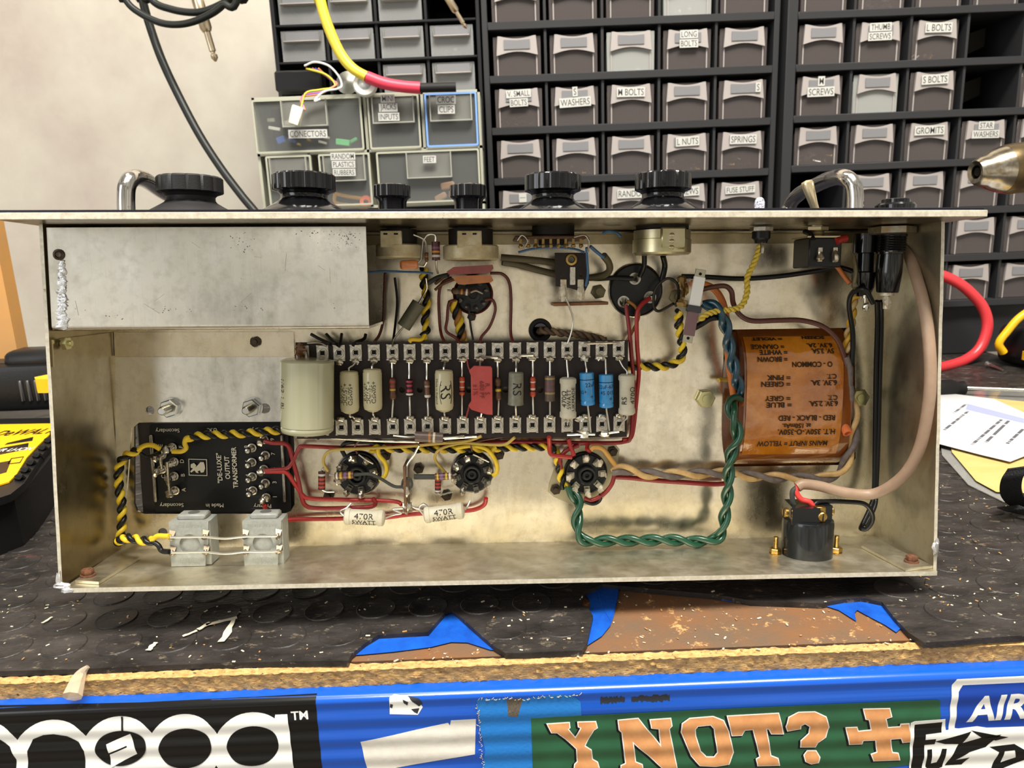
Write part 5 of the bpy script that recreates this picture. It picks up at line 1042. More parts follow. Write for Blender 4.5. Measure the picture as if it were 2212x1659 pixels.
for lab, a, b, tl in (('lower white 470R ceramic resistor nearest the grey blocks', (744, 1115), (832, 1119), [[(744, 1115, 16), (735, 1105, 14), (748, 1098, 12), (758, 1088, 10)], [(832, 1119, 16), (850, 1112, 14), (868, 1108, 14), (848, 1100, 14), (874, 1098, 14)]]), ('upper white 470R ceramic resistor right of the middle tag post', (916, 1113), (1003, 1102), [[(916, 1113, 16), (906, 1098, 16), (915, 1088, 16), (924, 1098, 16), (905, 1100, 14), (886, 1092, 14)], [(1003, 1102, 16), (1010, 1094, 14), (1016, 1082, 12)]])):
    d = 4 if a[0] < 800 else -9
    r_ = axial('wirewound_resistor', lab, 'resistor', a, b, 19, 16, pot, [CER], leads=tl, text=[])
    m = MB(); A = P(*a, 16); B = P(*b, 16); dd = (B - A).normalized()
    for t, s, off in (('470R', 3.3, -1.6), ('5WATT', 2.5, 1.9), ('UKMADE', 2.1, 4.2)): cyltext(m, t, s, (A + B) / 2, dd, FWD, 19 * .92 / 4.05, 90, (off, 0), sx=1.1)
    m.build('printing', mat('print_black', (30, 28, 26), .6), r_)
red3 = RB((70, 30, 24), (196, 60, 46), (220, 214, 200))
axial('resistor', 'small upright resistor with three red bands left of the first valve socket', 'resistor', (695, 1019), (695, 1057), 8, 9, sq, red3, bands=[(.1, .22, 2), (.34, .46, 1), (.56, .68, 1), (.78, .9, 1)], leads=[[(695, 1019, 9), (698, 1011, 10), (710, 1018, 11)], [(695, 1057, 9), (705, 1062, 8), (722, 1062, 7)]])
axial('resistor', 'small upright resistor with red bands left of the middle valve socket', 'resistor', (946, 1031), (946, 1064), 7, 9, sq, red3, bands=[(.1, .22, 1), (.34, .46, 1), (.56, .68, 1), (.82, .94, 2)], leads=[[(946, 1031, 9), (950, 1026, 10), (962, 1024, 11)], [(946, 1064, 9), (955, 1068, 8), (978, 1062, 7)]])
yv = RB((96, 60, 40), (206, 168, 50), (120, 84, 130), (222, 216, 200))
axial('resistor', 'yellow and violet banded resistor lying across the first valve socket', 'resistor', (724, 1028), (764, 1026), 8, 15, sq, yv, bands=[(.06, .16, 3), (.26, .38, 1), (.5, .62, 2), (.74, .86, 1)], leads=[[(724, 1028, 15), (712, 1026, 13)]])
axial('resistor', 'yellow and violet banded resistor at the left side of the middle valve socket', 'resistor', (940, 1030), (977, 1028), 8, 14, sq, yv, bands=[(.1, .2, 1), (.3, .45, 2), (.6, .72, 1), (.8, .92, 3)], leads=[[(977, 1028, 14), (985, 1024, 12)]])
wire('slate cloth sleeve running from the first socket resistor to the tag post', [(762, 1026, 15), (798, 1024, 15), (822, 1034, 14), (850, 1050, 14), (868, 1052, 14)], .9, WST)
wire('dark sleeved lead from the tag post to the middle socket resistor', [(895, 1030, 13), (920, 1030, 14), (940, 1030, 14)], 1.5, WST)
# ---- output transformer
ot = thing('output_transformer', 'black output transformer plate with numbered terminals behind the lower left cutout', 'transformer', P(470, 1010, 0))
OTB = mat('ot_black', (14, 14, 16), .45, coat=.15); m = MB(); a = P(322, 914, -2.4); b = P(634, 1112, -2.4); cx_, cz_ = (a.x + b.x) / 2, (a.z + b.z) / 2
m.prism([(x, z) for x, z in rrect(a.x, b.z, b.x - 1, a.z, 3)], [], 1.6, lambda x, y, z: V3((x, DP + 3.2 - z, y))); m.build('terminal_plate', OTB, ot)
m = MB(); m.box(V3((cx_ - 3, DP + 26, cz_)), (b.x - a.x + 12, 40, a.z - b.z + 1), bev=1); m.build('core_wrap', mat('ot_wrap', (52, 48, 46), .35, bump=.4, bs=.2), ot)
for x0 in (326, 608): u = P(x0, 940, -1); w = P(x0, 1085, -1); m = MB(); m.box(V3((u.x, DP + 1.2, (u.z + w.z) / 2)), (2, 1.6, u.z - w.z), bev=.5); m.build('clamp_edge', STEEL, ot)
TL = {'F': (373, 966), 'E': (351, 982), 'D': (377, 997), 'C': (351, 1013), 'B': (377, 1028), 'A': (379, 1059), '9': (571, 949), '8': (545, 967), '7': (574, 983), '6': (545, 998), '5': (571, 1013), '4': (546, 1029), '3': (574, 1043), '2': (547, 1059), '1': (576, 1074)}
for k, (x, y) in TL.items():
    c = P(x, y, -1.4); m = MB(); pr = [(2.5, 0), (2.6, .8), (1.9, 1.0)]
    for j in range(5): pr += [(1.7, 1.4 + j * 1.05), (1.15, 1.9 + j * 1.05)]
    m.lathe(c, FWD, pr + [(1.5, 6.8), (1.7, 7.6), (1.3, 9.2), (0, 9.6)], 14, False)
    if k in 'EFDCBA951': m.ball(c + FWD * 8.6, (2.0, 1.7, 2.2), 10, .35)
    m.build('terminal', SOLD if k in 'AC1' else STEEL, ot)
m = MB(); PR = lambda t, s, x, y, r, **k: flattext(m, t, s, P(x, y, -1.4), RT, UP, r, lift=.12, **k)
for t, x, y in (('F', 391, 965), ('D', 393, 996), ('B', 395, 1026), ('A', 397, 1058), ('E', 347, 962), ('C', 353, 1029), ('9', 588, 949), ('8', 532, 965), ('7', 590, 980), ('6', 534, 996), ('5', 592, 1012), ('4', 535, 1027), ('3', 593, 1042), ('2', 536, 1057), ('1', 594, 1073)): PR(t, 2.3, x, y, 90)
for t, x, y in (('Secondary', 362, 929), ('U.K.', 458, 929), ('Primary', 562, 928), ('Secondary', 371, 1090), ('Made in', 464, 1092), ('Primary', 567, 1092)): PR(t, 2.3, x, y, 180)
PR('"DE-LUXE"', 2.7, 474, 1011, 90, bold=.06); PR('OUTPUT', 2.7, 491, 1010, 90, bold=.06, sx=.9); PR('TRANSFORMER', 2.7, 507, 1010, 90, bold=.06, sx=.92)
c = P(427, 1010, -1.3)
def mark(pix, holes=()): m.prism([(P(x, y, -1.3).x, P(x, y, -1.3).z) for x, y in pix], [[(P(x, y, -1.3).x, P(x, y, -1.3).z) for x, y in h] for h in holes], .1, lambda x, y, z: V3((x, DP + 1.25 - z, y)))
mark([(407, 991), (447, 992), (448, 1028), (408, 1027)], [[(408.5, 992.5), (445.5, 993.5), (446.5, 1026.5), (409.5, 1025.5)]])
mark([(412, 1003), (419, 1000), (424, 1005), (422, 1010), (428, 1004), (433, 998), (440, 998), (442, 1004), (443, 1012), (440, 1020), (434, 1021), (432, 1016), (427, 1018), (429, 1022), (424, 1021), (420, 1016), (413, 1021), (411, 1018), (417, 1012), (412, 1010)])
m.build('printing', mat('ot_print', (226, 220, 200), .6), ot)
m = MB(); m.tube(pth([(354, 985, 9), (347, 990, 10), (350, 1012, 9)]), .9, 8, 3); m.build('jumper', SOLD, ot)
m = MB(); m.tube(pth([(361, 998, 10), (363, 1030, 10), (366, 1062, 9)]), .8, 8, 3); m.build('jumper', SOLD, ot)
# ---- grey connector blocks
GB = mat('block_grey', (156, 158, 152), .5, var=(138, 140, 132), vs=.3, bump=.15)
GBD = mat('block_grey_mark', (132, 134, 128), .55)
def block(label, x0, y0, x1, y1, txt):
    H_ = 33.0; a = P(x0, y0, H_); b = P(x1, y1, H_); cx = (a.x + b.x) / 2; cz = (a.z + b.z) / 2; w = b.x - a.x; hh = a.z - b.z; root = thing('terminal_block', label, 'terminal block', (cx, DP, cz)); m = MB()
    m.box(V3((cx, DP - H_ + 7.5, cz)), (w, 12, hh), bev=.3); m.prism([(cx - w * .36, cz - hh / 2), (cx + w * .36, cz - hh / 2), (cx + w * .4, cz - hh * .1), (cx + w * .46, cz), (cx + w / 2, cz + hh * .5), (cx - w / 2, cz + hh * .5), (cx - w / 2, cz - hh / 2)], [circ(cx, cz, w * .26, 24)], 2.2, lambda x, y, z: V3((x, DP - H_ + 1 - z, y)))
    m.box(V3((cx, DP - H_ + 8, cz + hh / 2 + 1.2)), (w * .72, 9, 3.2), bev=.8); m.build('housing', GB, root)
    m = MB(); m.cyl(V3((cx, DP - H_ + 8, cz + hh / 2 + 2.4)), V3((cx, DP - H_ + 8, cz + hh / 2 + 2.95)), 3, seg=20); m.build('fixing_hole', mat('hole_shade_grey', (92, 92, 88), .6), root)  # solid disc on the tab, shade of the hole put into its grey
    m = MB(); flattext(m, txt, 1.7, V3((cx, DP - H_ - .12, cz + hh * .4)), RT, UP, 180, bold=.02); flattext(m, 'ENGLAND', 1.7, V3((cx, DP - H_ - .12, cz - hh * .34)), RT, UP, 180); flattext(m, 'MADE IN', 1.7, V3((cx, DP - H_ - .12, cz - hh * .43)), RT, UP, 180)
    for k in range(5): m.tube([V3((cx - 3 + k * 1.3, DP - H_ + 1.9, cz - 3 + k * .4)), V3((cx - 1.4 + k, DP - H_ + 1.7, cz + .5)), V3((cx - 2 + k * 1.4, DP - H_ + 1.9, cz + 3.4))], .22, 5, 3)
    m.build('moulded_marks', GBD, root)
    m = MB(); m.box(V3((cx, DP - H_ + 7, cz - hh / 2 - .8)), (w * .78, 9, 2.0)); m.build('black_insert', BLACKP, root); pts = []
    for sx_ in (-1, 1):
        for sz_ in (-1, 1):
            q = V3((cx + sx_ * w * .42, DP - H_ - 1.4, cz + sz_ * hh * .17 + hh * .03)); pts.append(q); m = MB(); m.raw([q + V3(v) for v in ((-1.5, 1.4, 3.2), (1.8, 1.4, 2.4), (1.2, -1, -.4), (-.9, -1, -.4), (-1.3, 2.2, -1), (1.5, 2.2, -1))], [(0, 1, 2, 3), (3, 2, 5, 4), (0, 3, 4), (1, 5, 2), (0, 4, 5, 1)]); m.ball(q + V3((0, -.8, -.6)), (1.5, 1.1, 1.5), 9, .3); m.build('solder_lug', mat('lug_dark', (128, 116, 98), .35, .9), root)
    return pts
p1 = block('grey moulded terminal block at the left wired to the twisted pair', 364, 1128, 456, 1222, 'PAT.APP.FOR')
p2 = block('grey moulded terminal block at the right, below the transformer cutout', 523, 1126, 612, 1221, 'PAT.Nº 974786')
m = MB(); 
for k in (1, 0):
    a, b, c, d = p1[k], p1[2 + k], p2[k], p2[2 + k]; m = MB(); o = V3((0, -1.6, 0)); m.tube([a + o, (a + b) / 2 + o, b + o, (b + c) / 2 + o + V3((0, 0, -1.0)), c + o, (c + d) / 2 + o, d + o], .62, 8, 6)
    tag(m.build('bus_wire', TIN, frame=CH), ('upper' if k else 'lower') + ' bare tinned wire linking both grey terminal blocks', 'wire')
# ---- valve sockets
SKT = mat('socket_black', (26, 27, 28), .36, coat=.25); LUG = mat('lug_grey', (112, 108, 98), .42, .7); LUGW = mat('lug_white', (206, 200, 178), .5, .3, var=(160, 150, 124), vs=.6)
def socket(label, px, py, R, a0, white=False, blobs=(), plate=None):
    c = P(px, py, 0); root = thing('valve_socket', label, 'socket', c)
    if plate: m = MB(); m.prism([(P(x, y, .5).x, P(x, y, .5).z) for x, y in plate], [], .8, lambda x, y, z: V3((x, DP - .5 - z, y))); m.build('mounting_plate', mat('socket_plate', (176, 166, 136), .4, .8), root)
    m = MB(); m.lathe(c, FWD, [(R, -3), (R, 1.2), (R * .95, 2.4), (R * .9, 2.6), (R * .86, 4.2), (R * .5, 4.4), (R * .42, 4.4), (R * .42, 9.0), (R * .38, 9.6), (R * .3, 9.4), (R * .28, 5), (0, 4.6)], 48, False)
    m.lathe(c + FWD * 4.8, FWD, [(R * .2, 0), (R * .2, 3.4), (R * .16, 3.6), (R * .1, 3.4), (R * .1, 1), (0, .9)], 24, False); m.build('body', SKT, root)
    for k in range(8):
        a = a0 + k * math.pi / 4; d = V3((math.cos(a), 0, math.sin(a))); t = V3((-math.sin(a), 0, math.cos(a))); Q = Matrix((t, FWD, d)).transposed(); p = c + d * R * .7 + FWD * 4.2
        m = MB(); m.box(p + FWD * .6, (R * .26, 1.6, R * .34), Q, bev=.2); o = p + d * R * .12 + FWD * 3.6; m.box(o, (R * .2, 5.4, .6), Q); m.box(p + FWD * 3, (R * .22, 1, R * .18), Q)
        m.cur = 1; m.cyl(p + FWD * 1.2 - d * .4, p + FWD * 1.5 - d * .4, .9, seg=10); lg = m.build('lug', [LUGW if white else LUG, DARK], root)
        if k in blobs: m = MB(); m.ball(o + FWD * 2.6, (1.8, 1.8, 2.0), 10, .35); m.build('solder_joint', SOLW if white else SOLD, lg)
    return c
socket('round black octal valve socket, leftmost of the three below the board', 776, 1021, 12.9, .2, blobs=(0, 1, 2, 3, 4, 5, 6))
socket('round black octal valve socket, middle of the three below the board', 1020, 1018, 12.4, .25, blobs=(0, 1, 2, 3, 4, 5, 7))
socket('round black octal valve socket with white crusty lugs, rightmost, on a slanted plate', 1264, 1020, 12.8, .05, True, (1, 2, 3, 4, 5, 6, 7), plate=[(1300, 957), (1328, 957), (1338, 970), (1334, 1000), (1316, 1062), (1290, 1090), (1240, 1092), (1196, 1073), (1184, 1062), (1186, 1046), (1205, 990), (1222, 966)])
def screw(px, py, label, r=3.2, mt=DKST, h=.3, L=2.6, hexa=True):
    c = P(px, py, h); root = thing('fixing_screw', label, 'screw', c); m = MB()
    if hexa: m.nut(c, FWD, r, 2.2, rot=.2)
    else: m.lathe(c, FWD, [(r, 0), (r, 1.2), (r * .8, 1.9), (0, 2)], 18, False)
    m.build('head', mt, root); m = MB(); m.cyl(c + FWD * 1.6, c + FWD * (1.6 + L), r * .48, seg=12); m.build('shank', mt, root)
for x, y, l in ((833, 983, 'dark screw at the upper right of the left valve socket'), (711, 1070, 'dark screw at the lower left of the left valve socket'), (1078, 981, 'dark screw at the upper right of the middle valve socket'), (965, 1069, 'dark screw at the lower left of the middle valve socket'), (1322, 974, 'brown screw at the top right of the slanted socket plate'), (1200, 1056, 'brown screw at the bottom left of the slanted socket plate'), (905, 1011, 'dark screw right of the upright tag post')): screw(x, y, l)
screw(1292, 630, 'brass nut and washer beside the small paxolin strip', 4.2, mat('dull_brass', (120, 110, 84), .5, .7))
screw(1462, 641, 'dull brass screw and solder tags right of the large black capacitor base', 4.4, mat('dull_brass', (120, 110, 84), .5, .7))
screw(1019, 684, 'small dark screw under the upper round socket', 2.6)
# studs in slots
for px, py, l in ((365, 883, 'zinc stud with hex nut, left of the two above the transformer plate'), (541, 882, 'zinc stud with hex nut, right of the two above the transformer plate')):
    c = P(px + 6, py - 3, .6); root = thing('stud_bolt', l, 'bolt', c); m = MB(); m.cyl(c, c + FWD * 1.2, 5.8, seg=28); m.build('washer', BRIGHT, root); m = MB(); m.nut(c + FWD * 1.2, FWD, 5.2, 4.2, rot=.3); m.build('nut', BRIGHT, root)
    m = MB(); pr = [(2.5, 0)]
    for k in range(9): pr += [(2.5, 5 + k * .9), (2.15, 5.45 + k * .9)]
    m.lathe(c, FWD, pr + [(2.2, 13.4), (1.7, 14), (0, 14)], 16, False); m.build('thread', BRIGHT, root)
for px, py, l in ((1522, 860, 'pale yellow hex nut left of the mains transformer'), (1853, 858, 'pale yellow hex nut half hidden right of the mains transformer')):
    c = P(px, py, .2); root = thing('hex_nut', l, 'nut', c); m = MB(); m.nut(c, FWD, 5.4, 3.8, rot=.1); m.build('nut', YPAS, root); m = MB(); m.cyl(c, c + FWD * 4.6, 2.4, seg=16); m.build('thread', YPAS, root)
# ---- tag post between the sockets
root = thing('tag_post', 'narrow upright strip with soldered tags between the left and middle sockets', 'tag strip', P(879, 1050, 8)); a = P(878, 1000, 9); b = P(878, 1098, 9)
m = MB(); m.box((a + b) / 2, (1.6, 16, a.z - b.z), bev=.2); m.build('strip', mat('strip_brown', (122, 84, 50), .55, var=(80, 56, 40), vs=.3), root)
m = MB(); m.tube(pth([(868, 1050, 15), (872, 1036, 15), (885, 1034, 16), (890, 1048, 16), (880, 1058, 16), (868, 1052, 15)]), .7, 7, 4); m.build('loop_wire', WST, root)
m = MB(); m.ball(P(879, 1094, 15), (2.6, 2, 4), 10, .4); m.ball(P(879, 1062, 17), (1.4, 1.2, 3), 9, .3); m.build('solder_joint', SOLD, root)
m = MB(); m.tube(pth([(878, 1030, 16), (880, 1005, 16), (893, 985, 16), (905, 962, 18)]), .6, 7, 4); m.build('bare_lead', STEEL, root)
# ---- mains transformer
mt_ = thing('mains_transformer', 'large amber mains transformer coil with printed winding label upside down', 'transformer', P(1710, 860, 0))
z1 = P(1710, 708, 0).z; z0 = P(1710, 1006, 0).z; zc = (z0 + z1) / 2; hz = (z1 - z0) / 2 - .8
def HH(z): t = abs((z - zc) / hz); return 19 * (max(0, 1 - t ** 3.2)) ** .55 - 3
def loft(m, xa, xb, off, za, zb, n=40, nx=16, wav=0.):
    vs = []; fs = []
    for i in range(n + 1):
        z = za + (zb - za) * i / n
        for j in range(nx + 1):
            x = xa + (xb - xa) * j / nx; h = HH(z) + off + wav * noise.noise(V3((x * .15, z * .15, 2))); vs.append(V3((x, DP - h, z)))
    for i in range(n):
        for j in range(nx): a = i * (nx + 1) + j; fs.append((a, a + 1, a + nx + 2, a + nx + 1))
    m.raw(vs, fs)
AMB = mat('amber_wrap', (140, 76, 20), .12, coat=1.0, var=(110, 56, 16), vs=.03, spots=[((70, 34, 14), .05, .64)], bump=.12, bs=.12); AML = mat('amber_label', (200, 126, 32), .1, coat=1.0, var=(160, 88, 18), vs=.035, bump=1.0, bs=.16, spots=[((150, 86, 24), .1, .62)])
xa = P(1602, 860, 12).x; xb = P(1834, 860, 12).x; m = MB(); loft(m, xa, xb, 0, z0 - 1, z1 + 1)
for xx in (xa, xb):
    n = 24; c = [V3((xx, DP - HH(z0 + (z1 - z0) * i / n), z0 + (z1 - z0) * i / n)) for i in range(n + 1)]; k = [V3((xx, DP + 4, z0 + (z1 - z0) * i / n)) for i in range(n + 1)]; m.raw(c + k, [((i, i + 1, n + 2 + i, n + 1 + i) if xx == xa else (i + 1, i, n + 1 + i, n + 2 + i)) for i in range(n)])
m.build('coil', AMB, mt_)
m = MB(); la = P(1612, 860, 16).x; lb = P(1820, 860, 16).x; loft(m, la, lb, .45, P(1700, 975, 4).z, P(1700, 726, 4).z, wav=.35); lab_ = m.build('winding_label', AML, mt_)
m = MB()
for t, s, x, y, w in (('MAINS INPUT = YELLOW', 3.0, 1711, 958, 163), ('H.T. 350V.-O-350V.', 3.1, 1742, 933, 132), ('at 150mAs.', 2.6, 1721, 920, 66), ('RED - BLACK - RED', 3.0, 1743, 903, 130), ('6.3V. 2.5A.', 2.9, 1779, 872, 66), ('= BLUE', 2.9, 1683, 875, 58), ('C.T.', 2.7, 1799, 859, 22), ('= GREY', 2.9, 1680, 861, 58), ('6.3V. 3A.', 2.9, 1780, 827, 60), ('= GREEN', 2.9, 1676, 830, 66), ('C.T.', 2.6, 1797, 813, 22), ('= PINK', 2.9, 1682, 816, 54), ('O - COMMON', 2.9, 1755, 787, 92), ('= BROWN', 2.8, 1669, 776, 68), ('5V. 3.5A.', 2.6, 1777, 758, 52), ('= WHITE', 2.6, 1671, 761, 64), ('6.3V. 2A.', 2.2, 1770, 746, 58), ('= ORANGE', 2.4, 1658, 749, 76), ('= VIOLET', 1.5, 1656, 732, 70), ('SCREEN', 1.4, 1755, 729, 52)):
    c = P(x, y, HH(P(x, y, 12).z) + 1); vs, fs = text2d(t, s, bold=.09); ww = max(v.x for v in vs) - min(v.x for v in vs); k = (w / 4.05) / ww
    zf = 1.0
    m.raw([V3((c.x - v.x * k, DP - (HH(c.z - v.y) + 1.05), c.z - v.y * zf)) for v in vs], fs)
m.build('printing', mat('print_sepia', (38, 24, 12), .5), lab_)
xl2 = P(1585, 860, 0).x; xr2 = P(1848, 860, 0).x
for s, xx in ((-1, xa), (1, xb)):
    m = MB(); q = [V3((xx + s * .3, DP - 10, zc)), V3((xx + s * 4.0, DP - 7, zc)), V3((xx + s * 8, DP - 2, zc)), V3((xx + s * 8, DP + 6, zc))]
    vs = []; n = 16
    for i in range(n + 1):
        u = i / n; zz_ = z0 + 2 + (z1 - z0 - 4) * u; e = max(0, 1 - abs(2 * u - 1) ** 4); 
        for w, dep in ((.2, 8), (3, 8.5), (6.5, 3), (8, -5)): vs.append(V3((xx + s * w * (.5 + .5 * e), DP - dep * e + 0, zz_)))
    m.raw(vs, [((i * 4 + j, i * 4 + j + 1, i * 4 + j + 5, i * 4 + j + 4) if s > 0 else (i * 4 + j + 1, i * 4 + j, i * 4 + j + 4, i * 4 + j + 5)) for i in range(n) for j in range(3)])
    m.build('side_insulation', mat('varnish_paper', (98, 50, 22), .25, coat=.7, var=(60, 30, 16), vs=.08), mt_)
m = MB(); m.box(V3(((xl2 + xr2) / 2, DP + 32, zc)), (xr2 - xl2 + 8, 56, z1 - z0 + 12), bev=2); m.build('core', mat('lamination_dark', (40, 34, 30), .5), mt_)
m = MB(); m.tube(pth([(1552, 822, 8), (1562, 820, 6), (1600, 822, 3)]), 1.3, 8, 3); m.build('cut_lead', WTH, mt_)
m = MB(); m.lathe(P(1824, 921, 14), P(1832, 938, 18) - P(1824, 921, 14), [(2.4, 0), (2.6, 5), (1.8, 5.1), (1.6, 3)], 14, False); m.build('orange_sleeve', mat('sleeve_orange', (226, 120, 66), .5), mt_)
# ---- mains inlet on the bottom plate
b0 = PZ(1742, 1196, -1.0); b0.z = ZB * b0.y / DP; sc_ = 4.15; R_ = 56 / sc_; ztp = cplane(1742, 1118, 1, b0.y).z; root = thing('mains_inlet', 'black round mains inlet standing on the bottom plate at the right', 'connector', b0); INL = mat('inlet_black', (20, 22, 24), .22, coat=.6); Hn = ztp - b0.z
m = MB(); m.lathe(b0, (0, 0, 1), [(R_, 0), (R_ * 1.0, Hn * .9), (R_ * .97, Hn * .97), (R_ * .86, Hn), (0, Hn)], 48, False); m.build('body', INL, root)
m = MB(); m.prism([(-12.2, -8), (2, -10), (4, -6), (11, -5), (11, 8), (-10, 9)], [], 9.5, lambda x, y, z: b0 + V3((x, y, Hn + 3.2 + z))); m.build('terminal_housing', INL, root)
for dx, dy, ax in ((-12.5, -2, (-1, 0, 0)), (3.4, -8.6, (0, -1, -.1)), (11.5, 0, (1, 0, 0))):
    q = b0 + V3((dx, dy, Hn + 3.6)); m = MB(); m.lathe(q, ax, [(2.6, 0), (2.6, 1.6), (2.2, 2.1), (0, 2.1)], 18, False); m.cur = 1; d_ = V3(ax).normalized(); m.box(q + d_ * 2.15, (.5 if abs(d_.x) < .5 else .3, .3 if abs(d_.x) < .5 else .5, 4)); m.build('clamp_screw', [BRS, DARK], root)
m = MB(); m.box(b0 + V3((3.4, -6.2, Hn + 4)), (5.4, 4, 8.4), bev=.4); m.build('brass_clamp', BRS, root)
for px, l in ((1675, 'brass bolt standing left of the mains inlet'), (1806, 'brass bolt standing right of the mains inlet')):
    q = V3((cplane(px, 1190, 1, b0.y + 1).x, b0.y + 1, b0.z)); r2_ = thing('brass_bolt', l, 'bolt', q); m = MB(); m.cyl(q, q + V3((0, 0, .5)), 3.2); m.nut(q + V3((0, 0, .5)), (0, 0, 1), 3.2, 2.8); m.build('nut', BRS, r2_); m = MB(); pr = [(1.4, 0)]
    for k in range(8): pr += [(1.4, 3 + k * .8), (1.15, 3.4 + k * .8)]
    m.lathe(q, (0, 0, 1), pr + [(1.3, 9.8), (0, 10)], 12, False); m.build('thread', BRS, r2_)
# ================================================================== upper cavity
POTM = mat('pot_can', (178, 160, 118), .5, .45, var=(214, 206, 176), vs=.12, bump=.3, spots=[((116, 86, 40), .35, .64)]); POTG = mat('pot_green_zinc', (178, 172, 124), .3, .8, var=(206, 196, 170), vs=.1)
def Cy(px, py, y): return cplane(px, py, 1, y)
def potm(label, x0, x1, yt, yb, tab, mt, y=28, big=False):
    a = Cy(x0, yt, y); b = Cy(x1, yb, y - 8); R = (Cy(x1, yt, y).x - a.x) / 2; cx = (a.x + Cy(x1, yt, y).x) / 2; root = thing('potentiometer', label, 'potentiometer', (cx, y, HT - 10)); zt = Cy(cx, yt, y).z if False else Cy((x0 + x1) / 2, yt, y - R).z; zb = Cy((x0 + x1) / 2, yb - 6, y - R).z
    m = MB(); m.lathe(V3((cx, y, zb)), (0, 0, 1), [(R * .93, 0), (R, .8), (R, zt - zb - .6), (R * .95, zt - zb)], 48); m.build('can', mt, root)
    t0 = Cy(tab[0], tab[2], y - R); t1 = Cy(tab[1], tab[3], y - R); m = MB(); m.box(V3(((t0.x + t1.x) / 2, y - R + 3, (t0.z + t1.z) / 2 - .5)), (t1.x - t0.x, 5.6, t0.z - t1.z + 2), bev=.4)
    for dx in (-2.6, 2.6): m.cur = 1; m.box(V3(((t0.x + t1.x) / 2 + dx, y - R + .1, t0.z - 1.2)), (2.0, .4, .8))
    m.build('cover_tab', [mt, DARK], root); m = MB(); m.cyl(V3((cx, y, zt)), V3((cx, y, HT - 1)), R * .8, seg=30); m.cyl(V3((cx, y, HT - 2.2)), V3((cx, y, HT)), R * .55, seg=6); m.build('body', mat('pot_body', (30, 26, 22), .6), root); return cx, y, zt, zb, R
pA = potm('tarnished potentiometer can beside the open end of the screening cover', 812, 911, 526, 562, (820, 868, 500, 528), POTM)
pB = potm('tarnished potentiometer can above the red and orange flat capacitors', 957, 1077, 527, 566, (987, 1041, 500, 528), POTM)
a = Cy(1368, 500, 26); b = Cy(1492, 500, 26); R = (b.x - a.x) / 2; cx = (a.x + b.x) / 2; root = thing('potentiometer', 'greenish plated deep potentiometer hanging under the rightmost big knob', 'potentiometer', (cx, 26, HT - 10)); z0_ = Cy(1430, 548, 26 - R).z; z1_ = Cy(1430, 494, 26 - R).z
m = MB(); m.lathe(V3((cx, 26, z0_)), (0, 0, 1), [(R * .92, 0), (R, 1), (R, (z1_ - z0_) * .62), (R * .97, (z1_ - z0_) * .64), (R * .97, z1_ - z0_)], 56); m.build('can', POTG, root)
m = MB(); m.box(V3((cx + 2.4, 26 - R + 2.4, (z0_ + z1_) / 2 + 1.6)), (13, 5, (z1_ - z0_) * .9), bev=1); 
for dz in (-3, 0, 3): m.ball(V3((cx + 1.5, 26 - R - .1, (z0_ + z1_) / 2 + dz)), (1.4, .5, 1.2), 10)
m.build('cover_tab', POTG, root); m = MB(); m.cyl(V3((cx, 26, z1_)), V3((cx, 26, HT)), R * .6, seg=30); m.cyl(V3((cx, 26, HT - 1.6)), V3((cx, 26, HT)), R * .9, seg=30); m.build('bushing', mat('pot_body', (30, 26, 22), .6), root)
# rotary switch under the third big knob
a = Cy(1110, 512, 30); b = Cy(1262, 512, 30); root = thing('rotary_switch', 'brown wafer rotary switch with wire lugs hanging from the panel', 'switch', ((a.x + b.x) / 2, 30, a.z)); WAF = mat('wafer_brown', (94, 62, 38), .5, var=(66, 44, 30), vs=.2)
m = MB(); m.box(V3(((a.x + b.x) / 2, 32, Cy(1190, 513, 22).z)), (b.x - a.x, 26, 1.6), bev=.5); m.build('wafer', WAF, root)
m = MB(); cx = Cy(1195, 500, 30).x; m.cyl(V3((cx, 30, HT - 9)), V3((cx, 30, HT)), 7.6, seg=24); m.cyl(V3((cx, 30, HT - 4)), V3((cx, 30, HT)), 11, seg=24); m.build('bushing', mat('pot_body', (30, 26, 22), .6), root)
for k in range(9):
    x = a.x + 3 + k * (b.x - a.x - 6) / 8; z = Cy(1190, 516, 22).z; m = MB(); m.box(V3((x, 20.5, z - 1.6)), (1.3, .6, 4)); m.ball(V3((x, 20, z - 3.6)), (1.2, 1, 1.1), 8, .3); m.build('contact_lug', mat('lug_brass', (150, 124, 76), .4, .8), root)
wire('crooked bare wire over the left switch lugs', [(1118, 520, 42), (1128, 508, 43), (1140, 520, 44), (1132, 535, 42)], .5, STEEL)
wire('crooked bare wire over the right switch lugs', [(1240, 512, 42), (1262, 508, 43), (1272, 520, 44), (1270, 545, 42)], .5, STEEL)
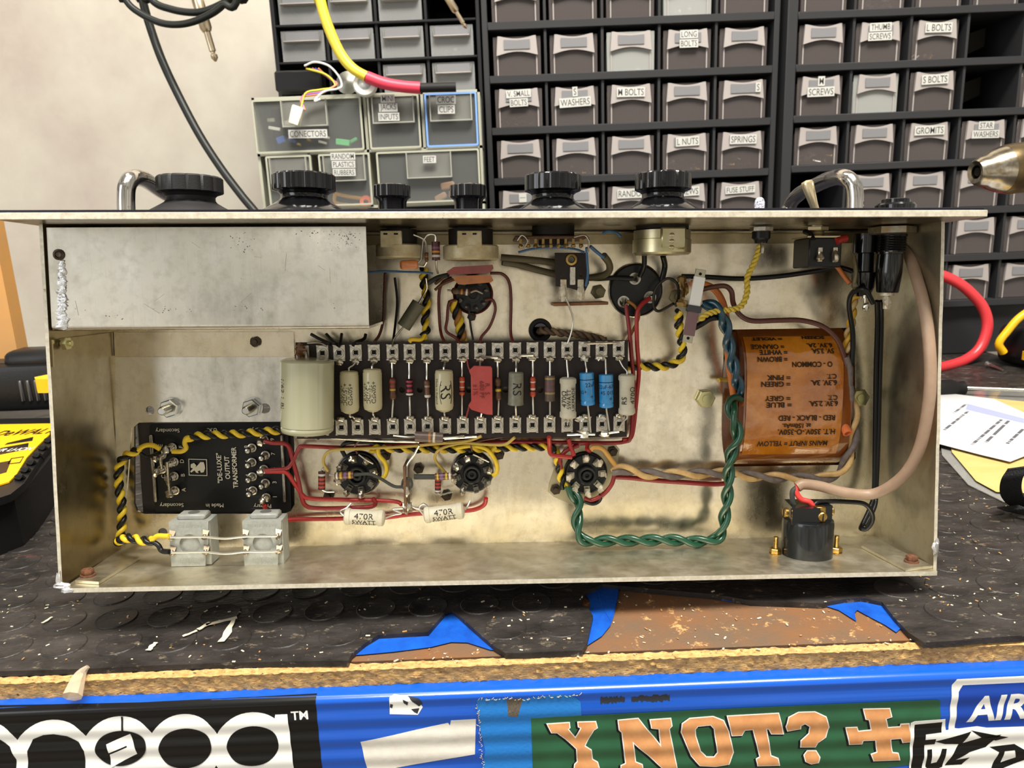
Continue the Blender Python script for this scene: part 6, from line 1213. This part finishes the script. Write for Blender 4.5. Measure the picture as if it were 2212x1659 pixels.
# tilting olive tube, flat caps and other small parts
axial('tubular_capacitor', 'olive grey tubular capacitor leaning beside the black and yellow twist', 'capacitor', (905, 655), (872, 706), 15.5, 16, [(0, .2), (0, 1), (1, 1), (1, .2)], RB((106, 104, 84)), leads=[[(905, 655, 16), (914, 638, 16), (922, 622, 18), (920, 600, 22)], [(872, 706, 16), (860, 720, 15), (850, 735, 16), (848, 748, 18)]], lm=STEEL)
axial('resistor', 'upright purple-brown resistor between the two tarnished potentiometers', 'resistor', (941, 522), (942, 562), 8.5, 36, sq, RB((88, 48, 44), (150, 84, 130), (226, 148, 50), (224, 220, 210)), bands=[(.28, .4, 1), (.5, .6, 2), (.72, .84, 3)], leads=[[(941, 522, 36), (940, 508, 36), (925, 507, 35), (915, 520, 34)], [(942, 562, 36), (943, 580, 32), (946, 590, 28)]])
axial('resistor', 'brown banded resistor lying on top of the upper round socket', 'resistor', (975, 628), (1016, 632), 7.5, 18, dumb, RB((86, 50, 34), (70, 90, 50), (200, 130, 50), (226, 220, 206)), bands=[(.26, .36, 1), (.5, .6, 2), (.76, .86, 3)], leads=[[(975, 628, 18), (966, 627, 18)], [(1016, 632, 18), (1028, 628, 17), (1042, 634, 14)]])
axial('resistor', 'small brown resistor beside the left potentiometer', 'resistor', (921, 545), (922, 565), 4, 32, dumb, RB((120, 78, 44), (200, 150, 80)), bands=[(.4, .55, 1)], leads=[[(921, 545, 32), (918, 520, 34), (895, 508, 36), (880, 505, 36)], [(922, 565, 32), (915, 575, 30), (902, 574, 30)]])
root = thing('film_capacitor', 'small glossy orange dipped capacitor below the left potentiometer', 'capacitor', P(884, 571, 34)); m = MB(); a = P(864, 562, 34); b = P(904, 582, 34); m.box((a + b) / 2, (b.x - a.x, 5, a.z - b.z), Matrix.Rotation(-.04, 3, 'Y'), bev=1.5, seg=3); m.build('body', mat('dip_orange', (214, 128, 66), .2, coat=.8), root); m = MB(); m.tube(pth([(903, 568, 34), (910, 560, 34), (912, 540, 34), (914, 520, 34)]), .5, 7, 4); m.build('lead', STEEL, root)
for nm, lab, q, col in (('film_capacitor', 'flat brick-red dipped capacitor standing edge-on under the potentiometer', [(965, 587), (980, 577), (1064, 572), (1066, 580), (1056, 590), (972, 594)], (150, 46, 34)), ('film_capacitor', 'flat burnt-orange capacitor directly below the brick-red one', [(978, 600), (984, 596), (1060, 594), (1066, 606), (1060, 610), (1000, 615), (990, 614)], (190, 108, 30))):
    root = thing(nm, lab, 'capacitor', P(1015, 590, 26)); m = MB(); m.prism([(P(x, y, 30).x, P(x, y, 30).z) for x, y in q], [], 20, lambda x, y, z: V3((x, DP - 22 - z, y))); m.build('body', mat('dip_%d' % col[0], col, .25, coat=.6, var=tuple(int(v * .75) for v in col), vs=.1), root)
    m = MB(); y_ = q[0][1]; m.tube(pth([(q[0][0] + 6, y_ + 2, 24), (955, y_ + 14, 22), (940, y_ + 26, 20)]), .8, 7, 4); m.build('lead', mat('lead_bronze', (100, 72, 50), .5, .6), root)
# upper round socket
c = P(1022, 636, 0); root = thing('valve_socket', 'small upper valve socket half hidden behind the flat capacitors', 'socket', c); m = MB(); m.lathe(c, FWD, [(10.6, -3), (10.6, 1.4), (9.6, 2.4), (9.4, 5), (4.4, 5.4), (4.2, 8), (2.4, 8.2), (2.2, 5), (0, 5)], 40, False); m.build('body', SKT, root)
m = MB(); m.lathe(c, FWD, [(10.7, .2), (11.3, .4), (11.3, 1.2), (10.6, 1.6)], 40, False); m.build('red_ring', mat('ring_red', (120, 34, 26), .4), root)
for k in range(9): a = k * .66 + .3; d = V3((math.cos(a), 0, math.sin(a))); m = MB(); m.box(c + d * 7.4 + FWD * 6.5, (1.8, 4.6, .6), Matrix.Rotation(-a, 3, 'Y')); m.ball(c + d * 7.6 + FWD * 9, (1.3, 1.3, 1.3), 8, .3); m.build('lug', LUG, root)
# small paxolin terminal strip
root = thing('terminal_strip', 'small upright brown terminal strip with brass eyelet and two solder lugs', 'terminal strip', P(1236, 600, 14)); m = MB(); q = [(1198, 546), (1268, 546), (1272, 612), (1262, 632), (1230, 622), (1200, 618)]; m.prism([(P(x, y, 20).x, P(x, y, 20).z) for x, y in q], [circ(P(1234, 561, 20).x, P(1234, 561, 20).z, 1.6), circ(P(1214, 596, 20).x, P(1214, 596, 20).z, .9), circ(P(1254, 596, 20).x, P(1254, 596, 20).z, .9)], 1.6, lambda x, y, z: V3((x, DP - 20 - z, y))); m.build('board', BRD, root)
m = MB(); m.lathe(P(1234, 561, 21), FWD, [(3.2, 0), (3.0, .8), (1.9, .9), (1.7, .2)], 24, False); m.build('eyelet', BRS, root)
m = MB(); m.box(P(1237, 596, 21.4), (3.0, .8, 9.5), bev=.2); m.build('metal_tab', TAGM, root)
for x in (1217, 1254): m = MB(); m.box(P(x, 612, 21), (3.2, .8, 4)); m.box(P(x, 632, 20), (4.4, 1, 7), bev=.3); m.ball(P(x, 632, 21), (2.2, 1.4, 4), 10, .35); m.build('solder_lug', SOLW, root)
m = MB(); a = P(1195, 657, 14); b = P(1311, 655, 14); m.box((a + b) / 2 + V3((0, 6, 0)), (b.x - a.x, 22, 1.7), Matrix.Rotation(-.02, 3, 'Y'), bev=.3); m.build('foot_strip', mat('paxolin_edge', (138, 90, 50), .5, var=(96, 60, 34), vs=.3), root)
# large capacitor base
c = P(1372, 627, 0); root = thing('can_capacitor', 'large round black capacitor base with three lugs and an alloy rim', 'capacitor', c); m = MB(); m.lathe(c, FWD, [(15.4, -.5), (15.4, 1.4), (14.8, 1.8), (14.4, 1.0)], 56, False); m.build('rim', STEEL, root)
m = MB(); m.lathe(c, FWD, [(14.4, -.5), (14.4, 1.4), (13.8, 2.0), (0, 1.6)], 56, False); m.build('base', mat('phenolic_black', (24, 25, 25), .38, coat=.25, bump=.2), root)
for x, y in ((1371, 602), (1347, 652), (1404, 642)): q = P(x, y, 1.8); m = MB(); m.lathe(q, FWD, [(3.6, 0), (3.4, .5), (2.4, .5), (2.2, .1), (0, .1)], 20, False); m.ball(q + FWD * 2.2, (1.4, 2.6, 1.8), 9, .35); m.build('lug', STEEL, root)
# grommet with old twisted flex
c = P(1167, 713, 0); m = MB(); m.lathe(c, FWD, [(3.9, -1), (3.9, 1.6), (4.6, 2.6), (6.0, 2.4), (6.6, 1.2), (6.6, 0)], 36, False); tag(m.build('grommet', BLACKR, frame=CH), 'black rubber grommet in the deck just above the tag board', 'grommet')
twisted('old brown twisted flex coming out of the rubber grommet', [(1166, 716, -6), (1172, 714, 2), (1190, 716, 6), (1215, 720, 8), (1245, 722, 8), (1280, 728, 7), (1310, 736, 6)], 1.15, [mat('flex_brown', (106, 84, 62), .8, var=(76, 58, 44), vs=.3), mat('flex_tan', (128, 102, 72), .8, var=(88, 70, 50), vs=.3)], 9, name='twisted_flex')
# tilted bar
root = thing('tag_strip', 'tilted strip, white printed upper half and purple lower half with metal tabs', 'tag strip', P(1500, 655, 30)); T0 = P(1514, 582, 30); T1 = P(1484, 740, 30); d = (T1 - T0).normalized(); n = d.cross(FWD).normalized()
Q = Matrix((n, FWD, -d)).transposed(); L = (T1 - T0).length
def seg_(m, t0, t1, w, th, off=0): m.box(T0 + d * L * (t0 + t1) / 2 + FWD * off, (w, th, L * (t1 - t0)), Q, bev=.15)
m = MB(); seg_(m, 0, .13, 5.4, 1.2); seg_(m, .87, 1, 5.2, 1.2); m.cur = 1; m.cyl(T0 + d * 2.4 + FWD * .4, T0 + d * 2.4 + FWD * .8, .8, seg=10); m.cyl(T1 - d * 2.4 + FWD * .4, T1 - d * 2.4 + FWD * .8, .8, seg=10); m.build('end_tab', [mat('tab_metal', (178, 172, 152), .4, .7), DARK], root)
m = MB(); seg_(m, .1, .5, 6.0, 1.6, .4); m.build('white_face', mat('strip_white', (236, 236, 232), .4), root); m = MB(); seg_(m, .56, .9, 6.0, 1.6, .4); m.build('purple_face', mat('strip_purple', (116, 84, 88), .35, coat=.4), root)
m = MB(); seg_(m, .49, .58, 7.6, 2.6, .8); m.build('clamp', mat('clamp_steel', (70, 70, 74), .3, .8), root); m = MB(); m.box(P(1474, 655, 29), (5, 1.5, 3.4), Q, bev=.3); m.ball(P(1470, 656, 31), (2.2, 1.2, 1.8), 9, .3); m.build('side_lug', mat('lug_brass', (150, 124, 76), .4, .8), root); m = MB(); m.ball(P(1472, 608, 11), (2.4, 2, 3.4), 10, .4); m.ball(P(1478, 624, 12), (2.2, 2.2, 3), 10, .4); m.tube(pth([(1474, 606, 12), (1478, 626, 14), (1476, 644, 20)]), .9, 8, 4); m.build('soldered_tags', mat('lug_brass', (150, 124, 76), .4, .8), root)
# ================================================================== wiring
B_, Y_ = ['black_strand', 'yellow_strand'], None
twisted('black and yellow twisted pair crossing the black transformer plate', [(404, 948, 7), (414, 944, 8), (450, 940, 8), (520, 937, 8), (600, 930, 8), (640, 932, 6), (690, 940, 4)], 1.35, [WB, WY], 9.6, names=['black_strand', 'yellow_strand'])
wire('yellow wire dropping from the crossing pair to terminal F', [(412, 944, 9.5), (402, 947, 9), (399, 958, 9), (402, 968, 9), (392, 975, 9), (372, 975, 9)], 1.35, WY)
twisted('black and yellow twisted pair running down the left end of the chassis', [(300, 972, 8), (285, 978, 8), (266, 990, 8), (257, 1012, 8), (257, 1050, 8), (263, 1090, 9), (263, 1130, 10), (262, 1152, 12), (256, 1170, 16), (262, 1166, 24), (280, 1162, 28), (310, 1168, 30), (332, 1168, 32)], 1.35, [WB, WY], 9.6, names=['black_strand', 'yellow_strand'])
wire('yellow wire end arching over to terminal F of the transformer plate', [(298, 972, 9), (312, 963, 10), (330, 962, 10), (346, 970, 10)], 1.35, WY); wire('black wire end leading to terminal E', [(300, 976, 7), (312, 985, 6), (326, 985, 6), (345, 978, 9)], 1.1, WB)
wire('yellow wire end soldered to the left grey block', [(330, 1166, 32), (340, 1158, 33), (356, 1158, 35), (366, 1158, 36)], 1.35, WY); wire('black wire end soldered to the lower lug of the left grey block', [(330, 1170, 32), (342, 1178, 33), (350, 1190, 34), (366, 1192, 36)], 1.35, WB)
twisted('black and yellow twisted pair beneath the tag board towards the right socket', [(800, 972, 5), (820, 968, 6), (900, 970, 6), (1000, 970, 6), (1100, 967, 6), (1185, 966, 7), (1200, 976, 7), (1206, 1000, 7), (1212, 1030, 7), (1220, 1054, 9)], 1.3, [WB, WY], 10, names=['black_strand', 'yellow_strand'])
twisted('black and yellow twisted pair right of the tag board up to the tilted strip', [(1350, 790, 4), (1380, 791, 7), (1430, 792, 9), (1462, 782, 10), (1474, 765, 12), (1472, 735, 15), (1466, 700, 18), (1467, 672, 22)], 1.35, [WB, WY], 10, names=['black_strand', 'yellow_strand'])
twisted('black and yellow twisted pair dropping left of the flat capacitors', [(916, 580, 16), (915, 610, 12), (922, 650, 10), (918, 690, 10), (921, 715, 12), (914, 728, 14)], 1.25, [WB, WY], 10, names=['black_strand', 'yellow_strand'])
wire('short yellow wire end reaching the tag right of the leaning capacitor', [(918, 722, 14), (910, 733, 16), (890, 733, 18), (884, 738, 18)], 1.2, WY)
twisted('thick yellow, black and brown bundle below the upper socket', [(978, 650, 10), (984, 670, 9), (992, 695, 9), (996, 720, 10), (1000, 742, 8), (1002, 760, 6)], 1.4, [WB, WY, mat('wire_ochre', (160, 108, 46), .45)], 12, names=['black_strand', 'yellow_strand', 'ochre_strand'])
wire('yellow loop over the right side of the left valve socket', [(806, 968, 7), (816, 964, 9), (818, 982, 10), (832, 1000, 10), (835, 1018, 10), (828, 1032, 11), (818, 1036, 12)], 1.25, WY)
wire('yellow loop over the right side of the middle valve socket', [(985, 968, 8), (1020, 963, 9), (1050, 970, 10), (1066, 988, 10), (1074, 1008, 10), (1072, 1022, 11), (1064, 1028, 12)], 1.25, WY); wire('short yellow stub joining the middle socket loop', [(1070, 965, 8), (1062, 975, 9), (1060, 985, 10)], 1.2, WY)
wire('thin old yellow wire curving over the left valve socket', [(709, 1018, 11), (699, 1000, 11), (703, 982, 11), (722, 972, 11), (780, 969, 12), (870, 965, 13), (950, 958, 14), (1010, 952, 15), (1040, 942, 17)], .85, WTH)
wire('thin old yellow wire curving left of the middle valve socket', [(963, 1022, 11), (944, 1000, 11), (940, 984, 11), (955, 968, 12), (1000, 957, 13), (1050, 960, 13), (1090, 960, 14), (1112, 945, 17)], .85, WTH)
wire('black wire looping behind the left valve socket', [(745, 985, 8), (738, 968, 9), (750, 956, 10), (790, 955, 8), (830, 962, 6)], 1.2, WB)
wire('thin brown wire from the board to the left valve socket', [(772, 980, 11), (766, 965, 12), (778, 950, 14)], .5, WBR); wire('thin brown wire from the board to the middle valve socket', [(1020, 975, 11), (1018, 962, 12), (1028, 955, 13), (1060, 948, 13), (1100, 942, 14)], .5, WBR)
wire('bare wire bridging two lugs of the left valve socket', [(775, 982, 12), (790, 993, 13), (806, 1002, 12)], .45, TIN); wire('bare wire bridging two lugs of the middle valve socket', [(1022, 982, 12), (1040, 990, 13), (1056, 998, 12)], .45, TIN)
wire('red wire from terminal 9 round below the left valve socket', [(572, 953, 8), (590, 957, 9), (612, 958, 9), (624, 966, 9), (634, 1000, 8), (645, 1040, 8), (652, 1075, 8), (662, 1093, 8), (690, 1098, 8), (760, 1097, 8), (800, 1095, 8), (811, 1088, 9), (806, 1076, 10)], 1.25, WDR)
wire('red wire from terminal 5 running right along the lower edge of the tag board', [(572, 1016, 8), (600, 1014, 9), (622, 1010, 9), (636, 990, 8), (646, 968, 8), (662, 964, 8), (760, 967, 7), (900, 960, 6), (1100, 955, 6), (1300, 957, 8), (1350, 954, 8), (1362, 944, 9), (1366, 900, 10), (1370, 840, 11), (1364, 770, 11), (1360, 720, 10), (1352, 658, 8)], 1.15, WDR)
wire('bright red wire from terminal 5 to the upright tag post', [(574, 1019, 8), (604, 1019, 9), (620, 1022, 9), (640, 1050, 8), (656, 1072, 8), (676, 1077, 8), (760, 1080, 8), (850, 1083, 8), (868, 1090, 10)], 1.2, WR)
wire('red wire leaving terminal 1 behind the right grey block', [(571, 1092, 8), (576, 1104, 6), (584, 1118, 3), (600, 1124, 3), (640, 1122, 4), (700, 1121, 5), (750, 1120, 5), (830, 1118, 4), (880, 1112, 5), (930, 1108, 4), (1000, 1104, 5), (1028, 1100, 6), (1046, 1090, 8), (1050, 1076, 10)], 1.25, WR)
wire('red wire from the right side of the tag board up to the black capacitor base', [(1404, 644, 6), (1386, 658, 8), (1376, 680, 9), (1376, 740, 9), (1380, 800, 8), (1376, 850, 6), (1369, 920, 6), (1362, 946, 7), (1345, 950, 8)], 1.25, WR)
wire('ochre wire crossing the two reds beside the black capacitor base', [(1356, 650, 7), (1372, 662, 6), (1380, 680, 6), (1372, 705, 6), (1352, 740, 6)], .9, mat('wire_ochre', (160, 108, 46), .45))
wire('red wire bending from the board bottom to the right valve socket', [(1186, 944, 17), (1187, 960, 14), (1188, 978, 13), (1196, 984, 13), (1215, 986, 13), (1235, 988, 12)], 1.25, WR); wire('short red wire between the board and the top of the right valve socket', [(1228, 948, 12), (1232, 962, 12), (1240, 984, 12)], 1.25, WR)
wire('red and ochre lead over the top lug of the right valve socket', [(1270, 958, 8), (1268, 970, 10), (1276, 974, 12)], 1.2, WR); wire('old yellow wire over the upper right of the right valve socket', [(1276, 972, 13), (1284, 966, 13), (1302, 970, 12), (1318, 990, 11), (1334, 1012, 11)], 1.4, mat('wire_tan', (196, 146, 70), .5))
wire('dark red wire hooking under the right valve socket', [(1328, 1020, 10), (1322, 1045, 10), (1305, 1066, 9), (1280, 1080, 9), (1262, 1076, 9)], 1.2, WDR); wire('black wire curling beneath the right valve socket', [(1298, 1068, 9), (1294, 1082, 8), (1280, 1088, 8), (1262, 1082, 8)], 1.2, WB)
wire('dark red wire curving over the left rim of the right valve socket', [(1212, 1012, 8), (1210, 990, 9), (1225, 972, 10), (1250, 962, 9)], 1.2, WDR)
twisted('dark green twisted pair looping low across the deck', [(1594, 862, 14), (1582, 868, 20), (1580, 890, 24), (1590, 920, 26), (1592, 950, 26), (1578, 985, 24), (1574, 1020, 22), (1572, 1060, 20), (1566, 1110, 18), (1560, 1145, 17), (1546, 1164, 17), (1500, 1170, 17), (1440, 1166, 17), (1380, 1168, 17), (1320, 1168, 17), (1275, 1170, 17), (1254, 1160, 17), (1246, 1130, 15), (1250, 1100, 13), (1248, 1082, 12), (1232, 1062, 11), (1222, 1052, 11)], 1.75, [WG, WG], 26, loose=1.05)
twisted('teal twisted pair dropping along the left side of the amber coil', [(1518, 656, 26), (1540, 662, 28), (1556, 678, 28), (1566, 700, 26), (1574, 740, 22), (1582, 780, 20), (1590, 815, 18), (1600, 850, 12)], 1.8, [WT, WT], 24, loose=1.0)
wire('black wire bending from the tilted strip to the teal pair', [(1500, 708, 26), (1515, 700, 26), (1535, 688, 27), (1556, 686, 26)], 1.6, WB)
wire('thick orange wire dropping behind the teal pair', [(1492, 612, 12), (1520, 614, 14), (1544, 626, 14), (1562, 655, 14), (1570, 700, 14), (1572, 760, 12), (1578, 810, 10), (1584, 850, 9), (1588, 880, 6)], 1.9, WO)
wire('brown wire wandering over the top of the amber coil', [(1512, 626, 24), (1540, 620, 24), (1566, 618, 24), (1580, 630, 24), (1584, 655, 22), (1598, 680, 20), (1625, 693, 18), (1680, 692, 18), (1730, 692, 18), (1775, 704, 18), (1806, 730, 18), (1822, 765, 16), (1830, 800, 13)], 1.4, WBR)
twisted('cream and grey twisted pair running right under the amber coil', [(1322, 1020, 12), (1345, 1014, 13), (1400, 1024, 12), (1480, 1024, 11), (1560, 1022, 9), (1640, 1030, 9), (1720, 1032, 9), (1780, 1032, 9), (1812, 1022, 10), (1832, 990, 12), (1842, 950, 13), (1846, 905, 13), (1840, 870, 13), (1830, 835, 14)], 1.7, [WCR, WGY], 30, loose=1.0, names=['cream_strand', 'grey_strand'])
wire('dull red wire trailing under the cream and grey pair', [(1325, 1030, 8), (1360, 1032, 8), (1420, 1038, 7), (1480, 1042, 7), (1540, 1046, 6), (1570, 1044, 5)], 1.4, WDR)
wire('grey-brown lead hugging the right side of the amber coil', [(1828, 770, 16), (1836, 800, 15), (1834, 860, 14), (1842, 905, 12), (1850, 930, 11), (1842, 975, 10)], 1.7, WGY)
twisted('yellow pair descending beside the fuse holders to the coil', [(1852, 640, 14), (1842, 655, 14), (1840, 690, 13), (1832, 730, 14), (1830, 760, 14)], 1.3, [mat('wire_gold', (206, 160, 48), .45), WCR], 12)
wire('black wire from the slim fuse holder down beside the coil', [(1886, 655, 34), (1868, 626, 36), (1842, 632, 30), (1834, 660, 24), (1842, 720, 18), (1840, 780, 16), (1832, 800, 13)], 1.35, WB)
wire('orange and yellow wire behind the slim fuse holder', [(1795, 566, 18), (1810, 578, 18), (1826, 600, 20), (1836, 612, 22)], 1.2, WO)
wire('long black wire crossing the deck to the fuse holders', [(1472, 597, 10), (1520, 598, 12), (1600, 602, 12), (1680, 597, 13), (1760, 586, 14), (1810, 578, 16), (1850, 590, 22), (1880, 608, 30)], 1.4, WB)
wire('black wire over the large capacitor base to the left terminal strip', [(1368, 602, 6), (1330, 600, 6), (1290, 602, 6), (1262, 598, 6)], 1.4, WB); wire('black wire from the plated potentiometer to the capacitor base', [(1392, 550, 16), (1391, 575, 12), (1382, 596, 7)], 1.4, WB)
wire('thin dark wire looping right of the capacitor base', [(1455, 656, 24), (1424, 672, 14), (1412, 660, 12), (1416, 625, 12), (1440, 602, 14), (1462, 612, 16), (1466, 640, 20), (1460, 660, 28)], .8, mat('wire_thin_dark', (44, 38, 32), .5, .4))
wire('black wire hanging behind the plated potentiometer', [(1432, 552, 14), (1436, 575, 8), (1430, 605, 6)], 1.6, WB)
twisted('thin yellow twisted pair from the pilot lamp to the tilted strip', [(1645, 512, 34), (1642, 530, 32), (1628, 570, 28), (1614, 600, 26), (1614, 630, 26), (1604, 658, 26), (1586, 668, 28), (1550, 672, 30), (1525, 680, 32), (1512, 692, 32)], .9, [mat('wire_pale_yellow', (206, 180, 66), .45), mat('wire_pale_yellow', (206, 180, 66), .45)], 5.5)
wire('short red sleeved wire end at the toggle switch', [(1826, 515, 40), (1814, 518, 42), (1806, 522, 43)], 1.9, WR); wire('black wire on the left lug of the toggle switch', [(1738, 500, 36), (1750, 505, 40), (1757, 518, 43)], 1.3, WB)
wire('thick beige mains cable sweeping down the right wall to the inlet', [(1950, 535, 26), (1964, 552, 33), (1980, 600, 44), (1996, 660, 52), (2006, 730, 58), (2010, 810, 61), (2005, 880, 60), (1989, 960, 56), (1962, 1015, 50), (1924, 1050, 42), (1880, 1068, 34), (1820, 1063, 32), (1770, 1050, 31), (1735, 1046, 31), (1722, 1052, 31)], 2.9, WBE, name='mains_cable', cat='cable', seg=16)
for dx, l in ((0, 'left strand of the black pair dropping behind the beige cable'), (9, 'right strand of the black pair dropping behind the beige cable')):
    wire(l, [(1894 + dx, 650, 24), (1895 + dx, 700, 18), (1892 + dx, 800, 12), (1890 + dx * .8, 950, 10), (1888 + dx * .5, 1060, 12), (1880 + dx, 1095, 16), (1862 + dx * .8, 1135, 22)], 1.25, WB)
wire('black wire hooking round to the rear terminal of the mains inlet', [(1862, 1135, 22), (1860, 1142, 24), (1872, 1142, 26), (1884, 1125, 28), (1882, 1105, 29), (1866, 1088, 30), (1830, 1084, 30), (1790, 1083, 31), (1764, 1086, 33), (1754, 1100, 34)], 1.3, WB)
wire('red wire from the beige cable into the mains inlet', [(1724, 1048, 31), (1720, 1062, 32), (1730, 1078, 33), (1748, 1084, 34), (1756, 1094, 34)], 1.5, mat('wire_signal_red', (226, 64, 60), .35)); wire('grey-black wire from the beige cable into the mains inlet', [(1722, 1052, 31), (1712, 1062, 32), (1712, 1080, 32), (1716, 1094, 32)], 1.4, WST)
wire('maroon wire hanging in the shadow under the cover end', [(832, 590, 10), (830, 640, 6), (828, 690, 6), (820, 722, 10), (809, 738, 16)], .8, WBR); wire('thin dark wire falling from the shadow to the board beside the leaning capacitor', [(853, 600, 10), (858, 650, 6), (854, 700, 6), (849, 738, 16)], .7, WB)
wire('maroon wire bowing left of the upper valve socket', [(975, 600, 14), (955, 612, 12), (948, 640, 10), (950, 700, 10), (954, 725, 13), (960, 738, 16)], .85, mat('wire_maroon', (98, 40, 34), .4)); wire('shorter maroon wire bowing left of the upper valve socket', [(985, 648, 12), (970, 655, 12), (966, 690, 12), (964, 715, 13), (985, 730, 14), (994, 742, 17)], .85, mat('wire_maroon', (98, 40, 34), .4))
wire('maroon wire bowing right of the upper valve socket', [(1048, 648, 12), (1064, 648, 12), (1070, 670, 12), (1058, 705, 13), (1040, 728, 15), (1038, 742, 17)], .8, mat('wire_maroon', (98, 40, 34), .4)); wire('long maroon wire arching from the flat capacitors down to the board', [(1060, 590, 14), (1085, 592, 12), (1100, 610, 10), (1104, 650, 9), (1103, 715, 12), (1108, 740, 17)], .85, mat('wire_maroon', (98, 40, 34), .4))
wire('thin black wire down to the board under the upper valve socket', [(1012, 660, 12), (1016, 700, 11), (1022, 735, 12)], .6, WB)
wire('thin blue wire coming out from behind the cover edge', [(797, 588, 30), (830, 586, 30), (870, 587, 30), (905, 588, 30), (935, 591, 28)], .6, WBL); wire('thin blue and pink wire down the small terminal strip', [(1267, 535, 36), (1268, 560, 32), (1270, 590, 27), (1266, 618, 24)], .7, WBL)
wire('blue wire arching under the rotary switch', [(1120, 545, 28), (1150, 538, 30), (1195, 534, 32), (1240, 538, 32), (1262, 545, 30)], .6, WBL); wire('blue lead curling between switch and capacitor base', [(1302, 505, 34), (1312, 500, 34), (1330, 502, 32), (1340, 510, 30)], .8, WBL); wire('blue lead bending off the rotary switch', [(1275, 532, 34), (1290, 545, 32), (1304, 556, 30)], .9, WBL)
wire('khaki sleeved cable running behind the small terminal strip', [(1085, 566, 14), (1120, 572, 12), (1165, 584, 10), (1210, 594, 8), (1250, 600, 8), (1290, 598, 10), (1314, 588, 14), (1316, 570, 20), (1304, 552, 26)], 1.9, WSL)
wire('second khaki sleeved cable above the first', [(1082, 556, 16), (1130, 560, 16), (1190, 566, 12), (1215, 572, 10)], 1.9, WSL)
wire('bare wire from the small terminal strip down to the tag board', [(1220, 640, 22), (1230, 662, 20), (1238, 690, 18), (1234, 718, 18), (1226, 742, 18)], .5, TIN)
wire('dark sleeve slanting from the leaning capacitor to the red flat capacitor', [(924, 612, 18), (945, 600, 20), (968, 594, 24)], 1.3, WST)
rr = random.Random(21)
for k, (l, pts) in enumerate((('dark wire fanning from under the cover to the first tags', [(672, 722, 8), (690, 732, 10), (716, 744, 16)]), ('second dark wire fanning from under the cover', [(705, 722, 8), (716, 734, 12), (730, 746, 17)]), ('dark wire bending from the third tag under the cover', [(790, 722, 8), (786, 732, 10), (768, 740, 15), (762, 748, 17)]), ('dark wire looping above the first three tags', [(738, 722, 8), (736, 735, 14), (732, 748, 18)]))): wire(l, pts, .9, WB)
wire('solder-splashed bare wire between the top left tags', [(664, 742, 17), (690, 741, 18), (706, 748, 18)], .5, STEEL)
# ---- repeats share a group phrase
GR = {'resistor': 'small banded resistors inside the chassis', 'wirewound_resistor': 'white ceramic power resistors', 'electrolytic_capacitor': 'cream waxed capacitors on the tag board', 'blue_capacitor': 'bright blue capacitors on the tag board', 'control_knob': 'large fluted knobs on the control panel', 'small_knob': 'short fluted knobs on the control panel', 'valve_socket': 'round valve sockets in the deck', 'fixing_screw': 'screws fixing sockets and strips to the deck', 'terminal_block': 'grey terminal blocks on the bottom plate', 'stud_bolt': 'zinc studs above the transformer plate', 'hex_nut': 'yellow hex nuts beside the mains transformer', 'brass_bolt': 'brass bolts of the mains inlet', 'potentiometer': 'potentiometers under the control panel', 'fuse_holder': 'black fuse holders at the right', 'sticker': 'stickers on the blue rail', 'masking_tape': 'blue masking tape under the mat', 'drawer_cabinet': 'drawer cabinets against the wall', 'jack_plug': 'hanging jack plugs', 'film_capacitor': 'flat dipped capacitors', 'bus_wire': 'bare wires between the grey blocks'}
for o in list(bpy.data.objects):
    b = o.name.split('.')[0]
    if o.parent is None and b in GR and not o.get('group'): o['group'] = GR[b]
